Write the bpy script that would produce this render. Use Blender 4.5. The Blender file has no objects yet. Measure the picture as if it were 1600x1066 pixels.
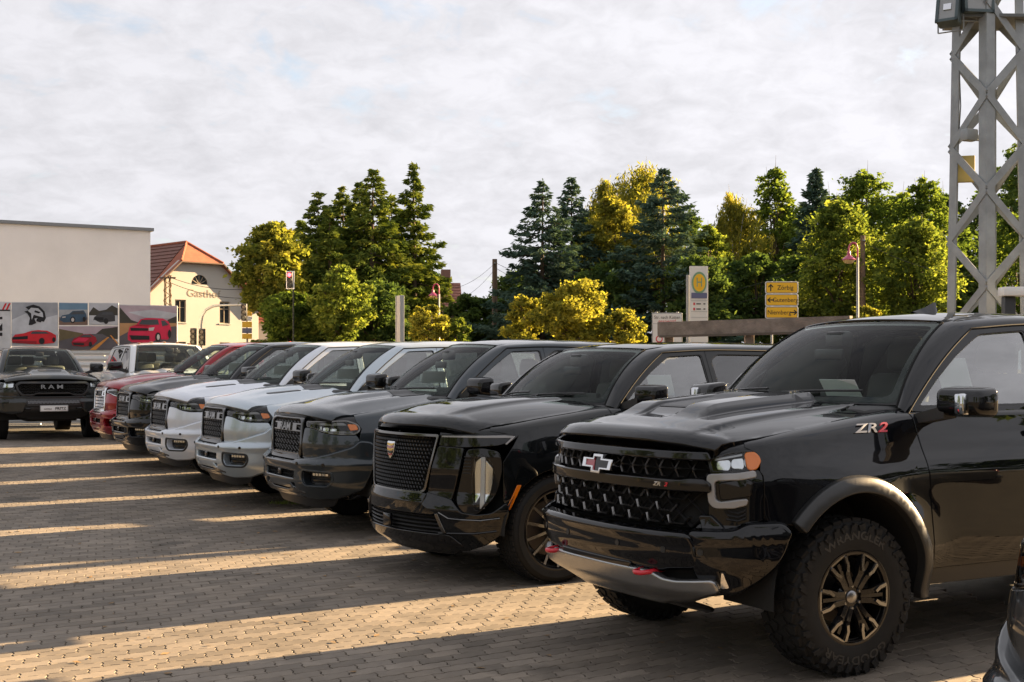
import bpy, bmesh, math, random
import numpy as np
from mathutils import Vector, Matrix

# ------------------------------------------------------------------ camera, sky, sun, exposure
SC = bpy.context.scene
COL = SC.collection
CAM_H = 1.667
cam_d = bpy.data.cameras.new('camera')
cam = bpy.data.objects.new('camera', cam_d); COL.objects.link(cam)
cam.location = (0, 0, CAM_H); cam.rotation_euler = (math.radians(90), 0, 0)
cam_d.sensor_width = 36.0; cam_d.lens = 2000/1600*36.0
cam_d.shift_y = (574.3-533)/1600.0
cam_d.clip_end = 3000
SC.camera = cam
SUN_AZ = math.radians(32.3)      # direction towards the sun, from +X towards +Y
SUN_EL = math.radians(17.0)
sun_dir = Vector((math.cos(SUN_AZ)*math.cos(SUN_EL), math.sin(SUN_AZ)*math.cos(SUN_EL), math.sin(SUN_EL)))
sd = bpy.data.lights.new('sun', 'SUN'); sd.energy = 5.0; sd.angle = math.radians(0.55); sd.color = (1.0, 0.70, 0.38)
so = bpy.data.objects.new('sun', sd); COL.objects.link(so)
so.rotation_euler = (-sun_dir).to_track_quat('-Z', 'Y').to_euler(); so.location = (40, 20, 30)

W = bpy.data.worlds.new('World'); SC.world = W; W.use_nodes = True
def build_world():
    nt = W.node_tree; N = nt.nodes; Lk = nt.links; N.clear()
    out = N.new('ShaderNodeOutputWorld'); bg = N.new('ShaderNodeBackground')
    sky = N.new('ShaderNodeTexSky'); sky.sky_type = 'NISHITA'; sky.sun_disc = False
    sky.sun_elevation = SUN_EL; sky.sun_rotation = math.pi/2 - SUN_AZ
    sky.air_density = 1.0; sky.dust_density = 1.5; sky.ozone_density = 1.0
    tc = N.new('ShaderNodeTexCoord'); sep = N.new('ShaderNodeSeparateXYZ'); Lk.new(tc.outputs['Generated'], sep.inputs[0])
    zc = N.new('ShaderNodeMath'); zc.operation = 'MAXIMUM'; zc.inputs[1].default_value = 0.0; Lk.new(sep.outputs['Z'], zc.inputs[0])
    za = N.new('ShaderNodeMath'); za.operation = 'ADD'; za.inputs[1].default_value = 0.34; Lk.new(zc.outputs[0], za.inputs[0])
    dv = N.new('ShaderNodeVectorMath'); dv.operation = 'DIVIDE'
    cz = N.new('ShaderNodeCombineXYZ')
    for i in range(3): Lk.new(za.outputs[0], cz.inputs[i])
    Lk.new(tc.outputs['Generated'], dv.inputs[0]); Lk.new(cz.outputs[0], dv.inputs[1])
    flat = N.new('ShaderNodeVectorMath'); flat.operation = 'MULTIPLY'; flat.inputs[1].default_value = (1, 1, 0)
    Lk.new(dv.outputs[0], flat.inputs[0])
    def noise(scale, detail, rough, dist, off):
        ad = N.new('ShaderNodeVectorMath'); ad.operation = 'ADD'; ad.inputs[1].default_value = off; Lk.new(flat.outputs[0], ad.inputs[0])
        n = N.new('ShaderNodeTexNoise'); n.inputs['Scale'].default_value = scale; n.inputs['Detail'].default_value = detail
        n.inputs['Roughness'].default_value = rough; n.inputs['Distortion'].default_value = dist
        Lk.new(ad.outputs[0], n.inputs['Vector']); return n.outputs['Fac']
    def ramp(inp, stops):
        r = N.new('ShaderNodeValToRGB'); Lk.new(inp, r.inputs[0])
        e = r.color_ramp.elements
        e[0].position, e[0].color = stops[0][0], (*[stops[0][1]]*3, 1); e[1].position, e[1].color = stops[1][0], (*[stops[1][1]]*3, 1)
        return r.outputs[0]
    big = noise(1.5, 6, .55, .3, (3.1, 1.7, 0)); fine = noise(8.5, 8, .58, .35, (1.3, 5.2, 0)); puff = noise(4.0, 7, .55, .3, (7.7, 2.2, 0))
    def math2(op, a, b):
        m = N.new('ShaderNodeMath'); m.operation = op
        for i, v in enumerate((a, b)):
            if isinstance(v, (int, float)): m.inputs[i].default_value = v
            else: Lk.new(v, m.inputs[i])
        return m.outputs[0]
    mix0 = math2('ADD', math2('MULTIPLY', big, .40), math2('MULTIPLY', fine, .60))
    cover = ramp(mix0, [(.325, .35), (.45, 1)])
    # cloud brightness: thicker parts greyer, thin parts white; a little brighter towards the sun
    rip = noise(22.0, 6, .58, .6, (4.4, 8.1, 0))
    tone = math2('ADD', math2('MULTIPLY', puff, .34), math2('ADD', math2('MULTIPLY', fine, .40), math2('MULTIPLY', rip, .26)))
    shade = ramp(tone, [(.40, .82), (.57, 1.0)])
    dt = N.new('ShaderNodeVectorMath'); dt.operation = 'DOT_PRODUCT'; dt.inputs[1].default_value = tuple(sun_dir)
    Lk.new(tc.outputs['Generated'], dt.inputs[0])
    glow = math2('ADD', math2('MULTIPLY', math2('MAXIMUM', dt.outputs['Value'], 0.0), .22), .90)
    lum = math2('MULTIPLY', shade, glow)
    ccol = N.new('ShaderNodeVectorMath'); ccol.operation = 'SCALE'; ccol.inputs[0].default_value = CLOUD
    Lk.new(lum, ccol.inputs['Scale'])
    dim = N.new('ShaderNodeVectorMath'); dim.operation = 'SCALE'; dim.inputs['Scale'].default_value = .80; Lk.new(sky.outputs[0], dim.inputs[0])
    mx = N.new('ShaderNodeMix'); mx.data_type = 'RGBA'
    Lk.new(cover, mx.inputs[0]); Lk.new(dim.outputs[0], mx.inputs[6]); Lk.new(ccol.outputs[0], mx.inputs[7])
    Lk.new(mx.outputs[2], bg.inputs['Color']); bg.inputs['Strength'].default_value = 0.05
    Lk.new(bg.outputs[0], out.inputs['Surface'])
CLOUD = (2.90, 2.87, 3.02)
build_world()
SC.view_settings.view_transform = 'Standard'; SC.view_settings.look = 'None'
SC.view_settings.gamma = 1.0; SC.view_settings.use_curve_mapping = False
SC.view_settings.exposure = 2.66
SC.cycles.use_denoising = True
SC.cycles.transparent_max_bounces = 24
SC.cycles.max_bounces = 10
random.seed(5); RNG = np.random.default_rng(5)

# ------------------------------------------------------------------ materials
MATS = {}
def mat(name, color=(.5, .5, .5), rough=.5, metal=0.0, coat=0.0, coat_rough=.04, spec=.5, emis=None, emis_s=0.0, var=0.0, vscale=8.0, bump=0.0, bscale=60.0, rvar=0.0, sheen=0.0, coord='Object'):
    if name in MATS: return MATS[name]
    m = bpy.data.materials.new(name); m.use_nodes = True; nt = m.node_tree
    b = nt.nodes['Principled BSDF']; b.inputs['Base Color'].default_value = (*color, 1); b.inputs['Roughness'].default_value = rough
    b.inputs['Metallic'].default_value = metal; b.inputs['Coat Weight'].default_value = coat; b.inputs['Coat Roughness'].default_value = coat_rough
    b.inputs['Specular IOR Level'].default_value = spec
    if emis: b.inputs['Emission Color'].default_value = (*emis, 1); b.inputs['Emission Strength'].default_value = emis_s
    if var or bump or rvar:
        tc = nt.nodes.new('ShaderNodeTexCoord')
    if var or rvar:
        n = nt.nodes.new('ShaderNodeTexNoise'); n.inputs['Scale'].default_value = vscale; n.inputs['Detail'].default_value = 6; n.inputs['Roughness'].default_value = .6
        nt.links.new(tc.outputs[coord], n.inputs['Vector'])
    if var:
        mr = nt.nodes.new('ShaderNodeMapRange'); mr.inputs[1].default_value = .25; mr.inputs[2].default_value = .75
        mr.inputs[3].default_value = 1-var; mr.inputs[4].default_value = 1+var; nt.links.new(n.outputs['Fac'], mr.inputs[0])
        sc = nt.nodes.new('ShaderNodeVectorMath'); sc.operation = 'SCALE'; sc.inputs[0].default_value = color
        nt.links.new(mr.outputs[0], sc.inputs['Scale']); nt.links.new(sc.outputs[0], b.inputs['Base Color'])
    if rvar:
        mr = nt.nodes.new('ShaderNodeMapRange'); mr.inputs[1].default_value = .3; mr.inputs[2].default_value = .7
        mr.inputs[3].default_value = rough; mr.inputs[4].default_value = rough+rvar; nt.links.new(n.outputs['Fac'], mr.inputs[0])
        nt.links.new(mr.outputs[0], b.inputs['Coat Roughness' if coat else 'Roughness'])
        if coat: mr.inputs[3].default_value = coat_rough; mr.inputs[4].default_value = coat_rough+rvar
    if bump:
        n2 = nt.nodes.new('ShaderNodeTexNoise'); n2.inputs['Scale'].default_value = bscale; n2.inputs['Detail'].default_value = 5
        nt.links.new(tc.outputs[coord], n2.inputs['Vector'])
        bp = nt.nodes.new('ShaderNodeBump'); bp.inputs['Strength'].default_value = bump; bp.inputs['Distance'].default_value = .02
        nt.links.new(n2.outputs['Fac'], bp.inputs['Height']); nt.links.new(bp.outputs[0], b.inputs['Normal'])
    MATS[name] = m; return m
def glass_mat(name, tint, refl_rough=.01, ior=1.5, boost=1.0):
    if name in MATS: return MATS[name]
    m = bpy.data.materials.new(name); m.use_nodes = True; nt = m.node_tree; N = nt.nodes; N.clear()
    o = N.new('ShaderNodeOutputMaterial'); tr = N.new('ShaderNodeBsdfTransparent'); tr.inputs[0].default_value = (*tint, 1)
    gl = N.new('ShaderNodeBsdfGlossy'); gl.inputs['Roughness'].default_value = refl_rough; gl.inputs[0].default_value = (1, 1, 1, 1)
    fr = N.new('ShaderNodeFresnel'); fr.inputs[0].default_value = ior
    mu = N.new('ShaderNodeMath'); mu.operation = 'MULTIPLY'; mu.use_clamp = True; mu.inputs[1].default_value = boost; nt.links.new(fr.outputs[0], mu.inputs[0])
    mx = N.new('ShaderNodeMixShader'); nt.links.new(mu.outputs[0], mx.inputs[0]); nt.links.new(tr.outputs[0], mx.inputs[1]); nt.links.new(gl.outputs[0], mx.inputs[2])
    nt.links.new(mx.outputs[0], o.inputs[0]); MATS[name] = m; return m
def paint(name, color, metal=.35, rough=.32):
    return mat('paint_'+name, color, rough, metal, coat=1.0, coat_rough=.006, rvar=.02, vscale=3.0, spec=.0)
PLACEHOLDER = paint('body', (.02, .022, .025))
M_GLASS = glass_mat('window_glass', (.84, .92, .88), boost=.36)
M_SIDE = glass_mat('side_glass', (.70, .78, .75), boost=5.0)
M_PRIV = glass_mat('privacy_glass', (.30, .33, .32), boost=2.6)
M_LENS = glass_mat('lens_clear', (.93, .95, .95), boost=1.0)
M_BLK = mat('black_plastic', (.018, .018, .019), .45, bump=.04, bscale=300)
M_BLKG = mat('black_gloss', (.006, .006, .007), .06)
M_VOID = mat('dark_void', (.004, .004, .004), .9)
M_LINER = mat('wheel_liner', (.012, .012, .012), .9)
M_RUB = mat('tyre_rubber', (.012, .012, .012), .75, spec=.25, var=.25, vscale=9, bump=.06, bscale=140)
M_CHROME = mat('chrome', (.75, .76, .78), .10, 1.0)
M_SATIN = mat('satin_metal', (.30, .30, .31), .30, 1.0)
M_DKCHR = mat('dark_chrome', (.16, .155, .15), .16, 1.0)
M_ALU = mat('machined_alloy', (.30, .30, .30), .22, 1.0)
M_SKID = mat('skid_silver', (.36, .365, .37), .26, .9, var=.06, vscale=20)
M_FLARE = mat('flare_plastic', (.024, .025, .026), .36, bump=.05, bscale=250)
M_RED = mat('red_hook', (.62, .012, .03), .35, coat=.6)
M_AMBER = mat('amber_lens', (.62, .16, .008), .12, coat=.8)
M_LAMP = mat('lamp_reflector', (.66, .67, .69), .10, 1.0)
M_DRL = mat('drl_white', (.26, .255, .255), .2, coat=.8)
M_SEAT = mat('seat_cloth', (.11, .107, .10), .7)
M_DASH = mat('dashboard', (.045, .045, .046), .65)
M_PAPER = mat('paper_sheet', (.72, .74, .72), .8)
M_WHITE = mat('white_gloss', (.78, .78, .77), .35)

# ------------------------------------------------------------------ mesh helpers
def link(o, parent=None):
    COL.objects.link(o)
    if parent is not None: o.parent = parent
    return o
def empty(name, parent=None, loc=(0, 0, 0), rz=0):
    o = bpy.data.objects.new(name, None); o.empty_display_size = .2; o.location = loc; o.rotation_euler = (0, 0, rz)
    return link(o, parent)
def tag(o, label=None, cat=None, group=None, kind=None):
    if label: o['label'] = label
    if cat: o['category'] = cat
    if group: o['group'] = group
    if kind: o['kind'] = kind
    return o
def mobj(name, me, m, parent=None):
    if m is not None and len(me.materials) == 0: me.materials.append(m)
    return link(bpy.data.objects.new(name, me), parent)
def pymesh(name, v, f, smooth=False, sharp=None):
    me = bpy.data.meshes.new(name); me.from_pydata([tuple(map(float, p)) for p in v], [], f); me.validate(clean_customdata=False)
    if smooth:
        me.shade_smooth()
        if sharp: me.set_sharp_from_angle(angle=math.radians(sharp))
    return me
def gridmesh(name, P, m, parent=None, closed_u=False, closed_v=False, sharp=50):
    P = np.asarray(P, float); nu, nv = P.shape[:2]; f = []
    for i in range(nu if closed_u else nu-1):
        for j in range(nv if closed_v else nv-1):
            a, b = i, (i+1) % nu; c, d = j, (j+1) % nv
            f.append((a*nv+c, b*nv+c, b*nv+d, a*nv+d))
    me = pymesh(name, P.reshape(-1, 3), f, True, sharp)
    bm = bmesh.new(); bm.from_mesh(me); bmesh.ops.recalc_face_normals(bm, faces=bm.faces[:]); bm.to_mesh(me); bm.free()
    return mobj(name, me, m, parent)
class MB:
    """collects primitives into one mesh"""
    def __init__(s): s.v = []; s.f = []
    def add(s, v, f):
        o = len(s.v); s.v += [tuple(p) for p in v]; s.f += [tuple(i+o for i in q) for q in f]; return s
    def box(s, c, d, R=None):
        v = [Vector((sx*d[0]/2, sy*d[1]/2, sz*d[2]/2)) for sx in (-1, 1) for sy in (-1, 1) for sz in (-1, 1)]
        if R is not None: v = [R @ p for p in v]
        v = [p+Vector(c) for p in v]
        return s.add(v, [(0, 1, 3, 2), (4, 6, 7, 5), (0, 4, 5, 1), (2, 3, 7, 6), (0, 2, 6, 4), (1, 5, 7, 3)])
    def cbox(s, c, d, b=.01, R=None):
        """box with chamfered edges"""
        bm = bmesh.new(); bmesh.ops.create_cube(bm, size=1.0)
        for v in bm.verts: v.co = Vector((v.co.x*d[0], v.co.y*d[1], v.co.z*d[2]))
        bmesh.ops.bevel(bm, geom=bm.edges[:], offset=b, segments=2, affect='EDGES', profile=.5)
        bm.verts.index_update()
        v = [(R @ x.co if R is not None else x.co)+Vector(c) for x in bm.verts]; f = [[q.index for q in fc.verts] for fc in bm.faces]; bm.free()
        return s.add(v, f)
    def bar(s, a, b, w, h=None, up=(0, 0, 1)):
        a = Vector(a); b = Vector(b); d = b-a; h = w if h is None else h
        z = d.normalized(); u = Vector(up)
        if abs(z.dot(u)) > .98: u = Vector((1, 0, 0))
        x = u.cross(z).normalized(); y = z.cross(x)
        v = [p+x*sx*w/2+y*sy*h/2 for p in (a, b) for sx, sy in ((-1, -1), (1, -1), (1, 1), (-1, 1))]
        return s.add(v, [(0, 3, 2, 1), (4, 5, 6, 7), (0, 1, 5, 4), (1, 2, 6, 5), (2, 3, 7, 6), (3, 0, 4, 7)])
    def tube(s, pts, r, n=8, caps=True):
        pts = [Vector(p) for p in pts]; rr = r if hasattr(r, '__len__') else [r]*len(pts); rings = []
        pu = None
        for i, p in enumerate(pts):
            t = (pts[min(i+1, len(pts)-1)]-pts[max(i-1, 0)]).normalized()
            u = pu if pu is not None else (Vector((0, 0, 1)) if abs(t.z) < .9 else Vector((1, 0, 0)))
            x = (u-t*u.dot(t)).normalized(); y = t.cross(x); pu = x
            rings.append([p+(x*math.cos(a)+y*math.sin(a))*rr[i] for a in [2*math.pi*k/n for k in range(n)]])
        v = [q for rg in rings for q in rg]; f = []
        for i in range(len(pts)-1):
            for k in range(n): f.append((i*n+k, i*n+(k+1) % n, (i+1)*n+(k+1) % n, (i+1)*n+k))
        if caps: f.append(tuple(range(n))[::-1]); f.append(tuple((len(pts)-1)*n+k for k in range(n)))
        return s.add(v, f)
    def lathe_y(s, prof, n=48, c=(0, 0, 0)):
        """prof: list of (r, y) revolved about the y axis"""
        v = []; f = []; m = len(prof)
        for k in range(n):
            a = 2*math.pi*k/n
            for r, y in prof: v.append((c[0]+r*math.sin(a), c[1]+y, c[2]+r*math.cos(a)))
        for k in range(n):
            for j in range(m-1): f.append((k*m+j, k*m+j+1, ((k+1) % n)*m+j+1, ((k+1) % n)*m+j))
        return s.add(v, f)
    def lathe_z(s, prof, n=24, c=(0, 0, 0)):
        v = []; f = []; m = len(prof)
        for k in range(n):
            a = 2*math.pi*k/n
            for r, z in prof: v.append((c[0]+r*math.cos(a), c[1]+r*math.sin(a), c[2]+z))
        for k in range(n):
            for j in range(m-1): f.append((k*m+j, ((k+1) % n)*m+j, ((k+1) % n)*m+j+1, k*m+j+1))
        return s.add(v, f)
    def poly(s, pts, t, axis=(0, 0, 1)):
        """prism: outline pts (3D, planar) extruded by t along axis"""
        ax = Vector(axis); n = len(pts); a = [Vector(p) for p in pts]; b = [p+ax*t for p in a]
        return s.add(a+b, [tuple(range(n))[::-1], tuple(range(n, 2*n))]+[(i, (i+1) % n, n+(i+1) % n, n+i) for i in range(n)])
    def build(s, name, m, parent=None, smooth=None, recalc=True):
        me = pymesh(name, s.v, s.f)
        if recalc:
            bm = bmesh.new(); bm.from_mesh(me); bmesh.ops.recalc_face_normals(bm, faces=bm.faces[:]); bm.to_mesh(me); bm.free()
        if smooth: me.shade_smooth(); me.set_sharp_from_angle(angle=math.radians(smooth))
        return mobj(name, me, m, parent)

def ss(a, b, x):
    t = np.clip((np.asarray(x, float)-a)/(b-a), 0, 1); return t*t*(3-2*t)
def spl(pts):
    """monotone cubic through (x, y) points, vectorised, flat outside"""
    pts = sorted(pts); xs = np.array([p[0] for p in pts], float); ys = np.array([p[1] for p in pts], float)
    h = np.diff(xs); d = np.diff(ys)/h; m = np.zeros(len(xs)); m[0] = d[0]; m[-1] = d[-1]
    for i in range(1, len(xs)-1):
        if d[i-1]*d[i] > 0:
            w1 = 2*h[i]+h[i-1]; w2 = h[i]+2*h[i-1]; m[i] = (w1+w2)/(w1/d[i-1]+w2/d[i])
    def f(x):
        x = np.clip(np.asarray(x, float), xs[0], xs[-1]); i = np.clip(np.searchsorted(xs, x, side='right')-1, 0, len(h)-1)
        t = (x-xs[i])/h[i]; t2 = t*t; t3 = t2*t
        return (2*t3-3*t2+1)*ys[i]+(t3-2*t2+t)*h[i]*m[i]+(-2*t3+3*t2)*ys[i+1]+(t3-t2)*h[i]*m[i+1]
    return f
def rounded(poly, r=.03, n=5):
    """fillet the corners of a polygon; r a number or a list, a point may be (u, v, r)"""
    out = []; N = len(poly)
    for i in range(N):
        p = np.array(poly[i][:2], float); a = np.array(poly[i-1][:2], float); b = np.array(poly[(i+1) % N][:2], float)
        ri = poly[i][2] if len(poly[i]) > 2 else r
        da = a-p; db = b-p; la = np.linalg.norm(da); lb = np.linalg.norm(db)
        k = min(ri, la*.45, lb*.45)
        if k < 1e-4: out.append(tuple(p)); continue
        s = p+da/la*k; e = p+db/lb*k
        for j in range(n+1):
            t = j/n; out.append(tuple((1-t)**2*s+2*t*(1-t)*p+t*t*e))
    res = [out[0]]
    for q in out[1:]:
        if math.hypot(q[0]-res[-1][0], q[1]-res[-1][1]) > 5e-4: res.append(q)
    if math.hypot(res[0][0]-res[-1][0], res[0][1]-res[-1][1]) < 5e-4: res.pop()
    return res
def flat2d(outline, holes, du, dv):
    bm = bmesh.new()
    for lp in [outline]+list(holes):
        vs = [bm.verts.new((float(p[0]), float(p[1]), 0)) for p in lp]
        for i in range(len(vs)): bm.edges.new((vs[i], vs[(i+1) % len(vs)]))
    bmesh.ops.triangle_fill(bm, use_beauty=True, use_dissolve=False, edges=bm.edges[:], normal=(0, 0, 1))
    us = [p[0] for p in outline]; vs_ = [p[1] for p in outline]
    for k, (lo, hi, st) in enumerate(((min(us), max(us), du), (min(vs_), max(vs_), dv))):
        if not st: continue
        n = int((hi-lo)/st)
        for i in range(1, n+1):
            c = lo+(hi-lo)*i/(n+1); co = (c, 0, 0) if k == 0 else (0, c, 0); no = (1, 0, 0) if k == 0 else (0, 1, 0)
            bmesh.ops.bisect_plane(bm, geom=bm.verts[:]+bm.edges[:]+bm.faces[:], dist=8e-4, plane_co=co, plane_no=no)
    bmesh.ops.triangulate(bm, faces=[f for f in bm.faces if len(f.verts) > 4])
    bm.verts.index_update()
    V = np.array([v.co[:2] for v in bm.verts], float).reshape(-1, 2); F = [[v.index for v in f.verts] for f in bm.faces]
    B = []
    for e in bm.edges:
        if len(e.link_faces) == 1:
            c = e.link_faces[0].calc_center_median(); a, b = e.verts
            B.append((a.index, b.index, (c.x, c.y)))
    bm.free(); return V, F, B
def patch(name, outline, mp, m, parent=None, holes=(), du=.06, dv=.06, t=.02, c=.004, d=0.0):
    """a panel: 2-D outline with holes, laid on the surface mp(u, v, d) with a rounded edge and a flange of depth t"""
    V, F, B = flat2d(outline, holes, du, dv); n = len(V)
    dd = (lambda u, v: np.full(len(u), float(d))) if not callable(d) else d
    def P3(uv, off=0.0): return mp(uv[:, 0], uv[:, 1], dd(uv[:, 0], uv[:, 1])+off)
    P = P3(V); e = 2e-3
    Tu = P3(V+[e, 0])-P3(V-[e, 0]); Tv = P3(V+[0, e])-P3(V-[0, e]); Nn = np.cross(Tu, Tv)
    ln = np.linalg.norm(Nn, axis=1, keepdims=True); Nn = Nn/np.maximum(ln, 1e-12)
    out = P3(V, .01)-P; Nn = Nn*np.where((Nn*out).sum(1, keepdims=True) < 0, -1, 1)
    F2 = []
    for f in F:
        a, b, c3 = P[f[0]], P[f[1]], P[f[2]]
        nf = np.cross(b-a, c3-a)
        F2.append(f[::-1] if nf @ (Nn[f[0]]+Nn[f[1]]+Nn[f[2]]) < 0 else f)
    acc = {}
    for a, b, cc in B:
        pa, pb = V[a], V[b]; q = np.array([pb[1]-pa[1], -(pb[0]-pa[0])]); L = np.linalg.norm(q)
        if L < 1e-9: continue
        q = q/L
        if q @ (np.array(cc)-(pa+pb)/2) > 0: q = -q
        for i in (a, b): acc.setdefault(i, []).append(q)
    ids = sorted(acc); pos = {i: k for k, i in enumerate(ids)}; O = np.array([np.sum(acc[i], 0) for i in ids])
    O = O/np.maximum(np.linalg.norm(O, axis=1, keepdims=True), 1e-6)
    VB = V[ids]; R1 = P3(VB+O*c, -c); R2 = P3(VB+O*c, -t)
    S = R1-P3(VB, -c); S = S/np.maximum(np.linalg.norm(S, axis=1, keepdims=True), 1e-9)
    allv = np.vstack([P, R1, R2]); faces = list(F2); ln_ = [Nn[i] for f in F2 for i in f]
    nb = len(ids)
    for a, b, cc in B:
        if a not in pos or b not in pos: continue
        ka, kb = pos[a], pos[b]; q1 = [a, b, n+kb, n+ka]; q2 = [n+ka, n+kb, n+nb+kb, n+nb+ka]
        nr = np.cross(allv[q1[1]]-allv[q1[0]], allv[q1[3]]-allv[q1[0]])
        if nr @ (S[ka]+S[kb]+Nn[a]+Nn[b]) < 0:
            q1 = q1[::-1]; q2 = q2[::-1]
        look = {a: Nn[a], b: Nn[b], n+ka: S[ka], n+kb: S[kb], n+nb+ka: S[ka], n+nb+kb: S[kb]}
        faces += [q1, q2]; ln_ += [look[i] for i in q1]+[look[i] for i in q2]
    me = bpy.data.meshes.new(name); me.from_pydata(allv.tolist(), [], faces)
    me.shade_smooth()
    if len(me.loops) == len(ln_): me.normals_split_custom_set([tuple(map(float, x)) for x in ln_])
    return mobj(name, me, m, parent)
def loft(name, curves, m, parent=None, n=6, bulge=None, sharp=60):
    """surface through quadratic arcs: curves = (inner pts, control pts, outer pts)"""
    I, C, O = [np.asarray(c, float) for c in curves]; T = np.linspace(0, 1, n+1)
    P = np.array([[(1-t)**2*I[i]+2*t*(1-t)*C[i]+t*t*O[i] for t in T] for i in range(len(I))])
    return gridmesh(name, P, m, parent, sharp=sharp)
FONTS = {}
def text2d(s, size, bold=False, shear=0.0):
    """filled glyph triangles of the built-in font: verts (N,2), faces, centred"""
    cu = bpy.data.curves.new('t', 'FONT'); cu.body = s; cu.size = size; cu.align_x = 'CENTER'; cu.align_y = 'CENTER'; cu.resolution_u = 3; cu.shear = shear
    if bold: cu.offset = size*.02
    o = bpy.data.objects.new('t', cu); COL.objects.link(o)
    me = bpy.data.meshes.new_from_object(o.evaluated_get(bpy.context.evaluated_depsgraph_get()))
    V = np.array([v.co[:2] for v in me.vertices], float).reshape(-1, 2); F = [list(p.vertices) for p in me.polygons]
    bpy.data.objects.remove(o); bpy.data.curves.remove(cu); bpy.data.meshes.remove(me)
    return V, F
def text_on(name, s, size, mp, m, parent=None, at=(0, 0), h=.006, bold=True, sx=1.0, shear=0.0, flip=False, d=0.0):
    """raised lettering on a surface mp(u, v, d)"""
    V, F = text2d(s, size, bold, shear); V = V*[sx*(-1 if flip else 1), 1]+np.array(at)
    n = len(V); top = mp(V[:, 0], V[:, 1], np.full(n, d+h)); bot = mp(V[:, 0], V[:, 1], np.full(n, d-.002))
    cnt = {}
    for f in F:
        for i in range(len(f)):
            k = (f[i], f[(i+1) % len(f)]); cnt[frozenset(k)] = cnt.get(frozenset(k), [])+[k]
    faces = [list(f) for f in F]+[[n+a, n+b, b, a] for ks in cnt.values() if len(ks) == 1 for a, b in ks]
    me = pymesh(name, np.vstack([top, bot]), faces)
    bm = bmesh.new(); bm.from_mesh(me); bmesh.ops.recalc_face_normals(bm, faces=bm.faces[:]); bm.to_mesh(me); bm.free()
    return mobj(name, me, m, parent)
def copy_tree(o, parent=None, paint_m=None):
    c = o.copy(); COL.objects.link(c); c.parent = parent
    if paint_m is not None and c.type == 'MESH':
        for s in c.material_slots:
            if s.material == PLACEHOLDER: s.link = 'OBJECT'; s.material = paint_m
    for ch in list(o.children): copy_tree(ch, c, paint_m)
    return c
def repaint(o, paint_m):
    if o.type == 'MESH':
        for s in o.material_slots:
            if s.material == PLACEHOLDER: s.link = 'OBJECT'; s.material = paint_m
    for ch in o.children: repaint(ch, paint_m)

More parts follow.
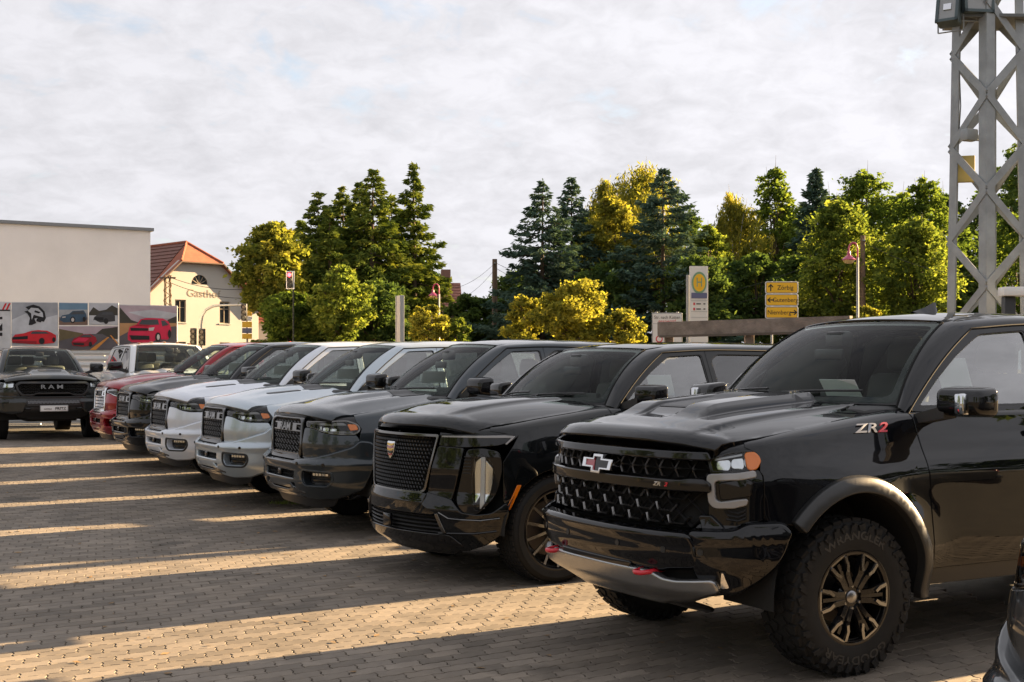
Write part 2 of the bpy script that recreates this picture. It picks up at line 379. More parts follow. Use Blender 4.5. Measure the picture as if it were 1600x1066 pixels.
# ------------------------------------------------------------------ vehicle bodies
def bspline(ctrl, n=24):
    c = np.asarray(ctrl, float); out = []
    for i in range(len(c)-3):
        for k in range(n):
            t = k/n
            out.append(((1-t)**3*c[i]+(3*t**3-6*t*t+4)*c[i+1]+(-3*t**3+3*t*t+3*t+1)*c[i+2]+t**3*c[i+3])/6)
    return np.array(out)
class Body:
    def __init__(s, P):
        s.P = P; pl = P['plan']
        ctrl = [(pl[2][0], -pl[2][1]), (pl[1][0], -pl[1][1])]+list(pl)+[(2*pl[-1][0]-pl[-2][0], pl[-1][1])]*2
        D = bspline(ctrl, 30); i0 = int(np.argmin(np.abs(D[:, 1])+(D[:, 0] < 0)*10)); D = D[i0:]; D[0, 1] = 0
        s.X, s.Y = D[:, 0], D[:, 1]; s.Q = np.concatenate([[0], np.cumsum(np.hypot(np.diff(s.X), np.diff(s.Y)))])
        tx = np.gradient(s.X, s.Q); ty = np.gradient(s.Y, s.Q); l = np.hypot(tx, ty); s.NX, s.NY = ty/l, -tx/l
        s.NX[0], s.NY[0] = 1, 0
        s.insf = spl(P['ins_front']); s.inss = spl(P['ins_side']); s.z1s = spl(P['z1']); s.rh = spl(P['rh']); s.rv = spl(P['rv'])
        s.qc = s.qx(P.get('corner_x', .55))
    def qx(s, x): return np.interp(-np.asarray(x, float), -s.X[::1], s.Q)      # side: x -> q
    def qy(s, y): k = int(np.argmax(s.Y)); return np.interp(np.abs(y), s.Y[:k], s.Q[:k])*np.sign(y)
    def inset(s, q, z):
        a = np.abs(q); w = ss(s.qc-.45, s.qc+.15, a)
        return (1-w)*s.insf(z)+w*s.inss(z)-s.flare(q, z)
    def flare(s, q, z):
        x = np.interp(np.abs(q), s.Q, s.X); r = 0
        for cx in (0, -s.P['wb']):
            dd = np.hypot(x-cx, z-s.P['r']); r = r+s.P.get('flare', .02)*np.exp(-((dd-s.P['arch'])/.16)**2)*ss(.45, .7, z)*(1-ss(1.1, 1.35, z))
        return r*ss(s.qc-.1, s.qc+.2, np.abs(q))
    def z1(s, q): return s.z1s(np.interp(np.abs(q), s.Q, s.X))
    def map(s, q, z, d=0.0, sgn=1):
        q = np.asarray(q, float); z = np.asarray(z, float); a = np.abs(q); x = np.interp(a, s.Q, s.X); y = np.interp(a, s.Q, s.Y)
        nx = np.interp(a, s.Q, s.NX); ny = np.interp(a, s.Q, s.NY); l = np.hypot(nx, ny); nx, ny = nx/l, ny/l
        z1 = s.z1s(x); rh = s.rh(x); rv = s.rv(x); over = np.maximum(z-z1, 0); t0 = s.P.get('th0', .17); th = np.clip(over/(.5*(rh+rv)), 0, math.pi/2-t0)
        inn = s.inset(q, np.minimum(z, z1))+rh*(math.cos(t0)-np.cos(th+t0)); zz = np.minimum(z, z1)+rv*(np.sin(th+t0)-math.sin(t0))
        tn = th*(over > 0); off = -inn+d*np.cos(tn); zz = zz+d*np.sin(tn)
        return np.stack([x+nx*off, (y+ny*off)*np.where(q < 0, -1, 1)*sgn, zz], -1)
    def fm(s, sgn=1): return lambda u, v, d: s.map(u, v, d, sgn)                    # (q, z)
    def sm(s, sgn=1): return lambda u, v, d: s.map(s.qx(u), v, d, sgn)               # (x, z)
    def edge(s, x, frac):
        """point of the shoulder turnover at the fraction of its arc: (y, z)"""
        q = s.qx(x); z1 = s.z1s(x); a = .5*(s.rh(x)+s.rv(x))*math.pi/2*frac
        p = s.map(q, z1+a); return p[..., 1], p[..., 2]
def hood_surface(B):
    P = B.P; xs = np.linspace(P['hood_x0']-.2, P['plan'][0][0], 60)
    # hood edge follows the fender shoulder; ahead of the corner it follows the nose
    ye, ze = B.edge(np.minimum(xs, P['hood_xc']), .72)
    zc = spl(P['hood_zc']); fy = P['hood_fy']
    def Z(x, y):
        x = np.asarray(x, float); a = np.abs(y); yh = np.interp(x, xs, ye); zh = np.interp(x, xs, ze)+P.get('hood_dz', 0)
        zz = zh+(zc(x)-zh)*(1-np.clip(a/yh, 0, 1)**P.get('hood_p', 2.4))
        zz = zz+P['hood_bulge'](x, a)
        dist = np.maximum(B_front(a)-x, .0); r = P['hood_r']
        zz = zz-P['hood_drop']*(1-np.sqrt(np.clip(1-(1-np.minimum(dist/r, 1))**2, 0, 1)))
        return zz
    k = int(np.argmax(B.Y)); 
    def B_front(a): return np.interp(a, B.Y[:k], B.X[:k])-P['hood_back']
    def mp(u, v, d): return np.stack([np.asarray(u)+0*d, np.asarray(v)+0*d, Z(u, v)+d], -1)
    n = 24
    yl = [float(np.interp(x, xs, ye)) for x in np.linspace(P['hood_x0'], P['hood_xc'], 10)]
    left = list(zip(np.linspace(P['hood_x0'], P['hood_xc'], 10), yl))
    yf = np.linspace(left[-1][1], -left[-1][1], 2*n+1)[1:-1]
    front = [(float(min(B_front(abs(y))-.006, 9)), float(y)) for y in yf]
    front = [(max(x, left[-1][0]) if abs(y) > left[-1][1]*.96 else x, y) for x, y in front]
    right = [(x, -y) for x, y in left[::-1]]
    k_ = P['cowl_k']; cowl = [(P['hood_x0']+k_*(1-(y/left[0][1])**2), y) for y in np.linspace(-left[0][1], left[0][1], 12)[1:-1]]
    return mp, left+front+right+cowl, Z
def wheel_proto(P, root):
    pass
ARCH_K = [1.0]
def arc(cx, cz, r, a0, a1, n=20):
    k = ARCH_K[0]
    return [(cx+r*math.cos(math.radians(a0+(a1-a0)*i/n)), cz+r*math.sin(math.radians(a0+(a1-a0)*i/n))*(k if math.sin(math.radians(a0+(a1-a0)*i/n)) > 0 else 1)) for i in range(n+1)]

def make_wheel(root, x, y, sgn, S):
    """S: R, rim, w, style. Wheel centre at (x, y, R); sgn = +1 left side of the vehicle (outer face to +y)"""
    w = empty('wheel', root, (x, y, S['R'])); R, rr, hw = S['R'], S['rim'], S['w']/2
    key = 'wheelmesh_'+S['style']
    def put(name, builder, m, smooth=40):
        k = (key, name, sgn)
        if k not in WCACHE:
            mb = MB(); builder(mb)
            mb.v = [(p[0], p[1]*sgn, p[2]) for p in mb.v]
            o = mb.build(name, m, w, smooth); WCACHE[k] = o.data
        else: o = mobj(name, WCACHE[k], m, w)
        return o
    def tyre(mb):
        mb.lathe_y([(rr-.02, -hw*.8), (rr, -hw*.86), (rr+.03, -hw*.97), ((rr+R)/2, -hw*1.04), (R-.05, -hw*1.0), (R-.02, -hw*.93), (R-.008, -hw*.8), (R-.004, -hw*.4), (R-.003, 0),
                    (R-.004, hw*.4), (R-.008, hw*.8), (R-.02, hw*.93), (R-.05, hw*1.0), ((rr+R)/2+.01, hw*1.045), (rr+.05, hw*1.03), (rr+.03, hw*.985), (rr+.018, hw*.985), (rr+.006, hw*.93), (rr-.004, hw*.86), (rr-.02, hw*.8)], 72)
    put('tyre', tyre, M_RUB)
    def tread(mb):
        if S['style'] == 'offroad':
            nb = 38
            for k in range(nb):
                a = 2*math.pi*k/nb
                for lane, (yy, ln, wd, rot) in enumerate(((-.098, .050, .050, .25), (-.036, .046, .046, -.5), (.036, .046, .046, .5), (.098, .050, .050, -.25))):
                    aa = a+(lane % 2)*math.pi/nb
                    Rm = Matrix.Rotation(aa, 3, 'Y') @ Matrix.Rotation(rot, 3, 'Z')
                    c = Vector((math.sin(aa)*(R-.006), yy*hw/.138, math.cos(aa)*(R-.006)))
                    mb.box(c, (ln, wd, .022), Rm)
                # shoulder lugs running down the sidewall, long and short in turn
                for side in (-1, 1):
                    ext = .050 if k % 2 == 0 else .032
                    aa = a+math.pi/nb*.5
                    Rm = Matrix.Rotation(aa, 3, 'Y')
                    for q, (off, tz, ww) in enumerate(((-.010, 0, .040), (.012, -.018, .026))):
                        ao = aa+off/R
                        Rq = Matrix.Rotation(ao, 3, 'Y') @ Matrix.Rotation(side*.0, 3, 'X') @ Matrix.Rotation(.35 if k % 2 else -.35, 3, 'Y')
                        rc = R-.022-ext/2+tz*.5
                        mb.box(Vector((math.sin(ao)*rc, side*hw*1.0, math.cos(ao)*rc)), (ww*.6, .020, ext), Rq)
        else:
            nb = 60
            for k in range(nb):
                a = 2*math.pi*k/nb
                for yy, wd in ((-.105, .045), (-.053, .040), (0, .04), (.053, .040), (.105, .045)):
                    Rm = Matrix.Rotation(a, 3, 'Y'); c = Vector((math.sin(a)*(R-.003), yy*hw/.138, math.cos(a)*(R-.003)))
                    mb.box(c, (.030, wd*hw/.138, .008), Rm)
    put('tread', tread, M_RUB, None)
    def barrel(mb):
        mb.lathe_y([(rr-.004, hw*.90), (rr+.012, hw*.93), (rr+.014, hw*.97), (rr+.002, hw*.985), (rr-.012, hw*.95), (rr-.018, hw*.7), (rr-.03, hw*.1), (rr-.03, -hw*.8)], 72)
    put('rim', barrel, S.get('lip', M_BLKG))
    def disc(mb):
        mb.lathe_y([(0, hw*.0), (rr-.09, hw*.0), (rr-.09, -.03), (0, -.03)], 40)
    put('brake_disc', disc, mat('brake_disc', (.10, .09, .085), .4, .9))
    if S['style'] == 'offroad':
        def spokes(mb):
            mb.lathe_y([(.0, hw*.80), (.078, hw*.80), (.092, hw*.74), (.095, hw*.35)], 36)
            for k in range(6):
                a = 2*math.pi*k/6+math.radians(30)
                Rm = Matrix.Rotation(a, 3, 'Y')
                for e in (-1, 1):
                    pts = [Rm @ Vector((e*.020, hw*.80, .06)), Rm @ Vector((e*.026, hw*.86, .13)), Rm @ Vector((e*.046, hw*.90, .19)), Rm @ Vector((e*.056, hw*.86, rr-.008))]
                    for i in range(3): mb.bar(pts[i], pts[i+1], .030, .028, up=Rm @ Vector((1, 0, 0)))
                mb.bar(Rm @ Vector((0, hw*.70, .06)), Rm @ Vector((0, hw*.74, rr-.03)), .05, .02, up=Rm @ Vector((1, 0, 0)))
        put('spokes', spokes, M_BLKG, 30)
        def accents(mb):
            for k in range(1):
                Rm = Matrix.Identity(3)
                for e in (-1, 1):
                    z0 = hw*.90+.016
                    P2 = [(e*.030, .148), (e*.052, .178), (e*.066, .232), (e*.050, .238), (e*.036, .188), (e*.018, .160)]
                    pts = [Rm @ Vector((px, z0-.006*(pz > .2), pz*rr/.25)) for px, pz in P2]
                    mb.poly(pts if e > 0 else pts[::-1], .006, (0, 1, 0))
                pts = [Rm @ Vector((px, z0-.01, pz*rr/.25)) for px, pz in ((-.06, .236), (.06, .236), (.05, .247), (-.05, .247))]
                mb.poly(pts, .005, (0, 1, 0))
        for k in range(6):
            o = put('spoke_accent', accents, M_ALU, 30); o.rotation_euler = (0, 2*math.pi*k/6+math.radians(30), 0)
        # raised lettering on the sidewall
        for s_, a0, step in (('WRANGLER', 0, .155), ('GOODYEAR', math.pi, .155)):
            k = (key, s_, sgn)
            if k not in WCACHE:
                def cyl(u, v, d, a0=a0): th = a0-np.asarray(u)/(.335)*sgn*(1 if True else 1); rad = .335+np.asarray(v); return np.stack([rad*np.sin(th)*-1*-1, sgn*(hw*1.045-.75*np.maximum(np.abs(np.asarray(v))-.012, 0)*0+np.asarray(d)-.003), rad*np.cos(th)], -1)
                o = text_on('sidewall_lettering', s_, .062, cyl, mat('tyre_letters', (.020, .0195, .019), .6), w, h=.004, sx=1.35); WCACHE[k] = o.data
            else: mobj('sidewall_lettering', WCACHE[k], MATS['tyre_letters'], w)
    else:
        ns = S.get('ns', 12)
        def spokes(mb):
            mb.lathe_y([(0, hw*.72), (.070, hw*.74), (.085, hw*.66), (.088, hw*.2)], 36)
            for k in range(ns):
                a = 2*math.pi*k/ns; Rm = Matrix.Rotation(a, 3, 'Y')
                for e in ((-1, 1) if S.get('twin') else (0,)):
                    sp = S.get('sp', .012)
                    pts = [Rm @ Vector((e*.012, hw*.66, .06)), Rm @ Vector((e*(.012+sp*.5), hw*.80, (rr+.06)/2)), Rm @ Vector((e*(.012+sp*1.6), hw*.86, rr-.004))]
                    for i in range(2): mb.bar(pts[i], pts[i+1], S.get('sw', .016), .022, up=Rm @ Vector((1, 0, 0)))
        put('spokes', spokes, S.get('spoke_m', M_BLKG), 30)
    def cap(mb):
        mb.lathe_y([(0, hw*.88), (.030, hw*.875), (.036, hw*.84), (.036, hw*.7)], 24)
    put('hub_cap', cap, S.get('cap_m', M_SATIN))
    def nuts(mb):
        for k in range(6):
            a = 2*math.pi*(k+.5)/6+math.radians(30)
            mb.lathe_y([(0, hw*.88), (.009, hw*.88), (.012, hw*.84), (.012, hw*.7)], 8, (math.sin(a)*.062, 0, math.cos(a)*.062))
    put('lug_nuts', nuts, M_SATIN, 30)
    return w
WCACHE = {}

def build_shell(name, P):
    """everything behind the nose: panels, doors, cab, glass, cabin, bed or tail, wheels"""
    root = empty(name); ARCH_K[0] = P.get('arch_k', 1.0); B = Body(P); PB = PLACEHOLDER; r = P['r']; wb = P['wb']; ar = P['arch']
    zs = P['sill']; xd0, xd1, xd2 = P['doors']          # door lines: fender/front, front/rear, rear end of the rear door
    zbf = spl(P['belt'])
    def top(x, f): q = B.qx(x); return float(B.z1s(x)+.5*(B.rh(x)+B.rv(x))*math.pi/2*f)
    slant = P.get('door_slant', .05)
    for g in (1, -1):
        sm = B.sm(g)
        # fender
        a0 = math.degrees(math.asin(min(1, (P['arch_z0']-r)/ar/ARCH_K[0]))); a1 = 180-math.degrees(math.asin((zs-r)/ar)) if zs > r else 180+math.degrees(math.asin((r-zs)/ar))
        ol = [(xd0+.006, zs)]+[(xd0+.006+slant*t, zs+(top(xd0, .70)-zs)*t) for t in (.35, .7)]+[(xd0+slant+.006, top(xd0, .70))]
        for x in np.linspace(xd0+slant+.1, P['hood_xc'], 12): ol.append((float(x), top(float(x), .70)))
        ol += [tuple(p) for p in P['fender_front']]+arc(0, r, ar, a0, a1, 26)
        patch('front_fender', ol, sm, PB, root, du=.04, dv=.03, t=.03)
        # doors, lower panels
        for nm, xa, xb, sl0 in (('front_door', xd0, xd1, slant), ('rear_door', xd1, xd2, 0)):
            if nm == 'rear_door' and P['kind'] == 'suv':
                rr2 = ar+.035; pts = [(xb+.004, top(xb, .9)), (xb+.004, r+.38)]
                # door edge curves round the rear arch
                xe = xb+.004; cx = -wb
                pts = [(xe, top(xb, .9))]+[(xe, .98)]+[p for p in arc(cx, r, rr2, 62, 22, 8) if p[0] > xe][:8]+[(cx+rr2+.03, zs)]
                ol = [(xa-.004, zs), (xa-.004, top(xa, .9))]+pts
                ol = [(xa-.004, zs), (xa-.004, top(xa, .9))]+[(x, top(x, .9)) for x in np.linspace(xa-.1, xe+.05, 8)]+pts
            else:
                ol = [(xa-.004, zs)]+[(xa-.004+sl0*t, zs+(top(xa, .9)-zs)*t) for t in (.35, .7)]+[(xa+sl0-.004, top(xa+sl0, .9))]
                ol += [(float(x), top(float(x), .9)) for x in np.linspace(xa-.1, xb+.1, 10)]+[(xb+.006, top(xb, .9)), (xb+.006, zs)]
            dr = patch(nm, ol, sm, PB, root, du=.06, dv=.03, t=.025)
            xh = xb+.17; zh = zbf(xb)-.13
            hb = MB(); p0 = B.map(B.qx([xh+.10, xh-.10]), [zh, zh], .035, g)
            hb.cbox(Vector(p0.mean(0)), (.22, .022, .032), .008); 
            for xx in (xh+.085, xh-.085): hb.cbox(Vector(B.map(B.qx([xx]), [zh], .015, g)[0]), (.03, .045, .026), .005)
            hb.build('handle', P.get('handle_m', PB), dr, 40)
            P['_'+nm+str(g)] = dr
        # sill
        rb = MB()
        patch('sill', [(xd0+.02, zs-.01), (xd2 if P['kind'] != 'suv' else -wb+ar+.05, zs-.01), (xd2 if P['kind'] != 'suv' else -wb+ar+.05, zs-.10), (xd0+.02, zs-.10)], sm, M_BLK if P.get('sill_dark', 1) else PB, root, du=.2, dv=.05, t=.05, d=-.02)
        # rear flank
        xr = P['rear']; zt = P['bed_z']
        if P['kind'] == 'pickup':
            ol = [(xd2-.03, zs), (xd2-.03, top(xd2-.03, .95))]+[(float(x), top(float(x), .95)) for x in np.linspace(xd2-.2, xr+.22, 8)]+[(xr+.16, top(xr+.2, .95)), (xr+.10, zs+.12)]
            ol += [p for p in arc(-wb, r, ar, 180+math.degrees(math.asin(max(-1, (r-zs-.12)/ar))), math.degrees(math.asin((zs-r)/ar)) if zs < r else 0, 26)]
            patch('bed_side', ol, sm, PB, root, du=.10, dv=.05, t=.03)
        else:
            xe = xd2-.004; rr2 = ar+.035
            ol = [(xe, .985)]+[(xe, top(xe, .9))]+[(float(x), top(float(x), .9)) for x in np.linspace(xe-.1, xr+.25, 8)]+[(xr+.12, top(xr+.2, .9)), (xr+.09, zs+.1)]
            ol += arc(-wb, r, ar, 180+math.degrees(math.asin(max(-1, min(1, (r-zs-.1)/ar)))), 24, 26)+[p for p in arc(-wb, r, rr2, 26, 60, 6) if p[0] > xe+.02]
            patch('rear_quarter', ol, sm, PB, root, du=.10, dv=.05, t=.03)
        # wheel arch liners
        for cx in (0, -wb):
            pts = arc(cx, r, ar+.012, -3, 183, 24)
            yo = float(B.map(B.qx([cx]), [r+.3], 0, 1)[0, 1])-.025
            gridmesh('wheel_liner', [[(x, g*y, z) for y in (yo, yo-.2, yo-.42)] for x, z in pts], M_LINER, root)
            gridmesh('wheel_liner', [[(x, g*(yo-.42), z), (x, g*(yo-.42), r)] for x, z in pts], M_LINER, root)
    # hood
    hm, hol, HZ = hood_surface(B); P['_hood'] = (hm, HZ)
    hood = patch('hood', hol, hm, P.get('hood_m', PB), root, du=.05, dv=.04, t=.03, c=.004)
    P['_hood_obj'] = hood
    # cowl below the windshield
    cb = P['cab']; yb = cb['base'][1][1]
    # ---- greenhouse
    def cabmap(g):
        def f(x, z, d):
            x = np.asarray(x, float); z = np.asarray(z, float); zb = zbf(x); h = z-zb
            y = cb['yb']-cb['tum']*h-cb.get('cv', .12)*h*h-cb.get('plan_k', .012)*(x-cb.get('plan_x', -1.7))**2
            return np.stack([x, (y+d*.97)*g, z+d*.2], -1)
        return f
    (bx0, bz0), (bx1, by1, bz1) = cb['base'][0], cb['base'][1]; (hx0, hz0), (hx1, hy1, hz1) = cb['head'][0], cb['head'][1]
    Lw = math.hypot(hx0-bx0, hz0-bz0)
    def ws(u, v, d):
        t = np.asarray(v)/Lw; yn = np.asarray(u)/by1
        Bp = np.stack([bx0+(bx1-bx0)*yn**2, by1*yn, bz0+(bz1-bz0)*yn**2], -1); Hp = np.stack([hx0+(hx1-hx0)*yn**2, hy1*yn, hz0+(hz1-hz0)*yn**2], -1)
        p = Bp*(1-t)[..., None]+Hp*t[..., None]; nrm = np.array([(hz0-bz0)/Lw, 0, (bx0-hx0)/Lw])
        return p+nrm*(np.asarray(d)+.05*4*t*(1-t))[..., None]
    wsg = patch('windshield', rounded([(-by1+.012, .0), (by1-.012, .0), (by1-.012, Lw), (-by1+.012, Lw)], .05), ws, M_GLASS, root, du=.08, dv=.08, t=.006, c=.001)
    band = .055
    patch('windshield_border', [(-by1+.004, -.012), (by1-.004, -.012), (by1-.004, Lw+.008), (-by1+.004, Lw+.008)], ws, M_BLKG, wsg, holes=[rounded([(-by1+.045, .045), (by1-.045, .045), (by1-.045, Lw-band), (-by1+.045, Lw-band)], .06)], du=.08, dv=.08, t=.006, c=.001, d=-.007)
    # mirror foot and sensor pod behind the glass
    mbx = MB(); pc = ws(np.array([0.]), np.array([Lw*.80]), np.array([-.05]))[0]; mbx.cbox(Vector(pc), (.10, .16, .10), .02)
    pc2 = ws(np.array([0.]), np.array([Lw*.66]), np.array([-.10]))[0]; mbx.cbox(Vector(pc2), (.03, .25, .07), .012); mbx.build('rear_view_mirror', M_BLK, root, 40)
    # wipers
    wp = MB()
    for y0, y1_ in ((-.05, .62), (-.62, -.02)):
        pts = ws(np.linspace(y0, y1_, 6), np.array([.0, .02, .035, .045, .05, .055])+.01, np.full(6, .018)); wp.tube([tuple(p) for p in pts], .008, 5)
        a = ws(np.array([y1_*.3+y0*.7]), np.array([.03]), np.array([.025]))[0]; b_ = ws(np.array([y0]), np.array([-.05]), np.array([.01]))[0]; wp.tube([tuple(a), tuple(b_)], .009, 5)
    wp.build('wipers', M_BLK, root)
    zr = spl(cb['roof_z']); xr1 = cb['roof_end']
    def yr(x): return hy1+.0*x
    def roofmap(u, v, d):
        x = np.asarray(u, float); y = np.asarray(v, float); a = np.abs(y)/(hy1+.10)
        fz = zr(x)-cb.get('crown', .035)*(y/hy1)**2-.05*np.clip(a-.8, 0, 1)**2*8
        return np.stack([x, y, fz+d], -1)
    nroof = 14; xs = np.linspace(hx0-.012, xr1, nroof)
    ol = [(hx1+(hx0-hx1)*(1-(y/hy1)**2)-.014, y) for y in np.linspace(hy1, -hy1, 15)]
    ol += [(xr1, -hy1), (xr1, hy1)]
    roof = patch('roof', ol, roofmap, P.get('roof_m', PB), root, du=.12, dv=.08, t=.02, c=.004)
    P['_roof'] = (roof, roofmap)
    # door frame lines
    xa0, xa1 = cb['aline']; ztf = spl(cb['zt'])
    for g in (1, -1):
        cm = cabmap(g)
        # A pillar and roof rail
        I = []; O = []; C = []
        for t in np.linspace(-.04, 1, 14):
            p = ws(np.array([by1*.998]), np.array([Lw*t]), np.array([.0]))[0]; p[1] *= g; I.append(p)
            x = xa0+(xa1-xa0)*t; z = float(zbf(xa0))+(float(ztf(xa1))-float(zbf(xa0)))*t+cb.get('abow', .02)*4*t*(1-t); q = cm(np.array([x]), np.array([z]), np.array([.004]))[0]; O.append(q)
        n1 = len(I); dx = (xr1-hx1)
        for t in np.linspace(0, 1, 16)[1:]:
            x = hx1+(xr1-hx1)*t; p = roofmap(np.array([x]), np.array([hy1]), np.array([.0]))[0]; p[1] *= g; I.append(p)
            xo = xa1+(cb['rear_top']-xa1)*t; q = cm(np.array([xo]), np.array([float(ztf(xo))]), np.array([.004]))[0]; O.append(q)
        for k, (a, b) in enumerate(zip(I, O)):
            t = min(k/(n1-1), 1.0)
            mid = (a+b)/2; c1 = np.array([max(a[0], b[0])*.5+min(a[0], b[0])*.5+.03*(1-ss(.9, 1.1, k/(n1-1))), b[1]*.93+a[1]*.07, a[2]*.92+b[2]*.08])
            C.append(c1)
        rail = loft('roof_rail', (I, C, O), P.get('rail_m', PB), root, 7)
        sl = MB(); sl.tube([tuple(p) for p in O], .0065, 5, False); sl.build('door_seal', M_VOID, rail, 60)
        sl = MB(); sl.tube([tuple(p) for p in I[:n1]], .008, 5, False); sl.build('windshield_seal', M_VOID, rail, 60)
        # window frames
        xB, zB = cb['bpost']; inset = .034
        def frame(nm, x0b, x0t, x1b, x1t, door, gm, win_in=(.05, .05), front=False):
            n = 8; topl = [(x0t+(x1t-x0t)*i/n, float(ztf(x0t+(x1t-x0t)*i/n))) for i in range(n+1)]
            zb0 = float(zbf(x0b)); zb1 = float(zbf(x1b)); bow = cb.get('abow', .02) if front else 0
            side0 = [(x0b+(x0t-x0b)*t, zb0+(topl[0][1]-zb0)*t+bow*4*t*(1-t)) for t in (0, .25, .5, .75)]
            ol_ = side0+topl+[(x1b, zb1-.012)]+[(x0b+(x1b-x0b)*i/6, float(zbf(x0b+(x1b-x0b)*i/6))-.012) for i in range(5, 0, -1)]
            w0, w1 = win_in
            hole = [(x0b+(x0t-x0b)*t-w0-.012*(1-t), zb0+.012+(topl[0][1]-inset-zb0-.012)*t+bow*4*t*(1-t)) for t in (0, .3, .6, .88)]
            hole += [(x, z-inset) for x, z in topl if x < hole[-1][0]-.05 and x > x1t+w1+.03]+[(x1t+w1, topl[-1][1]-inset), (x1b+w1, zb1+.012)]
            hole = rounded([(p[0], p[1], .03 if 0 < i < len(hole) else .03) for i, p in enumerate(hole)], .03, 4)
            fr = patch('window_frame', ol_, cm, P.get('frame_m', PB), door, holes=[hole], du=.12, dv=.08, t=.03, c=.004)
            ctr = np.mean(hole, 0); grow = [(p[0]+(p[0]-ctr[0])*.03, p[1]+(p[1]-ctr[1])*.04) for p in hole]
            patch('window', grow, cm, gm, door, du=.12, dv=.08, t=.005, c=.001, d=-.014)
            trim = patch('window_trim', [(p[0]+(p[0]-ctr[0])*.012, p[1]+(p[1]-ctr[1])*.02) for p in hole], cm, P.get('trim_m', M_BLKG), door, holes=[[(p[0]-(p[0]-ctr[0])*.035, p[1]-(p[1]-ctr[1])*.05) for p in hole]], du=0, dv=0, t=.012, c=.002, d=-.004)
            return hole
        P['_win'+str(g)] = frame('front', xa0, xa1, xB[0], xB[1], P['_front_door'+str(g)], M_SIDE, (.055, .035), True)
        frame('rear', xB[0]-.008, xB[1]-.008, cb['cpost'][0], cb['cpost'][1], P['_rear_door'+str(g)], P.get('rear_glass', M_PRIV), (.035, .06))
        if P['kind'] == 'suv':
            qd = patch('rear_pillar', [(cb['cpost'][0]-.008, float(zbf(cb['cpost'][0]))-.012), (cb['cpost'][1]-.008, float(ztf(cb['cpost'][1])))]+[(x, float(ztf(x))) for x in np.linspace(cb['cpost'][1]-.1, cb['rear_top'], 6)]+[(cb['rear_bot'], float(zbf(cb['rear_bot']))-.012)], cm, PB, root,
                       holes=[rounded([(cb['cpost'][0]-.07, 1.38), (cb['cpost'][1]-.07, 1.72), (cb['rear_top']+.35, 1.70), (cb['rear_bot']+.42, 1.38)], .04)], du=.15, dv=.1, t=.03)
            patch('rear_quarter_window', rounded([(cb['cpost'][0]-.06, 1.37), (cb['cpost'][1]-.06, 1.73), (cb['rear_top']+.34, 1.71), (cb['rear_bot']+.41, 1.37)], .04), cm, M_PRIV, qd, du=.15, dv=.1, t=.005, c=.001, d=-.012)
        else:
            patch('cab_corner', [(cb['cpost'][0]-.008, float(zbf(cb['cpost'][0]))-.012), (cb['cpost'][1]-.008, float(ztf(cb['cpost'][1]))), (cb['rear_top'], float(ztf(cb['rear_top']))), (cb['rear_bot'], float(zbf(cb['rear_bot']))-.3)], cm, PB, root, du=.1, dv=.1, t=.03)
    # rear wall of the cab / tailgate glass
    yt = hy1+.05
    xb_, xt_ = cb['rear_bot'], cb['rear_top']; z0 = float(zbf(xb_))-.25; z1_ = float(zr(xr1))-.05
    def rear(u, v, d):
        t = (np.asarray(v)-z0)/(z1_-z0); x = xb_+(xt_-xb_)*t-.03*(1-(np.asarray(u)/.9)**2)-d
        return np.stack([x, np.asarray(u), np.asarray(v)+0*d], -1)
    w0 = cb['yb']-.03
    hole = rounded([(-.62, z0+.32), (.62, z0+.32), (.56, z1_-.08), (-.56, z1_-.08)], .05)
    rw = patch('cab_rear_wall', [(-w0, z0), (w0, z0), (w0, z0+.25), (yt, z1_), (-yt, z1_), (-w0, z0+.25)], rear, PB, root, holes=[hole], du=.2, dv=.2, t=.03)
    patch('rear_window', [(p[0]*1.02, p[1]) for p in hole], rear, P.get('rear_glass', M_PRIV), rw, du=.2, dv=.2, t=.005, c=.001, d=-.01)
    # ---- cabin
    cx = xd0-.05
    db = MB(); db.cbox((bx0-.34+.0, 0, bz1-.12), (.62, 2*cb['yb']-.14, .20), .06); db.cbox((bx0-.62, .0, bz1-.28), (.25, 2*cb['yb']-.16, .34), .05)
    db.cbox((bx0-.62, 0, bz1-.02), (.06, .34, .16), .015); db.build('dashboard', M_DASH, root, 40)
    st = MB(); sc_ = Vector((bx0-.92, .40, bz1-.06)); Rr = Matrix.Rotation(math.radians(-24), 3, 'Y'); ring = [sc_+Rr @ Vector((0, math.cos(a)*.185, math.sin(a)*.185)) for a in np.linspace(0, 2*math.pi, 25)]
    st.tube(ring, .016, 7, False); st.cbox(sc_, (.04, .16, .10), .015, Rr); st.bar(sc_+Rr @ Vector((0, -.18, 0)), sc_+Rr @ Vector((0, .18, 0)), .03, .02); st.tube([sc_, sc_+Vector((.35, 0, -.10))], .03, 8)
    st.build('steering_wheel', M_BLK, root, 40)
    def seat(x, y, w=.50, nm='seat'):
        sb = MB(); zb = P['seat_z']
        sb.cbox((x+.18, y, zb), (.52, w, .18), .06)
        sb.cbox((x-.10, y, zb+.36), (.16, w, .66), .06, Matrix.Rotation(math.radians(-12), 3, 'Y'))
        o = sb.build(nm, M_SEAT, root, 50)
        h = MB(); h.cbox((x-.20, y, zb+.80), (.10, .27, .20), .045, Matrix.Rotation(math.radians(-8), 3, 'Y')); h.tube([(x-.18, y-.06, zb+.6), (x-.19, y-.06, zb+.75)], .008, 6); h.tube([(x-.18, y+.06, zb+.6), (x-.19, y+.06, zb+.75)], .008, 6)
        h.build('headrest', M_SEAT, o, 50)
    xs_ = P['seat_x']
    for y in (.40, -.40): seat(xs_, y)
    for y in (.45, 0, -.45): seat(xs_-.95, y, .44, 'rear_seat')
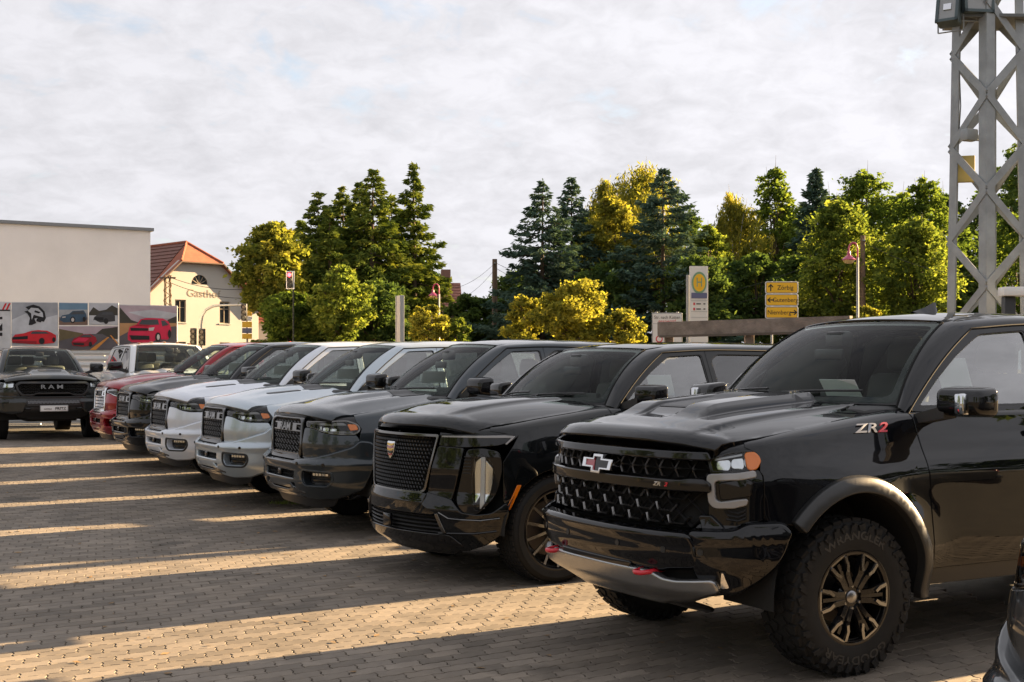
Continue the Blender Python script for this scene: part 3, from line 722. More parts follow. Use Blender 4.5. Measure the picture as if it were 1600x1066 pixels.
    fl = MB(); fl.cbox((xs_-.4, 0, P['seat_z']-.28), (2.5, 1.7, .06), .02); fl.cbox((xs_+.1, 0, P['seat_z']), (.8, .26, .3), .05); fl.build('cabin_floor', M_DASH, root, 40)
    hl = MB(); 
    gridmesh('headliner', [[(x, y, float(roofmap(np.array([x]), np.array([y]), np.array([-.05]))[0, 2])) for y in np.linspace(-hy1, hy1, 7)] for x in np.linspace(hx0-.06, xr1+.04, 6)], mat('headliner', (.42, .41, .39), .9), root)
    # ---- underbody
    ub = MB(); xf = P['plan'][0][0]
    ub.cbox(((xf-.25+P['rear']+.2)/2, 0, .50), (xf-.25-P['rear']-.2, 1.02, .22), .04)
    ub.cbox((xf-.45, 0, .60), (.5, 1.25, .3), .04)
    ub.tube([(0, -.75, r), (0, .75, r)], .05, 10); ub.tube([(-wb, -.75, r), (-wb, .75, r)], .06, 10)
    ub.cbox((-.35, 0, .95), (.50, 1.0, .5), .05)
    ub.cbox(((xd0+xd2)/2, 0, .62), (xd0-xd2, 1.75, .16), .04)
    ub.build('underbody', M_LINER, root)
    # bulkhead so that no light leaks through the engine bay
    bk = MB(); bk.box((xd0+.08, 0, .95), (.02, 1.80, .75)); bk.build('bulkhead', M_LINER, root)
    # ---- tail
    if P['kind'] == 'pickup':
        zt = float(B.edge(np.array([-wb]), .95)[1][0]) if False else float(B.edge(-wb, .95)[1]); yo = float(B.edge(-wb, .95)[0])
        bd = MB(); x0, x1 = xd2-.05, P['rear']+.10
        for g in (1, -1): bd.box(((x0+x1)/2, g*(yo-.06), zt-.015), (x0-x1, .10, .03)); bd.box(((x0+x1)/2, g*(yo-.115), zt-.27), (x0-x1, .02, .50))
        bd.box(((x0+x1)/2, 0, zt-.52), (x0-x1, 2*yo-.2, .03)); bd.box((x0-.02, 0, zt-.25), (.03, 2*yo-.2, .52)); bd.build('bed', M_BLK, root)
        tg = MB(); tg.cbox((P['rear']+.08, 0, zt-.27), (.07, 1.50, .52), .02); tg.build('tailgate', PB, root, 40)
        for g in (1, -1):
            tl = MB(); tl.cbox((P['rear']+.10, g*.86, zt-.22), (.10, .18, .40), .03); tl.build('tail_light', mat('tail_red', (.35, .01, .01), .15, coat=1), root, 40)
        bp = MB(); bp.cbox((P['rear']+.02, 0, .62), (.16, 1.86, .22), .04); bp.build('rear_bumper', P.get('rb_m', M_DKCHR), root, 40)
    else:
        tg = MB(); tg.cbox((P['rear']+.10, 0, .98), (.10, 1.80, .80), .04); tg.build('tailgate', PB, root, 40)
        bp = MB(); bp.cbox((P['rear']+.04, 0, .58), (.18, 1.86, .30), .05); bp.build('rear_bumper', PB, root, 40)
        for g in (1, -1):
            tl = MB(); tl.cbox((P['rear']+.10, g*.88, 1.2), (.10, .12, .9), .03); tl.build('tail_light', mat('tail_red', (.35, .01, .01), .15, coat=1), root, 40)
    # ---- wheels
    for cx in (0, -wb):
        for g in (1, -1): make_wheel(root, cx, g*P['track'], g, P['wheel'])
    # ---- door mirrors
    mp_ = P['mirror']
    for g in (1, -1):
        mx, my, mz = mp_['at']
        def shell_pts(k):
            return None
        mb = MB(); L_, Wd, Hh = mp_['size']           # depth along x, width along y, height
        bm = bmesh.new(); bmesh.ops.create_cube(bm, size=1.0)
        for v in bm.verts:
            fr_ = .78 if v.co.x > 0 else 1.0
            v.co = Vector((v.co.x*L_-(.03 if v.co.y > 0 else 0), v.co.y*Wd, v.co.z*Hh*fr_*(1.0 if v.co.y < 0 else .90)))
        bmesh.ops.bevel(bm, geom=bm.edges[:], offset=min(L_, Hh)*.24, segments=4, affect='EDGES', profile=.5)
        bm.verts.index_update(); mb.add([(mx+v.co.x, g*(my+v.co.y), mz+v.co.z) for v in bm.verts], [[q.index for q in f.verts] for f in bm.faces]); bm.free()
        mo = mb.build('door_mirror', mp_.get('m', M_BLKG), root, 40)
        arm = MB(); ya = cb['yb']-.06
        arm.add(*_wedge((mx+.02, g*(my-Wd*.30), mz-Hh*.30), (mx+.06, g*ya, mz-Hh*.62), (.10, .07), (.13, .05))); arm.build('mirror_arm', M_BLK, mo, 40)
        gl = MB(); gl.cbox((mx-L_/2-.001, g*my, mz), (.006, Wd*.84, Hh*.80), .002); gl.build('mirror_glass', M_CHROME, mo)
        if mp_.get('signal'):
            sg = MB(); sg.cbox((mx+L_*.39, g*(my+Wd*.12), mz-.01), (.05, .07, Hh*.62), .012); sg.build('turn_signal', M_LAMP, mo, 40)
    return root, B
def _wedge(a, b, sa, sb):
    a = Vector(a); b = Vector(b); v = []
    for p, s_ in ((a, sa), (b, sb)):
        for sx, sz in ((-1, -1), (1, -1), (1, 1), (-1, 1)): v.append(p+Vector((sx*s_[0]/2, 0, sz*s_[1]/2)))
    return v, [(0, 3, 2, 1), (4, 5, 6, 7), (0, 1, 5, 4), (1, 2, 6, 5), (2, 3, 7, 6), (3, 0, 4, 7)]

# ------------------------------------------------------------------ front ends
def bars_on(name, lines, mp, m, parent, w=.008, h=.012, d=0.0, dm=None):
    """bars along polylines [(u, v), ...] laid on a surface"""
    mb = MB()
    for ln in lines:
        uv = np.array(ln, float)
        A = mp(uv[:, 0], uv[:, 1], np.full(len(uv), d)); Bk = mp(uv[:, 0], uv[:, 1], np.full(len(uv), d-h))
        T = np.gradient(uv, axis=0); T /= np.maximum(np.linalg.norm(T, axis=1, keepdims=True), 1e-9); Nn = np.stack([-T[:, 1], T[:, 0]], 1)*w/2
        p1 = mp(uv[:, 0]+Nn[:, 0], uv[:, 1]+Nn[:, 1], np.full(len(uv), d-h*.3)); p2 = mp(uv[:, 0]-Nn[:, 0], uv[:, 1]-Nn[:, 1], np.full(len(uv), d-h*.3))
        b1 = mp(uv[:, 0]+Nn[:, 0], uv[:, 1]+Nn[:, 1], np.full(len(uv), d-h)); b2 = mp(uv[:, 0]-Nn[:, 0], uv[:, 1]-Nn[:, 1], np.full(len(uv), d-h))
        v = []; f = []
        for i in range(len(uv)): v += [tuple(p1[i]), tuple(A[i]), tuple(p2[i]), tuple(b2[i]), tuple(b1[i])]
        for i in range(len(uv)-1):
            for k in range(5): f.append((i*5+k, i*5+(k+1) % 5, (i+1)*5+(k+1) % 5, (i+1)*5+k))
        f += [(0, 1, 2, 3, 4), tuple((len(uv)-1)*5+k for k in range(5))]
        mb.add(v, f)
    return mb.build(name, m, parent)
def inside(poly, u, v):
    c = False; n = len(poly)
    for i in range(n):
        x1, y1 = poly[i][:2]; x2, y2 = poly[(i+1) % n][:2]
        if (y1 > v) != (y2 > v) and u < (x2-x1)*(v-y1)/(y2-y1)+x1: c = not c
    return c
def scale_poly(p, fu, fv=None):
    fv = fu if fv is None else fv; c = np.mean([q[:2] for q in p], 0); return [(c[0]+(q[0]-c[0])*fu, c[1]+(q[1]-c[1])*fv) for q in p]
def ring(name, outer, wdt, mp, m, parent, d=0.0, t=.03, c=.006, du=.08):
    ce = np.mean([q[:2] for q in outer], 0); span = np.ptp(np.array([q[:2] for q in outer]), axis=0)
    inner = [(ce[0]+(q[0]-ce[0])*(1-2*wdt/span[0]), ce[1]+(q[1]-ce[1])*(1-2*wdt/span[1])) for q in outer]
    return patch(name, outer, mp, m, parent, holes=[inner], du=du, dv=0, t=t, c=c, d=d), inner
def hexmesh(poly, px, pz, amp, u0, u1, z0, z1, n=4):
    """two families of zigzag lines that make a honeycomb, clipped to a polygon"""
    L = []; k = 0; z = z0
    while z <= z1:
        for fam in (0, 1):
            cur = []
            us = np.arange(u0, u1, px/4)
            for i, u in enumerate(us):
                ph = (i+2*(k % 2)+(0 if fam == 0 else 2)) % 4; off = (0, amp, amp, 0)[ph] if fam == 0 else (0, -amp, -amp, 0)[ph]
                ph = (i+2*(k % 2)) % 4; s_ = (0, 1, 1, 0)[ph]
                vv = z+(amp*s_ if fam == 0 else -amp*s_)
                if inside(poly, u, vv): cur.append((u, vv))
                else:
                    if len(cur) > 1: L.append(cur)
                    cur = []
            if len(cur) > 1: L.append(cur)
        z += pz; k += 1
    return L
def mirror2(poly): return [(-p[0],)+tuple(p[1:]) for p in poly][::-1]

# ---- half-ton pickup with the upright grille
def ram_params():
    P = dict(kind='pickup', plan=[(1.06, 0), (1.06, .22), (1.05, .46), (1.0, .70), (.86, .90), (.60, 1.0), (.25, 1.025), (-.6, 1.03), (-2, 1.03), (-3.5, 1.03), (-4.5, 1.01), (-4.9, .98)], corner_x=.62,
             r=.41, wb=3.67, arch=.50, arch_z0=.74, sill=.50, doors=(-.46, -1.60, -2.86), rear=-4.87, bed_z=1.33, flare=.022,
             ins_front=[(.25, .12), (.42, .03), (.55, .0), (.72, .0), (.77, .03), (1.0, .035), (1.13, .05)], ins_side=[(.40, .06), (.56, .02), (.75, 0.004), (.98, 0), (1.08, .012), (1.2, .045), (1.33, .085)],
             z1=[(1.1, 1.11), (.6, 1.145), (0, 1.225), (-.3, 1.268), (-.65, 1.315), (-3, 1.325), (-5, 1.33)], rh=[(1.1, .10), (0, .14), (-.3, .14), (-.6, .04), (-5, .04)], rv=[(1.1, .06), (0, .085), (-.3, .085), (-.6, .03), (-5, .03)],
             belt=[(-.5, 1.345), (-3.2, 1.36)], hood_x0=-.38, hood_xc=.66, cowl_k=.20, hood_fy=.7, hood_back=.055, hood_r=.16, hood_drop=.085, hood_p=2.6,
             hood_zc=[(-.5, 1.405), (0, 1.39), (.4, 1.355), (.75, 1.305), (1.0, 1.265)],
             hood_bulge=lambda x, a: .030*(1-ss(.30, .46, a))*ss(-.1, .5, -np.asarray(x)+.75)+.016*np.exp(-((a-.62)/.10)**2)*ss(-.3, .2, .6-np.asarray(x)),
             fender_front=[(.645, 1.135), (.620, 1.105), (.590, 1.06), (.605, 1.0), (.612, .945), (.48, .925), (.455, .86)],
             cab=dict(base=[(-.16, 1.395), (-.44, .79, 1.385)], head=[(-.98, 1.915), (-1.10, .60, 1.895)], aline=(-.48, -1.16), abow=.02, yb=.915, tum=.32, cv=.10, zt=[(-1.1, 1.865), (-1.7, 1.885), (-2.9, 1.86)],
                      roof_z=[(-.95, 1.92), (-1.25, 1.958), (-1.8, 1.978), (-2.6, 1.97), (-3.0, 1.935)], roof_end=-3.0, bpost=((-1.62, -1.60), 0), cpost=(-2.80, -2.72), rear_top=-3.0, rear_bot=-3.02, crown=.04),
             seat_z=.86, seat_x=-1.40, track=.865, wheel=dict(R=.41, rim=.262, w=.275, style='road', ns=6, twin=True, sp=.03, sw=.024, spoke_m=M_SATIN, lip=M_SATIN),
             mirror=dict(at=(-.62, 1.13, 1.47), size=(.17, .28, .21), m=M_BLKG), frame_m=None)
    P['frame_m'] = PLACEHOLDER
    return P
def ram_front(root, B, P, chrome=False, sport=False):
    fm = B.fm(); qx = lambda x: float(B.qx(x)); G = M_CHROME if chrome else M_DKCHR
    # grille
    go = rounded([(-.478, 1.150, .05), (-.40, 1.192, .06), (.40, 1.192, .06), (.478, 1.150, .05), (.455, .775, .05), (.40, .748, .05), (-.40, .748, .05), (-.455, .775, .05)], .05, 4)
    gr, inner = ring('grille', go, .036, fm, M_BLKG if not chrome else M_CHROME, root, d=.025, t=.07, c=.010)
    patch('grille_backing', scale_poly(go, .97), fm, M_VOID, gr, du=.1, dv=0, t=.01, c=0.001, d=-.035)
    L = hexmesh(inner, .096, .056, .018, -.48, .48, .79, 1.17)
    bars_on('grille_mesh', L, fm, M_CHROME if chrome else mat('grille_dark', (.10, .098, .095), .28, .9), gr, .012, .02, d=.004)
    patch('grille_bar', rounded([(-.445, 1.100), (.445, 1.100), (.445, 1.020), (-.445, 1.020)], .012), fm, G, gr, holes=[rounded([(-.433, 1.088), (-.30, 1.088), (-.30, 1.032), (-.433, 1.032)], .01), rounded([(.30, 1.088), (.433, 1.088), (.433, 1.032), (.30, 1.032)], .01)], du=.05, dv=0, t=.03, c=.003, d=.010)
    text_on('lettering', 'RAM', .112, fm, M_DKCHR if not chrome else M_BLKG, gr, at=(0, 1.060), h=.014, sx=1.45, d=.010)
    lip = patch('grille_lip', rounded([(-.40, .80), (.40, .80), (.385, .762), (-.385, .762)], .012), fm, G, gr, du=.08, dv=0, t=.02, c=.004, d=.012)
    # headlights, fascia and bumper wings
    for g in (1, -1):
        m2 = B.fm(g)
        ho = rounded([(.515, 1.128, .02), (qx(.74), 1.150, .03), (qx(.625), 1.105, .03), (qx(.600), 1.05, .04), (qx(.645), 1.005, .03), (.94, 1.005, .06), (.80, 1.025, .05), (.66, 1.065, .05), (.53, 1.075, .02)], .03, 4)
        hl = patch('headlight', ho, m2, M_VOID, root, du=.05, dv=0, t=.02, c=.001, d=-.045)
        ring('headlight_bezel', ho, .012, m2, G if not sport else M_BLKG, hl, d=.004, t=.05, c=.004, du=.05)
        patch('headlight_lens', scale_poly(ho, .985, .97), m2, M_LENS, hl, du=.04, dv=.03, t=.004, c=.001, d=.002)
        e = qx(.68)
        drl = patch('running_light', rounded([(.545, 1.108), (e-.10, 1.118), (e-.06, 1.095), (.80, 1.092), (.70, 1.098)], .008), m2, M_DRL, hl, du=.05, dv=0, t=.02, c=.003, d=-.018)
        lo = .72
        for k, (a, b_) in enumerate(((.68, .75), (.78, .85), (.88, .95))):
            zz = 1.078-.010*k
            patch('projector', rounded([(a, zz), (b_, zz), (b_, zz-.040), (a, zz-.040)], .012), m2, M_LAMP, hl, du=.03, dv=0, t=.02, c=.008, d=-.020)
        patch('lower_light_bar', rounded([(.84, 1.026), (qx(.69), 1.022), (qx(.67), 1.032), (.84, 1.036)], .003), m2, M_DRL, hl, du=.05, dv=0, t=.015, c=.002, d=-.015)
        patch('amber_marker', rounded([(e-.05, 1.105), (e+.035, 1.10), (e+.055, 1.055), (e-.02, 1.045)], .012), m2, M_AMBER, hl, du=.03, dv=0, t=.02, c=.004, d=.004)
        patch('nose_panel', [(.49, 1.125), (qx(.74), 1.14), (qx(.61), 1.09), (qx(.59), 1.20), (.80, 1.195), (.49, 1.19)], m2, M_BLK if not chrome else PLACEHOLDER, root, du=.04, dv=.03, t=.02, c=.002, d=-.006)
        fo = rounded([(.502, 1.06, .02), (.56, 1.060, .02), (.67, 1.050, .05), (.81, 1.010, .05), (.95, .992, .05), (qx(.645), .992, .01), (qx(.618), .945, .01), (qx(.66), .885, .05), (.88, .80, .1), (.70, .765, .05), (.482, .765, .02)], .03, 4)
        patch('front_fascia', fo, m2, PLACEHOLDER, root, du=.045, dv=.04, t=.04, c=.006, d=lambda u, v: .004+.018*np.exp(-((v-.90)/.10)**2))
        # fog pocket
        po = rounded([(.585, .655, .03), (.93, .640, .05), (.945, .56, .05), (.90, .490, .05), (.62, .490, .05), (.575, .56, .05)], .05, 5)
        pk = patch('fog_pocket', scale_poly(po, 1.08), m2, M_BLK, root, du=.06, dv=0, t=.02, c=.001, d=-.045)
        fl_ = MB()
        fo2 = patch('fog_light', rounded([(.66, .632), (.91, .620), (.90, .585), (.68, .592)], .012), m2, M_BLKG, pk, du=.05, dv=0, t=.04, c=.004, d=-.012)
        for a in (.70, .74, .78, .82, .86): patch('fog_lamp', rounded([(a-.014, .622), (a+.014, .621), (a+.014, .598), (a-.014, .599)], .004), m2, M_LAMP, pk, du=0, dv=0, t=.01, c=.003, d=-.006)
        patch('fog_trim', rounded([(.64, .560), (.91, .556), (.88, .512), (.66, .512)], .02), m2, M_BLKG, pk, du=.05, dv=0, t=.04, c=.006, d=-.02)
        patch('pocket_trim', scale_poly(po, 1.035, 1.05), m2, PLACEHOLDER if not sport else M_BLK, pk, holes=[scale_poly(po, .965, .93)], du=.05, dv=0, t=.05, c=.006, d=.060)
    top = [(.0, .742), (.42, .742), (.52, .752), (.72, .762), (.88, .795), (qx(.67), .875), (qx(.615), .932), (qx(.51), .918), (qx(.475), .86), (qx(.49), .72), (qx(.59), .47), (.95, .385), (.70, .372), (.50, .39), (.40, .43), (.0, .43)]
    bo = rounded([(u, v, .03) for u, v in top[1:-1]], .03, 3)
    full = bo+mirror2(bo)
    cg = rounded([(-.445, .645), (.445, .645), (.43, .545), (-.43, .545)], .03, 4)
    hk = rounded([(.285, .525), (.445, .525), (.45, .455), (.36, .455)], .02, 3)
    pl_ = rounded([(.585, .655, .03), (.93, .640, .05), (.945, .56, .05), (.90, .490, .05), (.62, .490, .05), (.575, .56, .05)], .05, 5)
    bd = lambda u, v: .055+.014*np.exp(-((v-.71)/.035)**2)-.02*ss(.50, .36, v)
    bump = patch('front_bumper', full, fm, PLACEHOLDER if not chrome else PLACEHOLDER, root, holes=[cg, hk, mirror2(hk), pl_, mirror2(pl_)], du=.05, dv=.03, t=.09, c=.020, d=bd)
    patch('lower_grille', scale_poly(cg, 1.05, 1.1), fm, M_VOID, bump, du=.1, dv=0, t=.02, c=.001, d=-.02)
    bars_on('lower_grille_mesh', hexmesh(cg, .055, .032, .009, -.44, .44, .555, .64), fm, M_BLK, bump, .007, .015, d=.012)
    mbs = MB(); p = fm(np.array([-.02]), np.array([.60]), np.array([.025]))[0]; mbs.cbox(Vector(p), (.03, .09, .06), .008); mbs.build('radar_sensor', M_BLKG, bump, 40)
    for g in (1, -1):
        patch('tow_recess', scale_poly(hk, 1.1), B.fm(g), M_VOID, bump, du=.1, dv=0, t=.02, c=.001, d=-.03)
        for u in (.52, .86):
            p = B.map(np.array([u]), np.array([.712]), np.array([.072]), g)[0]; n_ = B.map(np.array([u]), np.array([.712]), np.array([.082]), g)[0]-p; n_ = Vector(n_).normalized()
            sn = MB(); sn.tube([Vector(p)-n_*.01, Vector(p)+n_*.002], .016, 14); sn.build('parking_sensor', M_BLKG, bump, 40)
    lipo = rounded([(-.60, .425), (-.40, .455), (-.30, .452), (-.25, .432), (.25, .432), (.30, .452), (.40, .455), (.60, .425), (.52, .365), (-.52, .365)], .02, 3)
    patch('bumper_lip', lipo, fm, G if not chrome else PLACEHOLDER, bump, du=.06, dv=.03, t=.06, c=.008, d=lambda u, v: .050-.05*ss(.42, .36, v))
    dam = [(-.98, .40), (.98, .40), (.90, .30), (.60, .262), (-.60, .262), (-.90, .30)]
    patch('air_dam', rounded(dam, .04), fm, M_BLK, bump, du=.08, dv=.05, t=.03, c=.004, d=-.03)
    # hood vents / badges
    hm, HZ = P['_hood']
    if not chrome:
        for g in (1, -1):
            vo = rounded([(.50, g*.43), (.12, g*.48), (.12, g*.60), (.40, g*.56)], .02)
            if sport: patch('hood_vent', vo, hm, M_BLK, P['_hood_obj'], du=.05, dv=.03, t=.02, c=.003, d=.006)
            vo2 = rounded([(.02, g*.24), (.02, g*.62), (-.25, g*.64), (-.20, g*.24)], .03)
            patch('cowl_vent', vo2, hm, M_BLK, P['_hood_obj'], du=.05, dv=.04, t=.02, c=.003, d=.005)
    return root

# ---- lifted off-road pickup in the foreground
def chevy_params():
    P = dict(kind='pickup', plan=[(.97, 0), (.97, .22), (.95, .46), (.88, .70), (.735, .91), (.51, 1.01), (.2, 1.03), (-.6, 1.02), (-2, 1.03), (-3.5, 1.03), (-4.6, 1.01), (-5.0, .97)], corner_x=.55,
             r=.42, wb=3.745, arch=.525, arch_k=1.15, arch_z0=.84, sill=.54, doors=(-.60, -1.72, -2.88), rear=-4.95, bed_z=1.42, flare=.03,
             ins_front=[(.3, .10), (.5, .02), (.6, .0), (.78, .0), (.84, .03), (1.02, .03), (1.2, .045), (1.3, .06)], ins_side=[(.42, .05), (.56, .016), (.70, .006), (.90, .004), (1.06, .0), (1.12, .012), (1.20, .046), (1.28, .076), (1.36, .100), (1.44, .122)],
             z1=[(1.0, 1.20), (.6, 1.235), (.2, 1.28), (-.2, 1.325), (-.5, 1.36), (-.8, 1.385), (-3, 1.39), (-5, 1.40)], rh=[(1.0, .07), (0, .13), (-.45, .14), (-.75, .04), (-5, .04)], rv=[(1.0, .05), (0, .08), (-.45, .085), (-.75, .035), (-5, .035)],
             belt=[(-.5, 1.42), (-3.2, 1.425)], hood_x0=-.46, hood_xc=.66, cowl_k=.22, hood_fy=.7, hood_back=.035, hood_r=.10, hood_drop=.075, hood_p=3.0,
             hood_zc=[(-.7, 1.475), (-.2, 1.445), (.3, 1.405), (.7, 1.355), (1.0, 1.325)],
             hood_bulge=lambda x, a: .052*(1-ss(.355, .405, a))*ss(-.75, -.30, np.asarray(x)+.02)*(1-ss(.42, .62, np.asarray(x)))+.022*(1-ss(.62, .665, a))*(1-ss(.6, .85, np.asarray(x)))-.020*(1-ss(.14, .18, a))*ss(.0, .10, np.asarray(x))*(1-ss(.5, .65, np.asarray(x))),
             fender_front=[(.66, 1.255), (.615, 1.225), (.585, 1.17), (.59, 1.125), (.575, 1.10), (.57, .870), (.50, .850), (.45, .845)],
             cab=dict(base=[(-.24, 1.475), (-.55, .80, 1.465)], head=[(-.98, 1.960), (-1.10, .62, 1.940)], aline=(-.56, -1.22), abow=.035, yb=.888, tum=.28, cv=.10, zt=[(-1.2, 1.900), (-1.8, 1.935), (-3.0, 1.91)],
                      roof_z=[(-.92, 1.965), (-1.20, 2.005), (-1.7, 2.035), (-2.6, 2.03), (-3.05, 1.99)], roof_end=-3.05, bpost=((-1.74, -1.72), 0), cpost=(-2.86, -2.78), rear_top=-3.05, rear_bot=-3.07, crown=.045),
             seat_z=.94, seat_x=-1.62, track=.885, wheel=dict(R=.425, rim=.245, w=.285, style='offroad', lip=M_BLKG, cap_m=M_SATIN),
             mirror=dict(at=(-.68, 1.17, 1.475), size=(.17, .30, .19), m=M_BLKG, signal=True), door_slant=.06)
    P['frame_m'] = PLACEHOLDER
    return P
def chevy_front(root, B, P):
    fm = B.fm(); qx = lambda x: float(B.qx(x)); hm, HZ = P['_hood']
    GM = mat('grille_satin', (.20, .195, .19), .26, .95)
    # upper grille with slot, bars, emblem
    uo = rounded([(-.80, 1.235), (.80, 1.235), (.80, 1.055), (-.80, 1.055)], .02)
    ug = patch('upper_grille', uo, fm, M_VOID, root, du=.08, dv=0, t=.02, c=.001, d=-.06)
    patch('hood_edge_trim', rounded([(-.80, 1.262), (-.42, 1.262), (-.36, 1.275), (.36, 1.275), (.42, 1.262), (.80, 1.262), (.80, 1.240), (.42, 1.240), (.36, 1.252), (-.36, 1.252), (-.42, 1.240), (-.80, 1.240)], .01), fm, M_DKCHR, ug, du=.06, dv=0, t=.05, c=.005, d=.018)
    text_on('hood_lettering', 'CHEVROLET', .028, fm, M_BLKG, ug, at=(0, 1.2625), h=.002, sx=1.9, d=.019)
    patch('upper_bar', rounded([(-.815, 1.212), (.815, 1.212), (.83, 1.184), (-.83, 1.184)], .008), fm, M_BLKG, ug, du=.06, dv=0, t=.06, c=.011, d=.032)
    L = [[(u, 1.125) for u in np.linspace(-.80, .80, 30)]]
    for u in np.arange(-.78, .78, .115):
        for s_ in (1, -1):
            L.append([(u, 1.125+s_*.004), (u+.028, 1.125+s_*.045), (u+.075, 1.125+s_*.045), (u+.103, 1.125+s_*.004)])
    bars_on('upper_grille_mesh', L, fm, GM, ug, .010, .03, d=-.004)
    bars_on('slot_ribs', [[(u, 1.236), (u+.02, 1.213)] for u in np.arange(-.78, .8, .085)], fm, GM, ug, .008, .03, d=-.01)
    mb_ = patch('main_bar', rounded([(-.83, 1.062), (.66, 1.062), (.72, 1.072), (.80, 1.072), (.835, 1.050), (.835, 1.018), (-.83, 1.018)], .010), fm, M_BLKG, ug, du=.06, dv=0, t=.07, c=.010, d=.040)
    text_on('bar_lettering', 'ZR', .030, fm, M_CHROME, mb_, at=(.520, 1.041), h=.003, sx=1.35, shear=.3, d=.041)
    text_on('bar_lettering', '2', .030, fm, M_RED, mb_, at=(.580, 1.041), h=.003, sx=1.35, shear=.3, d=.041)
    # cross shaped emblem
    def bow(k, t=0): return [(-.150*k-t, .006-.028*k), (-.052*k, .006-.028*k), (-.056*k, -.052*k), (.034*k, -.052*k), (.038*k, -.028*k), (.140*k, -.028*k), (.158*k, .028*k), (.052*k, .028*k), (.056*k, .052*k), (-.034*k, .052*k), (-.038*k, .028*k), (-.140*k, .028*k)]
    ec = (0, 1.118)
    em = patch('emblem', [(u+ec[0], v+ec[1]) for u, v in bow(1.0)], fm, M_CHROME, ug, holes=[[(u+ec[0], v+ec[1]) for u, v in bow(.80)]], du=0, dv=0, t=.06, c=.004, d=.062)
    patch('emblem_field', [(u+ec[0], v+ec[1]) for u, v in bow(.84)], fm, M_BLKG, em, du=0, dv=0, t=.02, c=.001, d=.052)
    patch('emblem_red', [(u+ec[0], v+ec[1]) for u, v in ((-.118, -.018), (-.045, -.018), (-.047, -.038), (-.030, -.038), (-.026, .036), (-.040, .020), (-.112, .020))], fm, mat('emblem_red', (.35, .005, .02), .2, coat=1), em, du=0, dv=0, t=.01, c=.001, d=.056)
    # lower grille: rows of open hexagon links
    lo = rounded([(-.82, 1.02), (.82, 1.02), (.80, .885), (.70, .812), (-.70, .812), (-.80, .885)], .02)
    lg = patch('lower_grille', lo, fm, M_VOID, root, du=.08, dv=0, t=.02, c=.001, d=-.05)
    for r_ in range(3):
        z = .985-.066*r_
        for k in range(-5, 6):
            u = k*.158+(.079 if r_ % 2 else 0)
            if abs(u) > .76-.06*r_: continue
            bars_on('grille_link', [[(u-.066, z+.022), (u-.050, z-.020), (u+.040, z-.022), (u+.078, z+.018)]], fm, GM, lg, .013, .035, d=.012+.004*(r_ % 2))
    bars_on('grille_lattice', [[(u, 1.015), (u+.079, .95), (u, .885), (u+.079, .82)] for u in np.arange(-.79, .79, .158)]+[[(u+.158, 1.015), (u+.079, .95), (u+.158, .885), (u+.079, .82)] for u in np.arange(-.79, .70, .158)], fm, M_BLK, lg, .010, .02, d=-.014)
    for g in (1, -1):
        m2 = B.fm(g); e = qx(.66)
        ho = rounded([(.815, 1.175, .01), (.84, 1.190, .01), (qx(.74), 1.222, .02), (qx(.64), 1.238, .03), (qx(.592), 1.195, .05), (qx(.62), 1.135, .03), (qx(.70), 1.118, .02), (.835, 1.108, .01)], .02, 4)
        hl = patch('headlight', ho, m2, M_VOID, root, du=.04, dv=0, t=.02, c=.001, d=-.05)
        ring('headlight_bezel', ho, .010, m2, M_BLKG, hl, d=.004, t=.05, c=.004, du=.05)
        patch('headlight_lens', scale_poly(ho, .99, .97), m2, M_LENS, hl, du=.04, dv=.03, t=.004, c=.001, d=.001)
        for a, b_ in ((.86, .935), (.95, 1.02), (1.03, 1.085)):
            zt_ = 1.172+(a-.86)*.10
            patch('projector', rounded([(a, zt_), (b_, zt_+.006), (b_, zt_-.045), (a, zt_-.043)], .016), m2, M_LAMP, hl, du=.03, dv=0, t=.03, c=.012, d=-.030)
        patch('headlight_brow', rounded([(.85, 1.185), (e-.02, 1.212), (e-.02, 1.203), (.85, 1.176)], .002), m2, M_SATIN, hl, du=.05, dv=0, t=.02, c=.002, d=-.012)
        patch('amber_marker', rounded([(e-.005, 1.216), (e+.055, 1.220), (e+.085, 1.185), (e+.055, 1.138), (e+.010, 1.132)], .02), m2, M_AMBER, hl, du=.02, dv=.02, t=.03, c=.006, d=.010)
        # fascia under the headlight
        patch('nose_panel', [(.80, 1.18), (qx(.64), 1.23), (qx(.58), 1.19), (qx(.57), 1.33), (.80, 1.28)], m2, PLACEHOLDER, root, du=.04, dv=.03, t=.02, c=.002, d=-.006)
        fo = rounded([(.825, 1.105), (qx(.70), 1.114), (qx(.60), 1.128), (qx(.585), 1.10), (qx(.578), .872), (qx(.66), .845), (.86, .815), (.735, .805), (.825, .885)], .012, 3)
        fa = patch('front_fascia', fo, m2, PLACEHOLDER, root, du=.04, dv=.04, t=.05, c=.006, d=.0)
        co = rounded([(.818, 1.100, .02), (qx(.70), 1.110), (qx(.625), 1.124), (qx(.62), 1.100), (qx(.69), 1.085), (.868, 1.078, .01), (.852, 1.060, .01), (.860, .968, .015), (.89, .956, .01), (qx(.69), .972), (qx(.66), .976), (qx(.665), .953), (.96, .936), (.860, .932, .02), (.830, .958, .02)], .008, 3)
        patch('running_light', co, m2, M_DRL, hl, du=.04, dv=.03, t=.05, c=.007, d=.022)
        patch('lower_lamp', rounded([(.885, 1.055), (qx(.66), 1.085), (qx(.635), 1.06), (qx(.645), 1.0), (.895, .978)], .012), m2, M_BLKG, hl, du=.03, dv=0, t=.03, c=.008, d=.010)
        vo = rounded([(.905, .918), (qx(.66), .940), (qx(.66), .872), (.955, .858)], .006)
        vt = patch('side_vent', vo, m2, M_VOID, fa, du=.05, dv=0, t=.01, c=.001, d=.003)
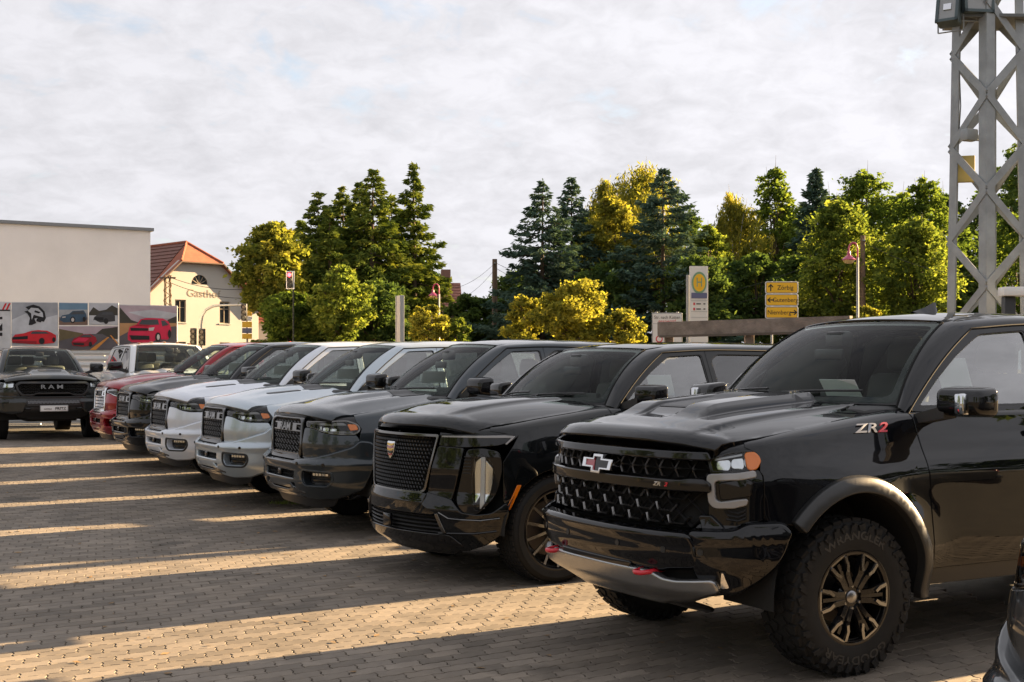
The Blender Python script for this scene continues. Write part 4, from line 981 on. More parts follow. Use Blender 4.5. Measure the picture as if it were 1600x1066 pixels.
        for z in (.918, .898, .878): bars_on('vent_fin', [[(.935-.3*(.925-z), z-.006), (.985, z-.014), (1.02, z), (qx(.67), z+.008)]], m2, M_BLK, vt, .010, .02, d=.012)
        patch('blue_corner', rounded([(.775, .880), (.838, .880), (.905, .822), (.800, .815)], .01), m2, PLACEHOLDER, fa, du=.04, dv=0, t=.05, c=.012, d=.018)
        # bumper end piece
        be = rounded([(.745, .800, .02), (.96, .805, .05), (qx(.66), .838, .03), (qx(.50), .842, .02), (qx(.465), .815, .02), (qx(.50), .70, .05), (qx(.58), .58, .08), (.98, .49, .05), (.80, .495, .02), (.770, .60, .02)], .02, 4)
        po = rounded([(.875, .610), (.925, .612), (.935, .515), (.895, .512)], .01, 3)
        ep = patch('bumper_end', be, m2, PLACEHOLDER, root, holes=[po], du=.045, dv=.04, t=.08, c=.022, d=lambda u, v: .045+.010*np.exp(-((v-.80)/.03)**2)-.035*ss(.66, .5, v))
        patch('fog_light', scale_poly(po, 1.05), m2, M_LAMP, ep, du=.04, dv=0, t=.03, c=.004, d=.012)
        # recess with red recovery hook
        hk = MB(); c = Vector(B.map(np.array([.47]), np.array([.565]), np.array([.02]), g)[0])
        pts = [c+Vector((-.10, g*-.035, .012)), c+Vector((.03, g*-.045, .004)), c+Vector((.075, g*-.03, 0)), c+Vector((.088, 0, 0)), c+Vector((.075, g*.03, 0)), c+Vector((.03, g*.045, .004)), c+Vector((-.10, g*.035, .012))]
        hk.tube(pts, .0135, 10); hk.build('recovery_hook', M_RED, root, 50)
    # centre of the bumper
    bo = rounded([(-.725, .785), (.725, .785), (.765, .70), (.765, .628), (.60, .612), (.56, .600), (-.56, .600), (-.60, .612), (-.765, .628), (-.765, .70)], .02, 3)
    bp = patch('front_bumper', bo, fm, PLACEHOLDER, root, du=.05, dv=.025, t=.09, c=.026, d=lambda u, v: .060+.016*np.exp(-((v-.775)/.03)**2)-.02*ss(.68, .6, v))
    patch('bumper_recess', rounded([(-.88, .64), (.88, .64), (.84, .47), (-.84, .47)], .03), fm, M_VOID, bp, du=.1, dv=0, t=.02, c=.001, d=-.035)
    patch('bumper_step', rounded([(-.36, .600), (.36, .600), (.33, .560), (-.33, .560)], .015), fm, M_BLKG, bp, du=.06, dv=0, t=.05, c=.008, d=.052)
    for g in (1, -1):
        for u, d0 in ((.26, .060), (.60, .060), (.80, .046)):
            p = Vector(B.map(np.array([u]), np.array([.70]), np.array([d0]), g)[0]); n_ = (Vector(B.map(np.array([u]), np.array([.70]), np.array([d0+.01]), g)[0])-p).normalized(); sn = MB(); sn.tube([p-n_*.01, p+n_*.004], .017, 14); sn.build('parking_sensor', M_BLK, bp, 40)
    so_ = rounded([(-.86, .545), (-.66, .525), (-.58, .530), (-.50, .560), (-.36, .566), (.36, .566), (.50, .560), (.58, .530), (.66, .525), (.86, .545), (.88, .500), (.70, .43), (.42, .385), (-.42, .385), (-.70, .43), (-.88, .500)], .015, 3)
    patch('skid_plate', so_, fm, M_SKID, root, du=.05, dv=.025, t=.05, c=.018, d=lambda u, v: .062-.11*ss(.50, .38, v))
    patch('under_tray', rounded([(-.60, .40), (.60, .40), (.52, .29), (-.52, .29)], .03), fm, M_BLK, root, du=.08, dv=.04, t=.03, c=.005, d=lambda u, v: -.09-.25*ss(.42, .30, v))
    # flares, badges, shark fin
    for g in (1, -1):
        sm = B.sm(g)
        for cx, nm in ((0, 'front'), (-P['wb'], 'rear')):
            r0, r1 = .510, .570; a0, a1 = (42 if cx == 0 else -4), 184
            ol = arc(cx, P['r'], r1, a0, a1, 26)+arc(cx, P['r'], r0, a1, a0, 26)
            patch('wheel_arch_flare', ol, sm, M_FLARE, root, du=.05, dv=.05, t=.06, c=.012, d=lambda u, v, cx=cx: .050-.03*np.clip((np.hypot(u-cx, (v-P['r'])/1.15)-.53)/.06, 0, 2)**2)
        text_on('side_badge', 'ZR', .082, sm, M_SATIN, root, at=(-.16, 1.335), h=.008, sx=1.55, shear=.35, flip=(g > 0), d=.002)
        text_on('side_badge', '2', .082, sm, mat('badge_red', (.55, .03, .06), .25, coat=.8), root, at=(-.285 if g > 0 else -.035, 1.335), h=.008, sx=1.6, shear=.35, flip=(g > 0), d=.002)
        gb = lambda u, v, d, g=g: np.stack([np.asarray(u), g*(.385+(np.asarray(v)-1.40)*.25), HZ(np.asarray(u), np.full(np.shape(u), .385))+.0*d+(np.asarray(v)-1.40)*.97], -1)+np.stack([0*d, g*d, .2*d], -1)
        text_on('hood_badge', '6.2L', .046, lambda u, v, d, g=g: np.stack([np.asarray(u), g*(.305-(np.asarray(v)-.0)*.90+.0), HZ(np.asarray(u), np.abs(.305-(np.asarray(v))*.90))+.004+d], -1), M_CHROME, P['_hood_obj'], at=(-.22, 0), h=.006, sx=1.3, flip=(g > 0))
    rf, rm = P['_roof']; fb = MB(); x = -1.62; z = float(rm(np.array([x]), np.array([0.]), np.array([0.]))[0, 2])
    prof = [(.13, .0, .034), (.02, .03, .030), (-.06, .065, .018), (-.085, .066, .010), (-.10, .0, .034)]
    v = [];
    for px, pz, hw in prof: v += [(x+px, -hw, z-.004), (x+px, 0, z+pz+.004), (x+px, hw, z-.004)]
    f = []
    for i in range(len(prof)-1): f += [(i*3, i*3+1, i*3+4, i*3+3), (i*3+1, i*3+2, i*3+5, i*3+4)]
    fb.add(v, f); fb.build('antenna_fin', PLACEHOLDER, root, 50)
    patch('hood_insert', rounded([(.46, -.15), (.46, .15), (-.12, .15), (-.12, -.15)], .04), hm, M_BLK, P['_hood_obj'], du=.05, dv=.04, t=.02, c=.003, d=.003)
    return root

# ---- full-size luxury SUV
def suv_params():
    P = dict(kind='suv', plan=[(.94, 0), (.93, .20), (.89, .42), (.80, .64), (.66, .85), (.46, .98), (.15, 1.02), (-.6, 1.03), (-2, 1.03), (-3.3, 1.03), (-4.1, .99), (-4.46, .93)], corner_x=.48,
             r=.42, wb=3.07, arch=.475, arch_z0=.62, sill=.44, doors=(-.58, -1.66, -2.72), rear=-4.45, bed_z=1.33, flare=.02, hood_dz=.004,
             ins_front=[(.22, .10), (.34, .03), (.45, .0), (.62, .0), (.72, .02), (1.0, .025), (1.16, .045)], ins_side=[(.30, .07), (.46, .02), (.7, 0.003), (.98, .0), (1.08, .010), (1.2, .036), (1.33, .072)],
             z1=[(1.0, 1.155), (.5, 1.175), (0, 1.23), (-.5, 1.29), (-.8, 1.325), (-3, 1.335), (-5, 1.34)], rh=[(1.0, .08), (0, .12), (-.45, .12), (-.75, .04), (-5, .04)], rv=[(1.0, .045), (0, .07), (-.45, .07), (-.75, .03), (-5, .03)],
             belt=[(-.5, 1.355), (-4.4, 1.37)], hood_x0=-.52, hood_xc=.56, cowl_k=.18, hood_fy=.7, hood_back=.05, hood_r=.13, hood_drop=.09, hood_p=3.2,
             hood_zc=[(-.6, 1.415), (-.1, 1.40), (.3, 1.365), (.6, 1.32), (.9, 1.285)],
             hood_bulge=lambda x, a: .022*(1-ss(.42, .50, a))*(1-ss(.45, .75, np.asarray(x))),
             fender_front=[(.56, 1.19), (.44, 1.165), (.345, 1.150), (.40, 1.06), (.47, .95), (.47, .66), (.44, .60)],
             cab=dict(base=[(-.36, 1.395), (-.60, .80, 1.385)], head=[(-1.02, 1.835), (-1.14, .62, 1.815)], aline=(-.64, -1.20), abow=.03, yb=.925, tum=.31, cv=.10, zt=[(-1.1, 1.785), (-1.8, 1.815), (-4.2, 1.78)],
                      roof_z=[(-1.0, 1.84), (-1.35, 1.882), (-2.0, 1.90), (-3.4, 1.89), (-4.25, 1.84)], roof_end=-4.25, bpost=((-1.68, -1.66), 0), cpost=(-2.74, -2.68), rear_top=-4.22, rear_bot=-4.36, crown=.035),
             seat_z=.84, seat_x=-1.45, track=.865, wheel=dict(R=.42, rim=.305, w=.285, style='multi', ns=14, twin=False, sw=.017, lip=M_BLKG, spoke_m=mat('rim_dark', (.26, .26, .26), .2, 1.0), cap_m=M_BLKG),
             mirror=dict(at=(-.78, 1.14, 1.45), size=(.15, .25, .18), m=M_BLKG))
    P['frame_m'] = PLACEHOLDER
    return P
def suv_front(root, B, P):
    fm = B.fm(); qx = lambda x: float(B.qx(x))
    go = rounded([(-.575, 1.150), (.575, 1.150), (.565, 1.10), (.455, .715), (.40, .690), (-.40, .690), (-.455, .715), (-.565, 1.10)], .02, 4)
    gr, inner = ring('grille', go, .014, fm, M_DKCHR, root, d=.022, t=.06, c=.005)
    patch('grille_backing', scale_poly(go, .985), fm, M_VOID, gr, du=.1, dv=0, t=.01, c=.001, d=-.03)
    L = []
    nu, nz = 30, 15
    for j in range(nz):
        z = .705+j*.0295
        for i in range(-nu//2, nu//2+1):
            u = i*.038+(.019 if j % 2 else 0)
            if inside(inner, u-.019, z) and inside(inner, u+.019, z+.004): L.append([(u-.0185, z+.010), (u-.010, z-.004), (u, z-.009), (u+.010, z-.004), (u+.0185, z+.010)])
    bars_on('grille_mesh', L, fm, mat('mesh_dark', (.07, .07, .07), .28, .9), gr, .007, .02, d=.006)
    # shield emblem
    ec = (0, 1.015)
    sh = lambda k: rounded([(ec[0]-.062*k, ec[1]+.062*k), (ec[0]+.062*k, ec[1]+.062*k), (ec[0]+.052*k, ec[1]-.022*k), (ec[0], ec[1]-.072*k), (ec[0]-.052*k, ec[1]-.022*k)], .010, 3)
    em = patch('emblem', sh(1.0), fm, M_CHROME, gr, du=0, dv=0, t=.05, c=.004, d=.034)
    gold = mat('emblem_gold', (.65, .42, .10), .25, .8); cr = mat('emblem_crimson', (.30, .01, .02), .25, coat=1); bl = mat('emblem_black', (.01, .01, .01), .2)
    for k, (z0, z1_, m_) in enumerate(((.050, .034, gold), (.030, .014, cr), (.010, -.006, gold), (-.010, -.026, bl), (-.030, -.044, cr))):
        hw = np.interp((z0+z1_)/2, [-.07, -.02, .06], [.004, .044, .054])
        patch('emblem_band', [(ec[0]-hw, ec[1]+z0), (ec[0], ec[1]+z0-.006), (ec[0]+hw, ec[1]+z0), (ec[0]+hw*.92, ec[1]+z1_), (ec[0], ec[1]+z1_-.006), (ec[0]-hw*.92, ec[1]+z1_)], fm, m_, em, du=0, dv=0, t=.008, c=.001, d=.0385)
    for g in (1, -1):
        m2 = B.fm(g); e = qx(.36)
        # slim upper lamp
        uo = rounded([(.590, 1.148, .006), (qx(.44), 1.160, .01), (e+.01, 1.150, .01), (e-.05, 1.110, .02), (e-.15, 1.080, .03), (.80, 1.062, .05), (.578, 1.070, .01)], .01, 4)
        ul = patch('upper_lamp', uo, m2, M_BLKG, root, du=.04, dv=.03, t=.04, c=.005, d=.004)
        patch('lamp_line', rounded([(.60, 1.142), (qx(.46), 1.152), (e-.02, 1.144), (e-.09, 1.085), (e-.10, 1.088), (e-.045, 1.136), (.60, 1.134)], .002), m2, M_DRL, ul, du=.04, dv=.02, t=.012, c=.002, d=.010)
        patch('nose_panel', [(.57, 1.14), (qx(.45), 1.155), (qx(.36), 1.145), (qx(.36), 1.26), (.57, 1.22)], m2, PLACEHOLDER, root, du=.04, dv=.03, t=.02, c=.002, d=-.006)
        # glossy cheek between grille and vertical lamp
        co = rounded([(.573, 1.060), (.80, 1.050), (.775, .90), (.70, .66), (.475, .700)], .012, 3)
        patch('front_cheek', co, m2, M_BLKG, root, du=.04, dv=.04, t=.04, c=.008, d=lambda u, v: .004+.02*np.exp(-((v-.88)/.12)**2))
        # vertical lamp
        vo = rounded([(.835, 1.045, .03), (.97, 1.055, .03), (qx(.50), 1.03, .03), (qx(.475), .92, .05), (qx(.52), .70, .08), (.92, .555, .03), (.80, .565, .03), (.745, .66, .05), (.795, .88, .05)], .03, 4)
        vl = patch('vertical_lamp', vo, m2, M_VOID, root, du=.05, dv=0, t=.02, c=.001, d=-.05)
        patch('lamp_housing', scale_poly(vo, .99), m2, M_BLKG, vl, holes=[rounded([(.90, 1.005, .05), (.985, 1.015, .05), (qx(.525), .90, .06), (qx(.56), .70, .05), (.945, .585, .02), (.895, .585, .02), (.870, .80, .05)], .04, 4)], du=.05, dv=.06, t=.05, c=.005, d=.004)
        lo = rounded([(.90, 1.005, .05), (.985, 1.015, .05), (qx(.525), .90, .06), (qx(.56), .70, .05), (.945, .585, .02), (.895, .585, .02), (.870, .80, .05)], .04, 4)
        patch('lamp_lens', scale_poly(lo, .99), m2, M_LENS, vl, du=.03, dv=.05, t=.004, c=.001, d=.010)
        patch('lamp_blade', rounded([(.950, .985), (.980, .985), (.972, .60), (.942, .60)], .006), m2, M_WHITE, vl, du=0, dv=.05, t=.03, c=.004, d=-.008)
        patch('lamp_reflector', rounded([(.892, .94), (.945, .98), (.937, .70), (.900, .64)], .01), m2, M_CHROME, vl, du=.03, dv=.04, t=.03, c=.008, d=-.022)
        patch('lamp_reflector', rounded([(.985, .96), (1.04, .90), (1.03, .72), (.982, .64)], .01), m2, M_CHROME, vl, du=.03, dv=.04, t=.03, c=.008, d=-.022)
        for z in (.99, .965, .94, .915, .89, .865): bars_on('lamp_rib', [[(.815-.1*(1-z), z), (.868, z)]], m2, M_BLK, vl, .006, .01, d=.012)
        # side marker
        sm = B.sm(g)
        patch('amber_marker', rounded([(.345, .775), (.372, .775), (.452, .592), (.425, .592)], .004), sm, M_AMBER, root, du=.03, dv=.04, t=.012, c=.003, d=.006)
        wo = rounded([(.47, .700, .01), (.71, .655, .02), (.80, .560, .02), (.92, .545, .02), (qx(.55), .560, .03), (qx(.455), .640, .02), (qx(.44), .56, .02), (qx(.47), .42, .05), (qx(.58), .33, .05), (.80, .27, .05), (.70, .30, .02), (.66, .42, .04), (.60, .545, .03), (.44, .615, .02)], .02, 4)
        patch('bumper_wing', wo, m2, PLACEHOLDER, root, du=.045, dv=.04, t=.06, c=.010, d=lambda u, v: .014+.018*np.exp(-((v-.58)/.05)**2))
        bars_on('wing_line', [[(.615, .560), (.700, .520), (.80, .515), (.95, .512), (qx(.50), .53)]], m2, M_DKCHR, root, .010, .02, d=.040)
        bars_on('wing_line', [[(.60, .40), (.72, .405), (.90, .41), (qx(.52), .43)]], m2, M_BLKG, root, .014, .02, d=.030)
        patch('opening_trim', rounded([(.575, .545), (.600, .548), (.672, .408), (.645, .405)], .004), m2, M_DKCHR, root, du=0, dv=.05, t=.03, c=.004, d=.032)
    bo = rounded([(-.47, .692), (.47, .692), (.44, .612), (.58, .560), (.545, .545), (-.545, .545), (-.58, .560), (-.44, .612)], .015, 3)
    bp = patch('front_bumper', bo, fm, PLACEHOLDER, root, du=.05, dv=.03, t=.07, c=.010, d=.026)
    patch('lower_opening', rounded([(-.60, .56), (.60, .56), (.66, .38), (-.66, .38)], .02), fm, M_VOID, bp, du=.1, dv=0, t=.02, c=.001, d=-.03)
    for k in range(5): bars_on('lower_slat', [[(u, .525-.030*k) for u in np.linspace(-.60-.014*k, .60+.014*k, 24)]], fm, M_BLK, bp, .013, .03, d=.006)
    mbs = MB(); p = fm(np.array([.0]), np.array([.46]), np.array([.03]))[0]; mbs.cbox(Vector(p), (.03, .12, .10), .008); mbs.build('radar_sensor', M_BLKG, bp, 40)
    lo = rounded([(-.70, .385), (.70, .385), (.80, .30), (.66, .235), (-.66, .235), (-.80, .30)], .03, 3)
    patch('bumper_lip', lo, fm, M_BLKG, bp, du=.06, dv=.03, t=.06, c=.012, d=lambda u, v: .030-.06*ss(.33, .23, v))
    return root

# ------------------------------------------------------------------ placing the vehicles
def gz(y):
    return float(.16*ss(12.5, 24.0, y))
YAW = math.radians(208.6)
BLACK = paint('deep_black', (.004, .0045, .006), .0, .2); BLACK2 = paint('suv_black', (.004, .005, .006), .0, .2)
CHAR = paint('charcoal', (.036, .045, .053), .6, .34); SILV = paint('ice_blue', (.45, .51, .56), .7, .36); WHT = paint('pearl_white', (.66, .69, .75), .2, .3)
BLKR = paint('gloss_black', (.006, .007, .009), .0, .2); REDP = paint('deep_red', (.26, .006, .014), .45, .3); GREY = paint('granite_grey', (.028, .031, .032), .4, .34)
WHT2 = paint('plain_white', (.70, .71, .72), .0, .3); GREY2 = paint('slate_grey', (.030, .034, .038), .5, .36)
pc = chevy_params(); T1, B1 = build_shell('pickup_truck', pc); chevy_front(T1, B1, pc); repaint(T1, BLACK)
T1.location = (1.356, 7.80, 0); T1.rotation_euler = (0, 0, YAW)
tag(T1, 'glossy black lifted off-road pickup with red recovery hooks and knobbly tyres, nearest of the row', 'pickup truck', 'pickups and SUVs parked in a row')
ps = suv_params(); T2, B2 = build_shell('luxury_suv', ps); suv_front(T2, B2, ps); repaint(T2, BLACK2)
T2.location = (-.172, 10.72, 0); T2.rotation_euler = (0, 0, YAW+math.radians(3.5))
tag(T2, 'black luxury SUV with mesh shield grille and tall vertical lamps, second in the row', 'SUV', 'pickups and SUVs parked in a row')
pr = ram_params(); T3, B3 = build_shell('pickup_truck', pr); ram_front(T3, B3, pr)
prs = ram_params(); T5, B5 = build_shell('pickup_truck', prs); ram_front(T5, B5, prs, sport=True)
prc = ram_params(); T7, B7 = build_shell('pickup_truck', prc); ram_front(T7, B7, prc, chrome=True)
T4 = copy_tree(T5, None, SILV); T6 = copy_tree(T3, None, BLKR); T10 = copy_tree(T3, None, GREY2)
repaint(T3, CHAR); repaint(T5, WHT); repaint(T7, REDP)
for o, x, y, lab in ((T3, -1.42, 13.67, 'charcoal grey pickup with upright dark grille, parked next to the black SUV'), (T4, -2.70, 15.87, 'pale ice-blue silver pickup with black hood vents, between charcoal and white trucks'),
                     (T5, -3.95, 18.07, 'pearl white pickup with black hood vents and white bumper'), (T6, -5.14, 20.37, 'black pickup squeezed between the white and the red trucks'),
                     (T7, -6.31, 22.87, 'dark red pickup with chrome grille at the far end of the row')):
    o.location = (x, y, gz(y)); o.rotation_euler = (0, 0, YAW); tag(o, lab, 'pickup truck', 'pickups and SUVs parked in a row')
T10.location = (2.655, 3.50, 0); T10.rotation_euler = (0, 0, YAW)
tag(T10, 'slate grey vehicle front corner cut off by the right picture edge', 'pickup truck', 'pickups and SUVs parked in a row')

# wide off-road pickup facing the camera: same cab, own wide nose
def trx_params():
    P = ram_params()
    P['plan'] = [(1.06, 0), (1.06, .22), (1.05, .48), (1.01, .74), (.89, .98), (.62, 1.09), (.25, 1.11), (-.6, 1.06), (-2, 1.05), (-3.2, 1.10), (-4.5, 1.08), (-4.9, 1.0)]
    P.update(r=.445, arch=.54, arch_z0=.86, sill=.58, track=.94)
    P['wheel'] = dict(R=.445, rim=.24, w=.32, style='offroad2', ns=6, twin=True, sp=.03, sw=.024, spoke_m=M_BLKG, lip=M_BLKG)
    P['z1'] = [(x, z+.06*ss(-1.2, 0, x)) for x, z in P['z1']]; P['z1'] = [(x, float(z)) for x, z in P['z1']]
    P['hood_zc'] = [(x, z+.075) for x, z in P['hood_zc']]
    P['hood_bulge'] = lambda x, a: .045*(1-ss(.30, .42, a))*(1-ss(.45, .85, np.asarray(x)))
    P['ins_front'] = [(.25, .14), (.50, .05), (.62, .0), (.80, .0), (.86, .03), (1.0, .02), (1.2, .05)]
    P['hood_xc'] = .60; P['fender_front'] = [(.60, 1.20), (.56, 1.16), (.56, 1.08), (.60, 1.0), (.60, .92), (.45, .90)]
    P['mirror'] = dict(at=(-.62, 1.17, 1.50), size=(.17, .28, .23), m=M_BLKG)
    return P
def trx_front(root, B, P):
    fm = B.fm(); qx = lambda x: float(B.qx(x))
    go = rounded([(-.66, 1.215), (.66, 1.215), (.74, 1.16), (.70, 1.03), (.62, .925), (.40, .925), (.34, .965), (-.34, .965), (-.40, .925), (-.62, .925), (-.70, 1.03), (-.74, 1.16)], .03, 4)
    gr, inner = ring('grille', go, .03, fm, M_BLK, root, d=.03, t=.08, c=.012)
    patch('grille_backing', scale_poly(go, .97), fm, M_VOID, gr, du=.1, dv=0, t=.01, c=.001, d=-.03)
    bars_on('grille_mesh', hexmesh(scale_poly(go, .93, .86), .085, .055, .016, -.70, .70, .95, 1.19), fm, mat('grille_dark', (.055, .054, .052), .30, .9), gr, .013, .025, d=.006)
    text_on('lettering', 'R A M', .115, fm, M_DKCHR, gr, at=(-.03, 1.105), h=.014, sx=1.5, d=.012)
    for g in (1, -1):
        m2 = B.fm(g)
        ho = rounded([(.775, 1.20), (qx(.70), 1.205), (qx(.575), 1.16), (qx(.57), 1.08), (.95, 1.06), (.74, 1.06), (.77, 1.15)], .025, 4)
        hl = patch('headlight', ho, m2, M_VOID, root, du=.05, dv=0, t=.02, c=.001, d=-.04)
        patch('headlight_lens', ho, m2, M_LENS, hl, du=.04, dv=.03, t=.004, c=.001, d=.004)
        patch('lamp_reflector', rounded([(.80, 1.185), (qx(.68), 1.188), (qx(.62), 1.10), (.80, 1.10)], .02), m2, M_LAMP, hl, du=.04, dv=.03, t=.02, c=.01, d=-.02)
        fo = rounded([(.73, 1.05), (qx(.60), 1.05), (qx(.61), .92), (.65, .92)], .02, 3)
        patch('front_fascia', fo, m2, PLACEHOLDER, root, du=.05, dv=.04, t=.05, c=.008, d=.01)
        be = rounded([(.52, .90), (.90, .905), (qx(.55), .93), (qx(.46), .90), (qx(.55), .66), (.80, .56), (.60, .60), (.55, .75)], .03, 4)
        e_ = patch('bumper_end', be, m2, PLACEHOLDER, root, du=.05, dv=.04, t=.08, c=.014, d=.055)
        patch('fog_light', rounded([(.84, .84), (qx(.66), .85), (qx(.68), .79), (.86, .78)], .02), m2, M_BLKG, e_, du=.04, dv=0, t=.03, c=.006, d=.062)
        for cx in (0, -P['wb']):
            ol = arc(cx, P['r'], .60, 30 if cx == 0 else -4, 184, 24)+arc(cx, P['r'], .52, 184, 30 if cx == 0 else -4, 24)
            patch('wheel_arch_flare', ol, B.sm(g), M_FLARE, root, du=.06, dv=.06, t=.07, c=.015, d=.05)
        hk = MB(); c = Vector(B.map(np.array([.50]), np.array([.665]), np.array([.05]), g)[0]); hk.tube([c+Vector((-.08, -.05, 0)), c+Vector((.06, -.045, 0)), c+Vector((.085, 0, 0)), c+Vector((.06, .045, 0)), c+Vector((-.08, .05, 0))], .015, 8); hk.build('tow_hook', M_BLKG, root, 50)
    bo = rounded([(-.56, .90), (.56, .90), (.58, .80), (.50, .72), (-.50, .72), (-.58, .80)], .02, 3)
    bp = patch('front_bumper', bo, fm, M_BLK, root, du=.06, dv=.03, t=.09, c=.012, d=.05)
    bars_on('lower_grille_mesh', hexmesh([(-.52, .83), (.52, .83), (.50, .77), (-.50, .77)], .07, .03, .009, -.5, .5, .78, .83), fm, M_SATIN, bp, .009, .01, d=.062)
    patch('lower_valance', rounded([(-.80, .74), (.80, .74), (.72, .50), (.40, .44), (-.40, .44), (-.72, .50)], .04), fm, M_BLK, bp, du=.08, dv=.05, t=.04, c=.006, d=lambda u, v: .01-.10*ss(.66, .45, v))
    # dealer plate
    pm = lambda u, v, d: fm(u, v, d)
    pl = patch('number_plate', rounded([(-.27, .725), (.27, .725), (.27, .605), (-.27, .605)], .012), fm, mat('plate_frame', (.45, .45, .46), .4), root, du=0, dv=0, t=.02, c=.004, d=.075)
    patch('plate_field', rounded([(-.255, .714), (.255, .714), (.255, .618), (-.255, .618)], .008), fm, M_WHITE, pl, du=0, dv=0, t=.004, c=.001, d=.079)
    text_on('plate_lettering', 'autohaus', .042, fm, M_BLKG, pl, at=(-.125, .658), h=.002, d=.080, bold=False)
    text_on('plate_lettering', 'FRITZ', .075, fm, M_BLKG, pl, at=(.125, .662), h=.002, d=.080, sx=1.1)
    hm, HZ = P['_hood']
    patch('hood_scoop', rounded([(.62, -.22), (.62, .22), (.52, .24), (.52, -.24)], .03), hm, M_BLK, P['_hood_obj'], du=.05, dv=.05, t=.02, c=.004, d=.006)
    for g in (1, -1): patch('hood_vent', rounded([(.40, g*.46), (.05, g*.52), (.05, g*.62), (.36, g*.58)], .02), hm, M_BLK, P['_hood_obj'], du=.05, dv=.03, t=.02, c=.003, d=.008)
    return root
pt = trx_params(); T8, B8 = build_shell('pickup_truck', pt); trx_front(T8, B8, pt); repaint(T8, GREY)
YAW2 = math.radians(208.6+90)
T8.location = (-9.95, 27.3, gz(27)); T8.rotation_euler = (0, 0, YAW2)
tag(T8, 'dark grey wide off-road pickup facing the camera with white dealer plate', 'pickup truck', 'trucks parked at the far left')
T9 = copy_tree(T7, None, WHT2); T9.location = (-6.98, 26.9, gz(27)); T9.rotation_euler = (0, 0, YAW2)
repaint(T9, WHT2)
def swap(o, src, dst):
    if o.type == 'MESH':
        for s in o.material_slots:
            if s.material == src: s.link = 'OBJECT'; s.material = dst
    for ch in o.children: swap(ch, src, dst)
swap(T9, REDP, WHT2)
T9.scale = (1.07, 1.05, 1.045)
tag(T9, 'white heavy-duty pickup with a row of cab roof marker lights, behind the red truck', 'pickup truck', 'trucks parked at the far left')
rf, rm = prc['_roof']
for y in (-.52, -.27, 0, .27, .52):
    p = rm(np.array([-1.30]), np.array([y]), np.array([.0]))[0]
    k = MB(); k.cbox((p[0], p[1], p[2]+.012), (.10, .055, .035), .012); o = k.build('roof_marker_light', mat('marker_amber', (.25, .10, .03), .2, coat=1), T9, 40)
# paper sheets behind the glass
def paper(root, P, u, v, w, h, d=-.03):
    c = P['cab']; (bx0, bz0), (bx1, by1, bz1) = c['base']
    k = MB(); R = Matrix.Rotation(math.radians(-58), 3, 'Y'); x = bx0+(bx1-bx0)*(u/by1)**2
    k.box((x-.17, u, bz1+.07), (h, w, .002), R); return k.build('price_sheet', M_PAPER, root)
paper(T1, pc, .40, 0, .30, .14)
def side_sheet(root, P, x, z, w, h, g=1):
    c = P['cab']; y = c['yb']-c['tum']*(z-1.36)-.06
    k = MB(); k.box((x, g*y, z), (w, .002, h), Matrix.Rotation(g*math.radians(18), 3, 'X')); return k.build('price_sheet', M_PAPER, root)
side_sheet(T1, pc, -1.05, 1.60, .26, .26); side_sheet(T2, ps, -1.15, 1.52, .26, .18)
for T in (T3, T4, T5, T6): side_sheet(T, pr, -1.02, 1.55, .30, .14, -1)

# ------------------------------------------------------------------ ground and paving
def pix(u, v, Y):
    """world point seen at photo pixel (u, v) at depth Y"""
    return Vector(((u-800)*Y/2000, Y, CAM_H+(574.3-v)*Y/2000))
def stone_mat(name, base, base2, sheet=False):
    m = bpy.data.materials.new(name); m.use_nodes = True; nt = m.node_tree; N = nt.nodes; L = nt.links; b = N['Principled BSDF']
    geo = N.new('ShaderNodeNewGeometry')
    def noise(sc, det, rough=.6):
        n = N.new('ShaderNodeTexNoise'); n.inputs['Scale'].default_value = sc; n.inputs['Detail'].default_value = det; n.inputs['Roughness'].default_value = rough
        L.new(geo.outputs['Position'], n.inputs['Vector']); return n.outputs['Fac']
    def rng(x, a, b_, c, d):
        r = N.new('ShaderNodeMapRange'); r.inputs[1].default_value = a; r.inputs[2].default_value = b_; r.inputs[3].default_value = c; r.inputs[4].default_value = d; L.new(x, r.inputs[0]); return r.outputs[0]
    def mul(a, c):
        q = N.new('ShaderNodeMath'); q.operation = 'MULTIPLY'; L.new(a, q.inputs[0])
        if isinstance(c, float): q.inputs[1].default_value = c
        else: L.new(c, q.inputs[1])
        return q.outputs[0]
    at = N.new('ShaderNodeAttribute'); at.attribute_name = 'tone'
    tone = rng(at.outputs['Fac'], 0, 1, .74, 1.20)
    big = rng(noise(.55, 4), .3, .72, .68, 1.14); mid = rng(noise(7, 6), .25, .75, .84, 1.14); grain = rng(noise(160, 3), .2, .8, .84, 1.16)
    oil = rng(noise(1.1, 5, .55), .56, .70, 1.0, .50)
    f = mul(mul(mul(tone, big), mul(mid, grain)), oil)
    mx = N.new('ShaderNodeMix'); mx.data_type = 'RGBA'; mx.inputs[6].default_value = (*base, 1); mx.inputs[7].default_value = (*base2, 1); L.new(rng(noise(1.7, 5), .35, .65, 0, 1), mx.inputs[0])
    sc = N.new('ShaderNodeVectorMath'); sc.operation = 'SCALE'; L.new(mx.outputs[2], sc.inputs[0]); L.new(f, sc.inputs['Scale']); L.new(sc.outputs[0], b.inputs['Base Color'])
    b.inputs['Roughness'].default_value = .86; b.inputs['Specular IOR Level'].default_value = .35
    bp = N.new('ShaderNodeBump'); bp.inputs['Strength'].default_value = .35; bp.inputs['Distance'].default_value = .0025; L.new(noise(110, 5), bp.inputs['Height']); L.new(bp.outputs[0], b.inputs['Normal'])
    return m
M_PAVER = stone_mat('paver_concrete', (.216, .180, .142), (.195, .166, .136)); M_JOINT = mat('joint_sand', (.060, .052, .038), .95, var=.45, vscale=2.5, bump=.4, bscale=90)
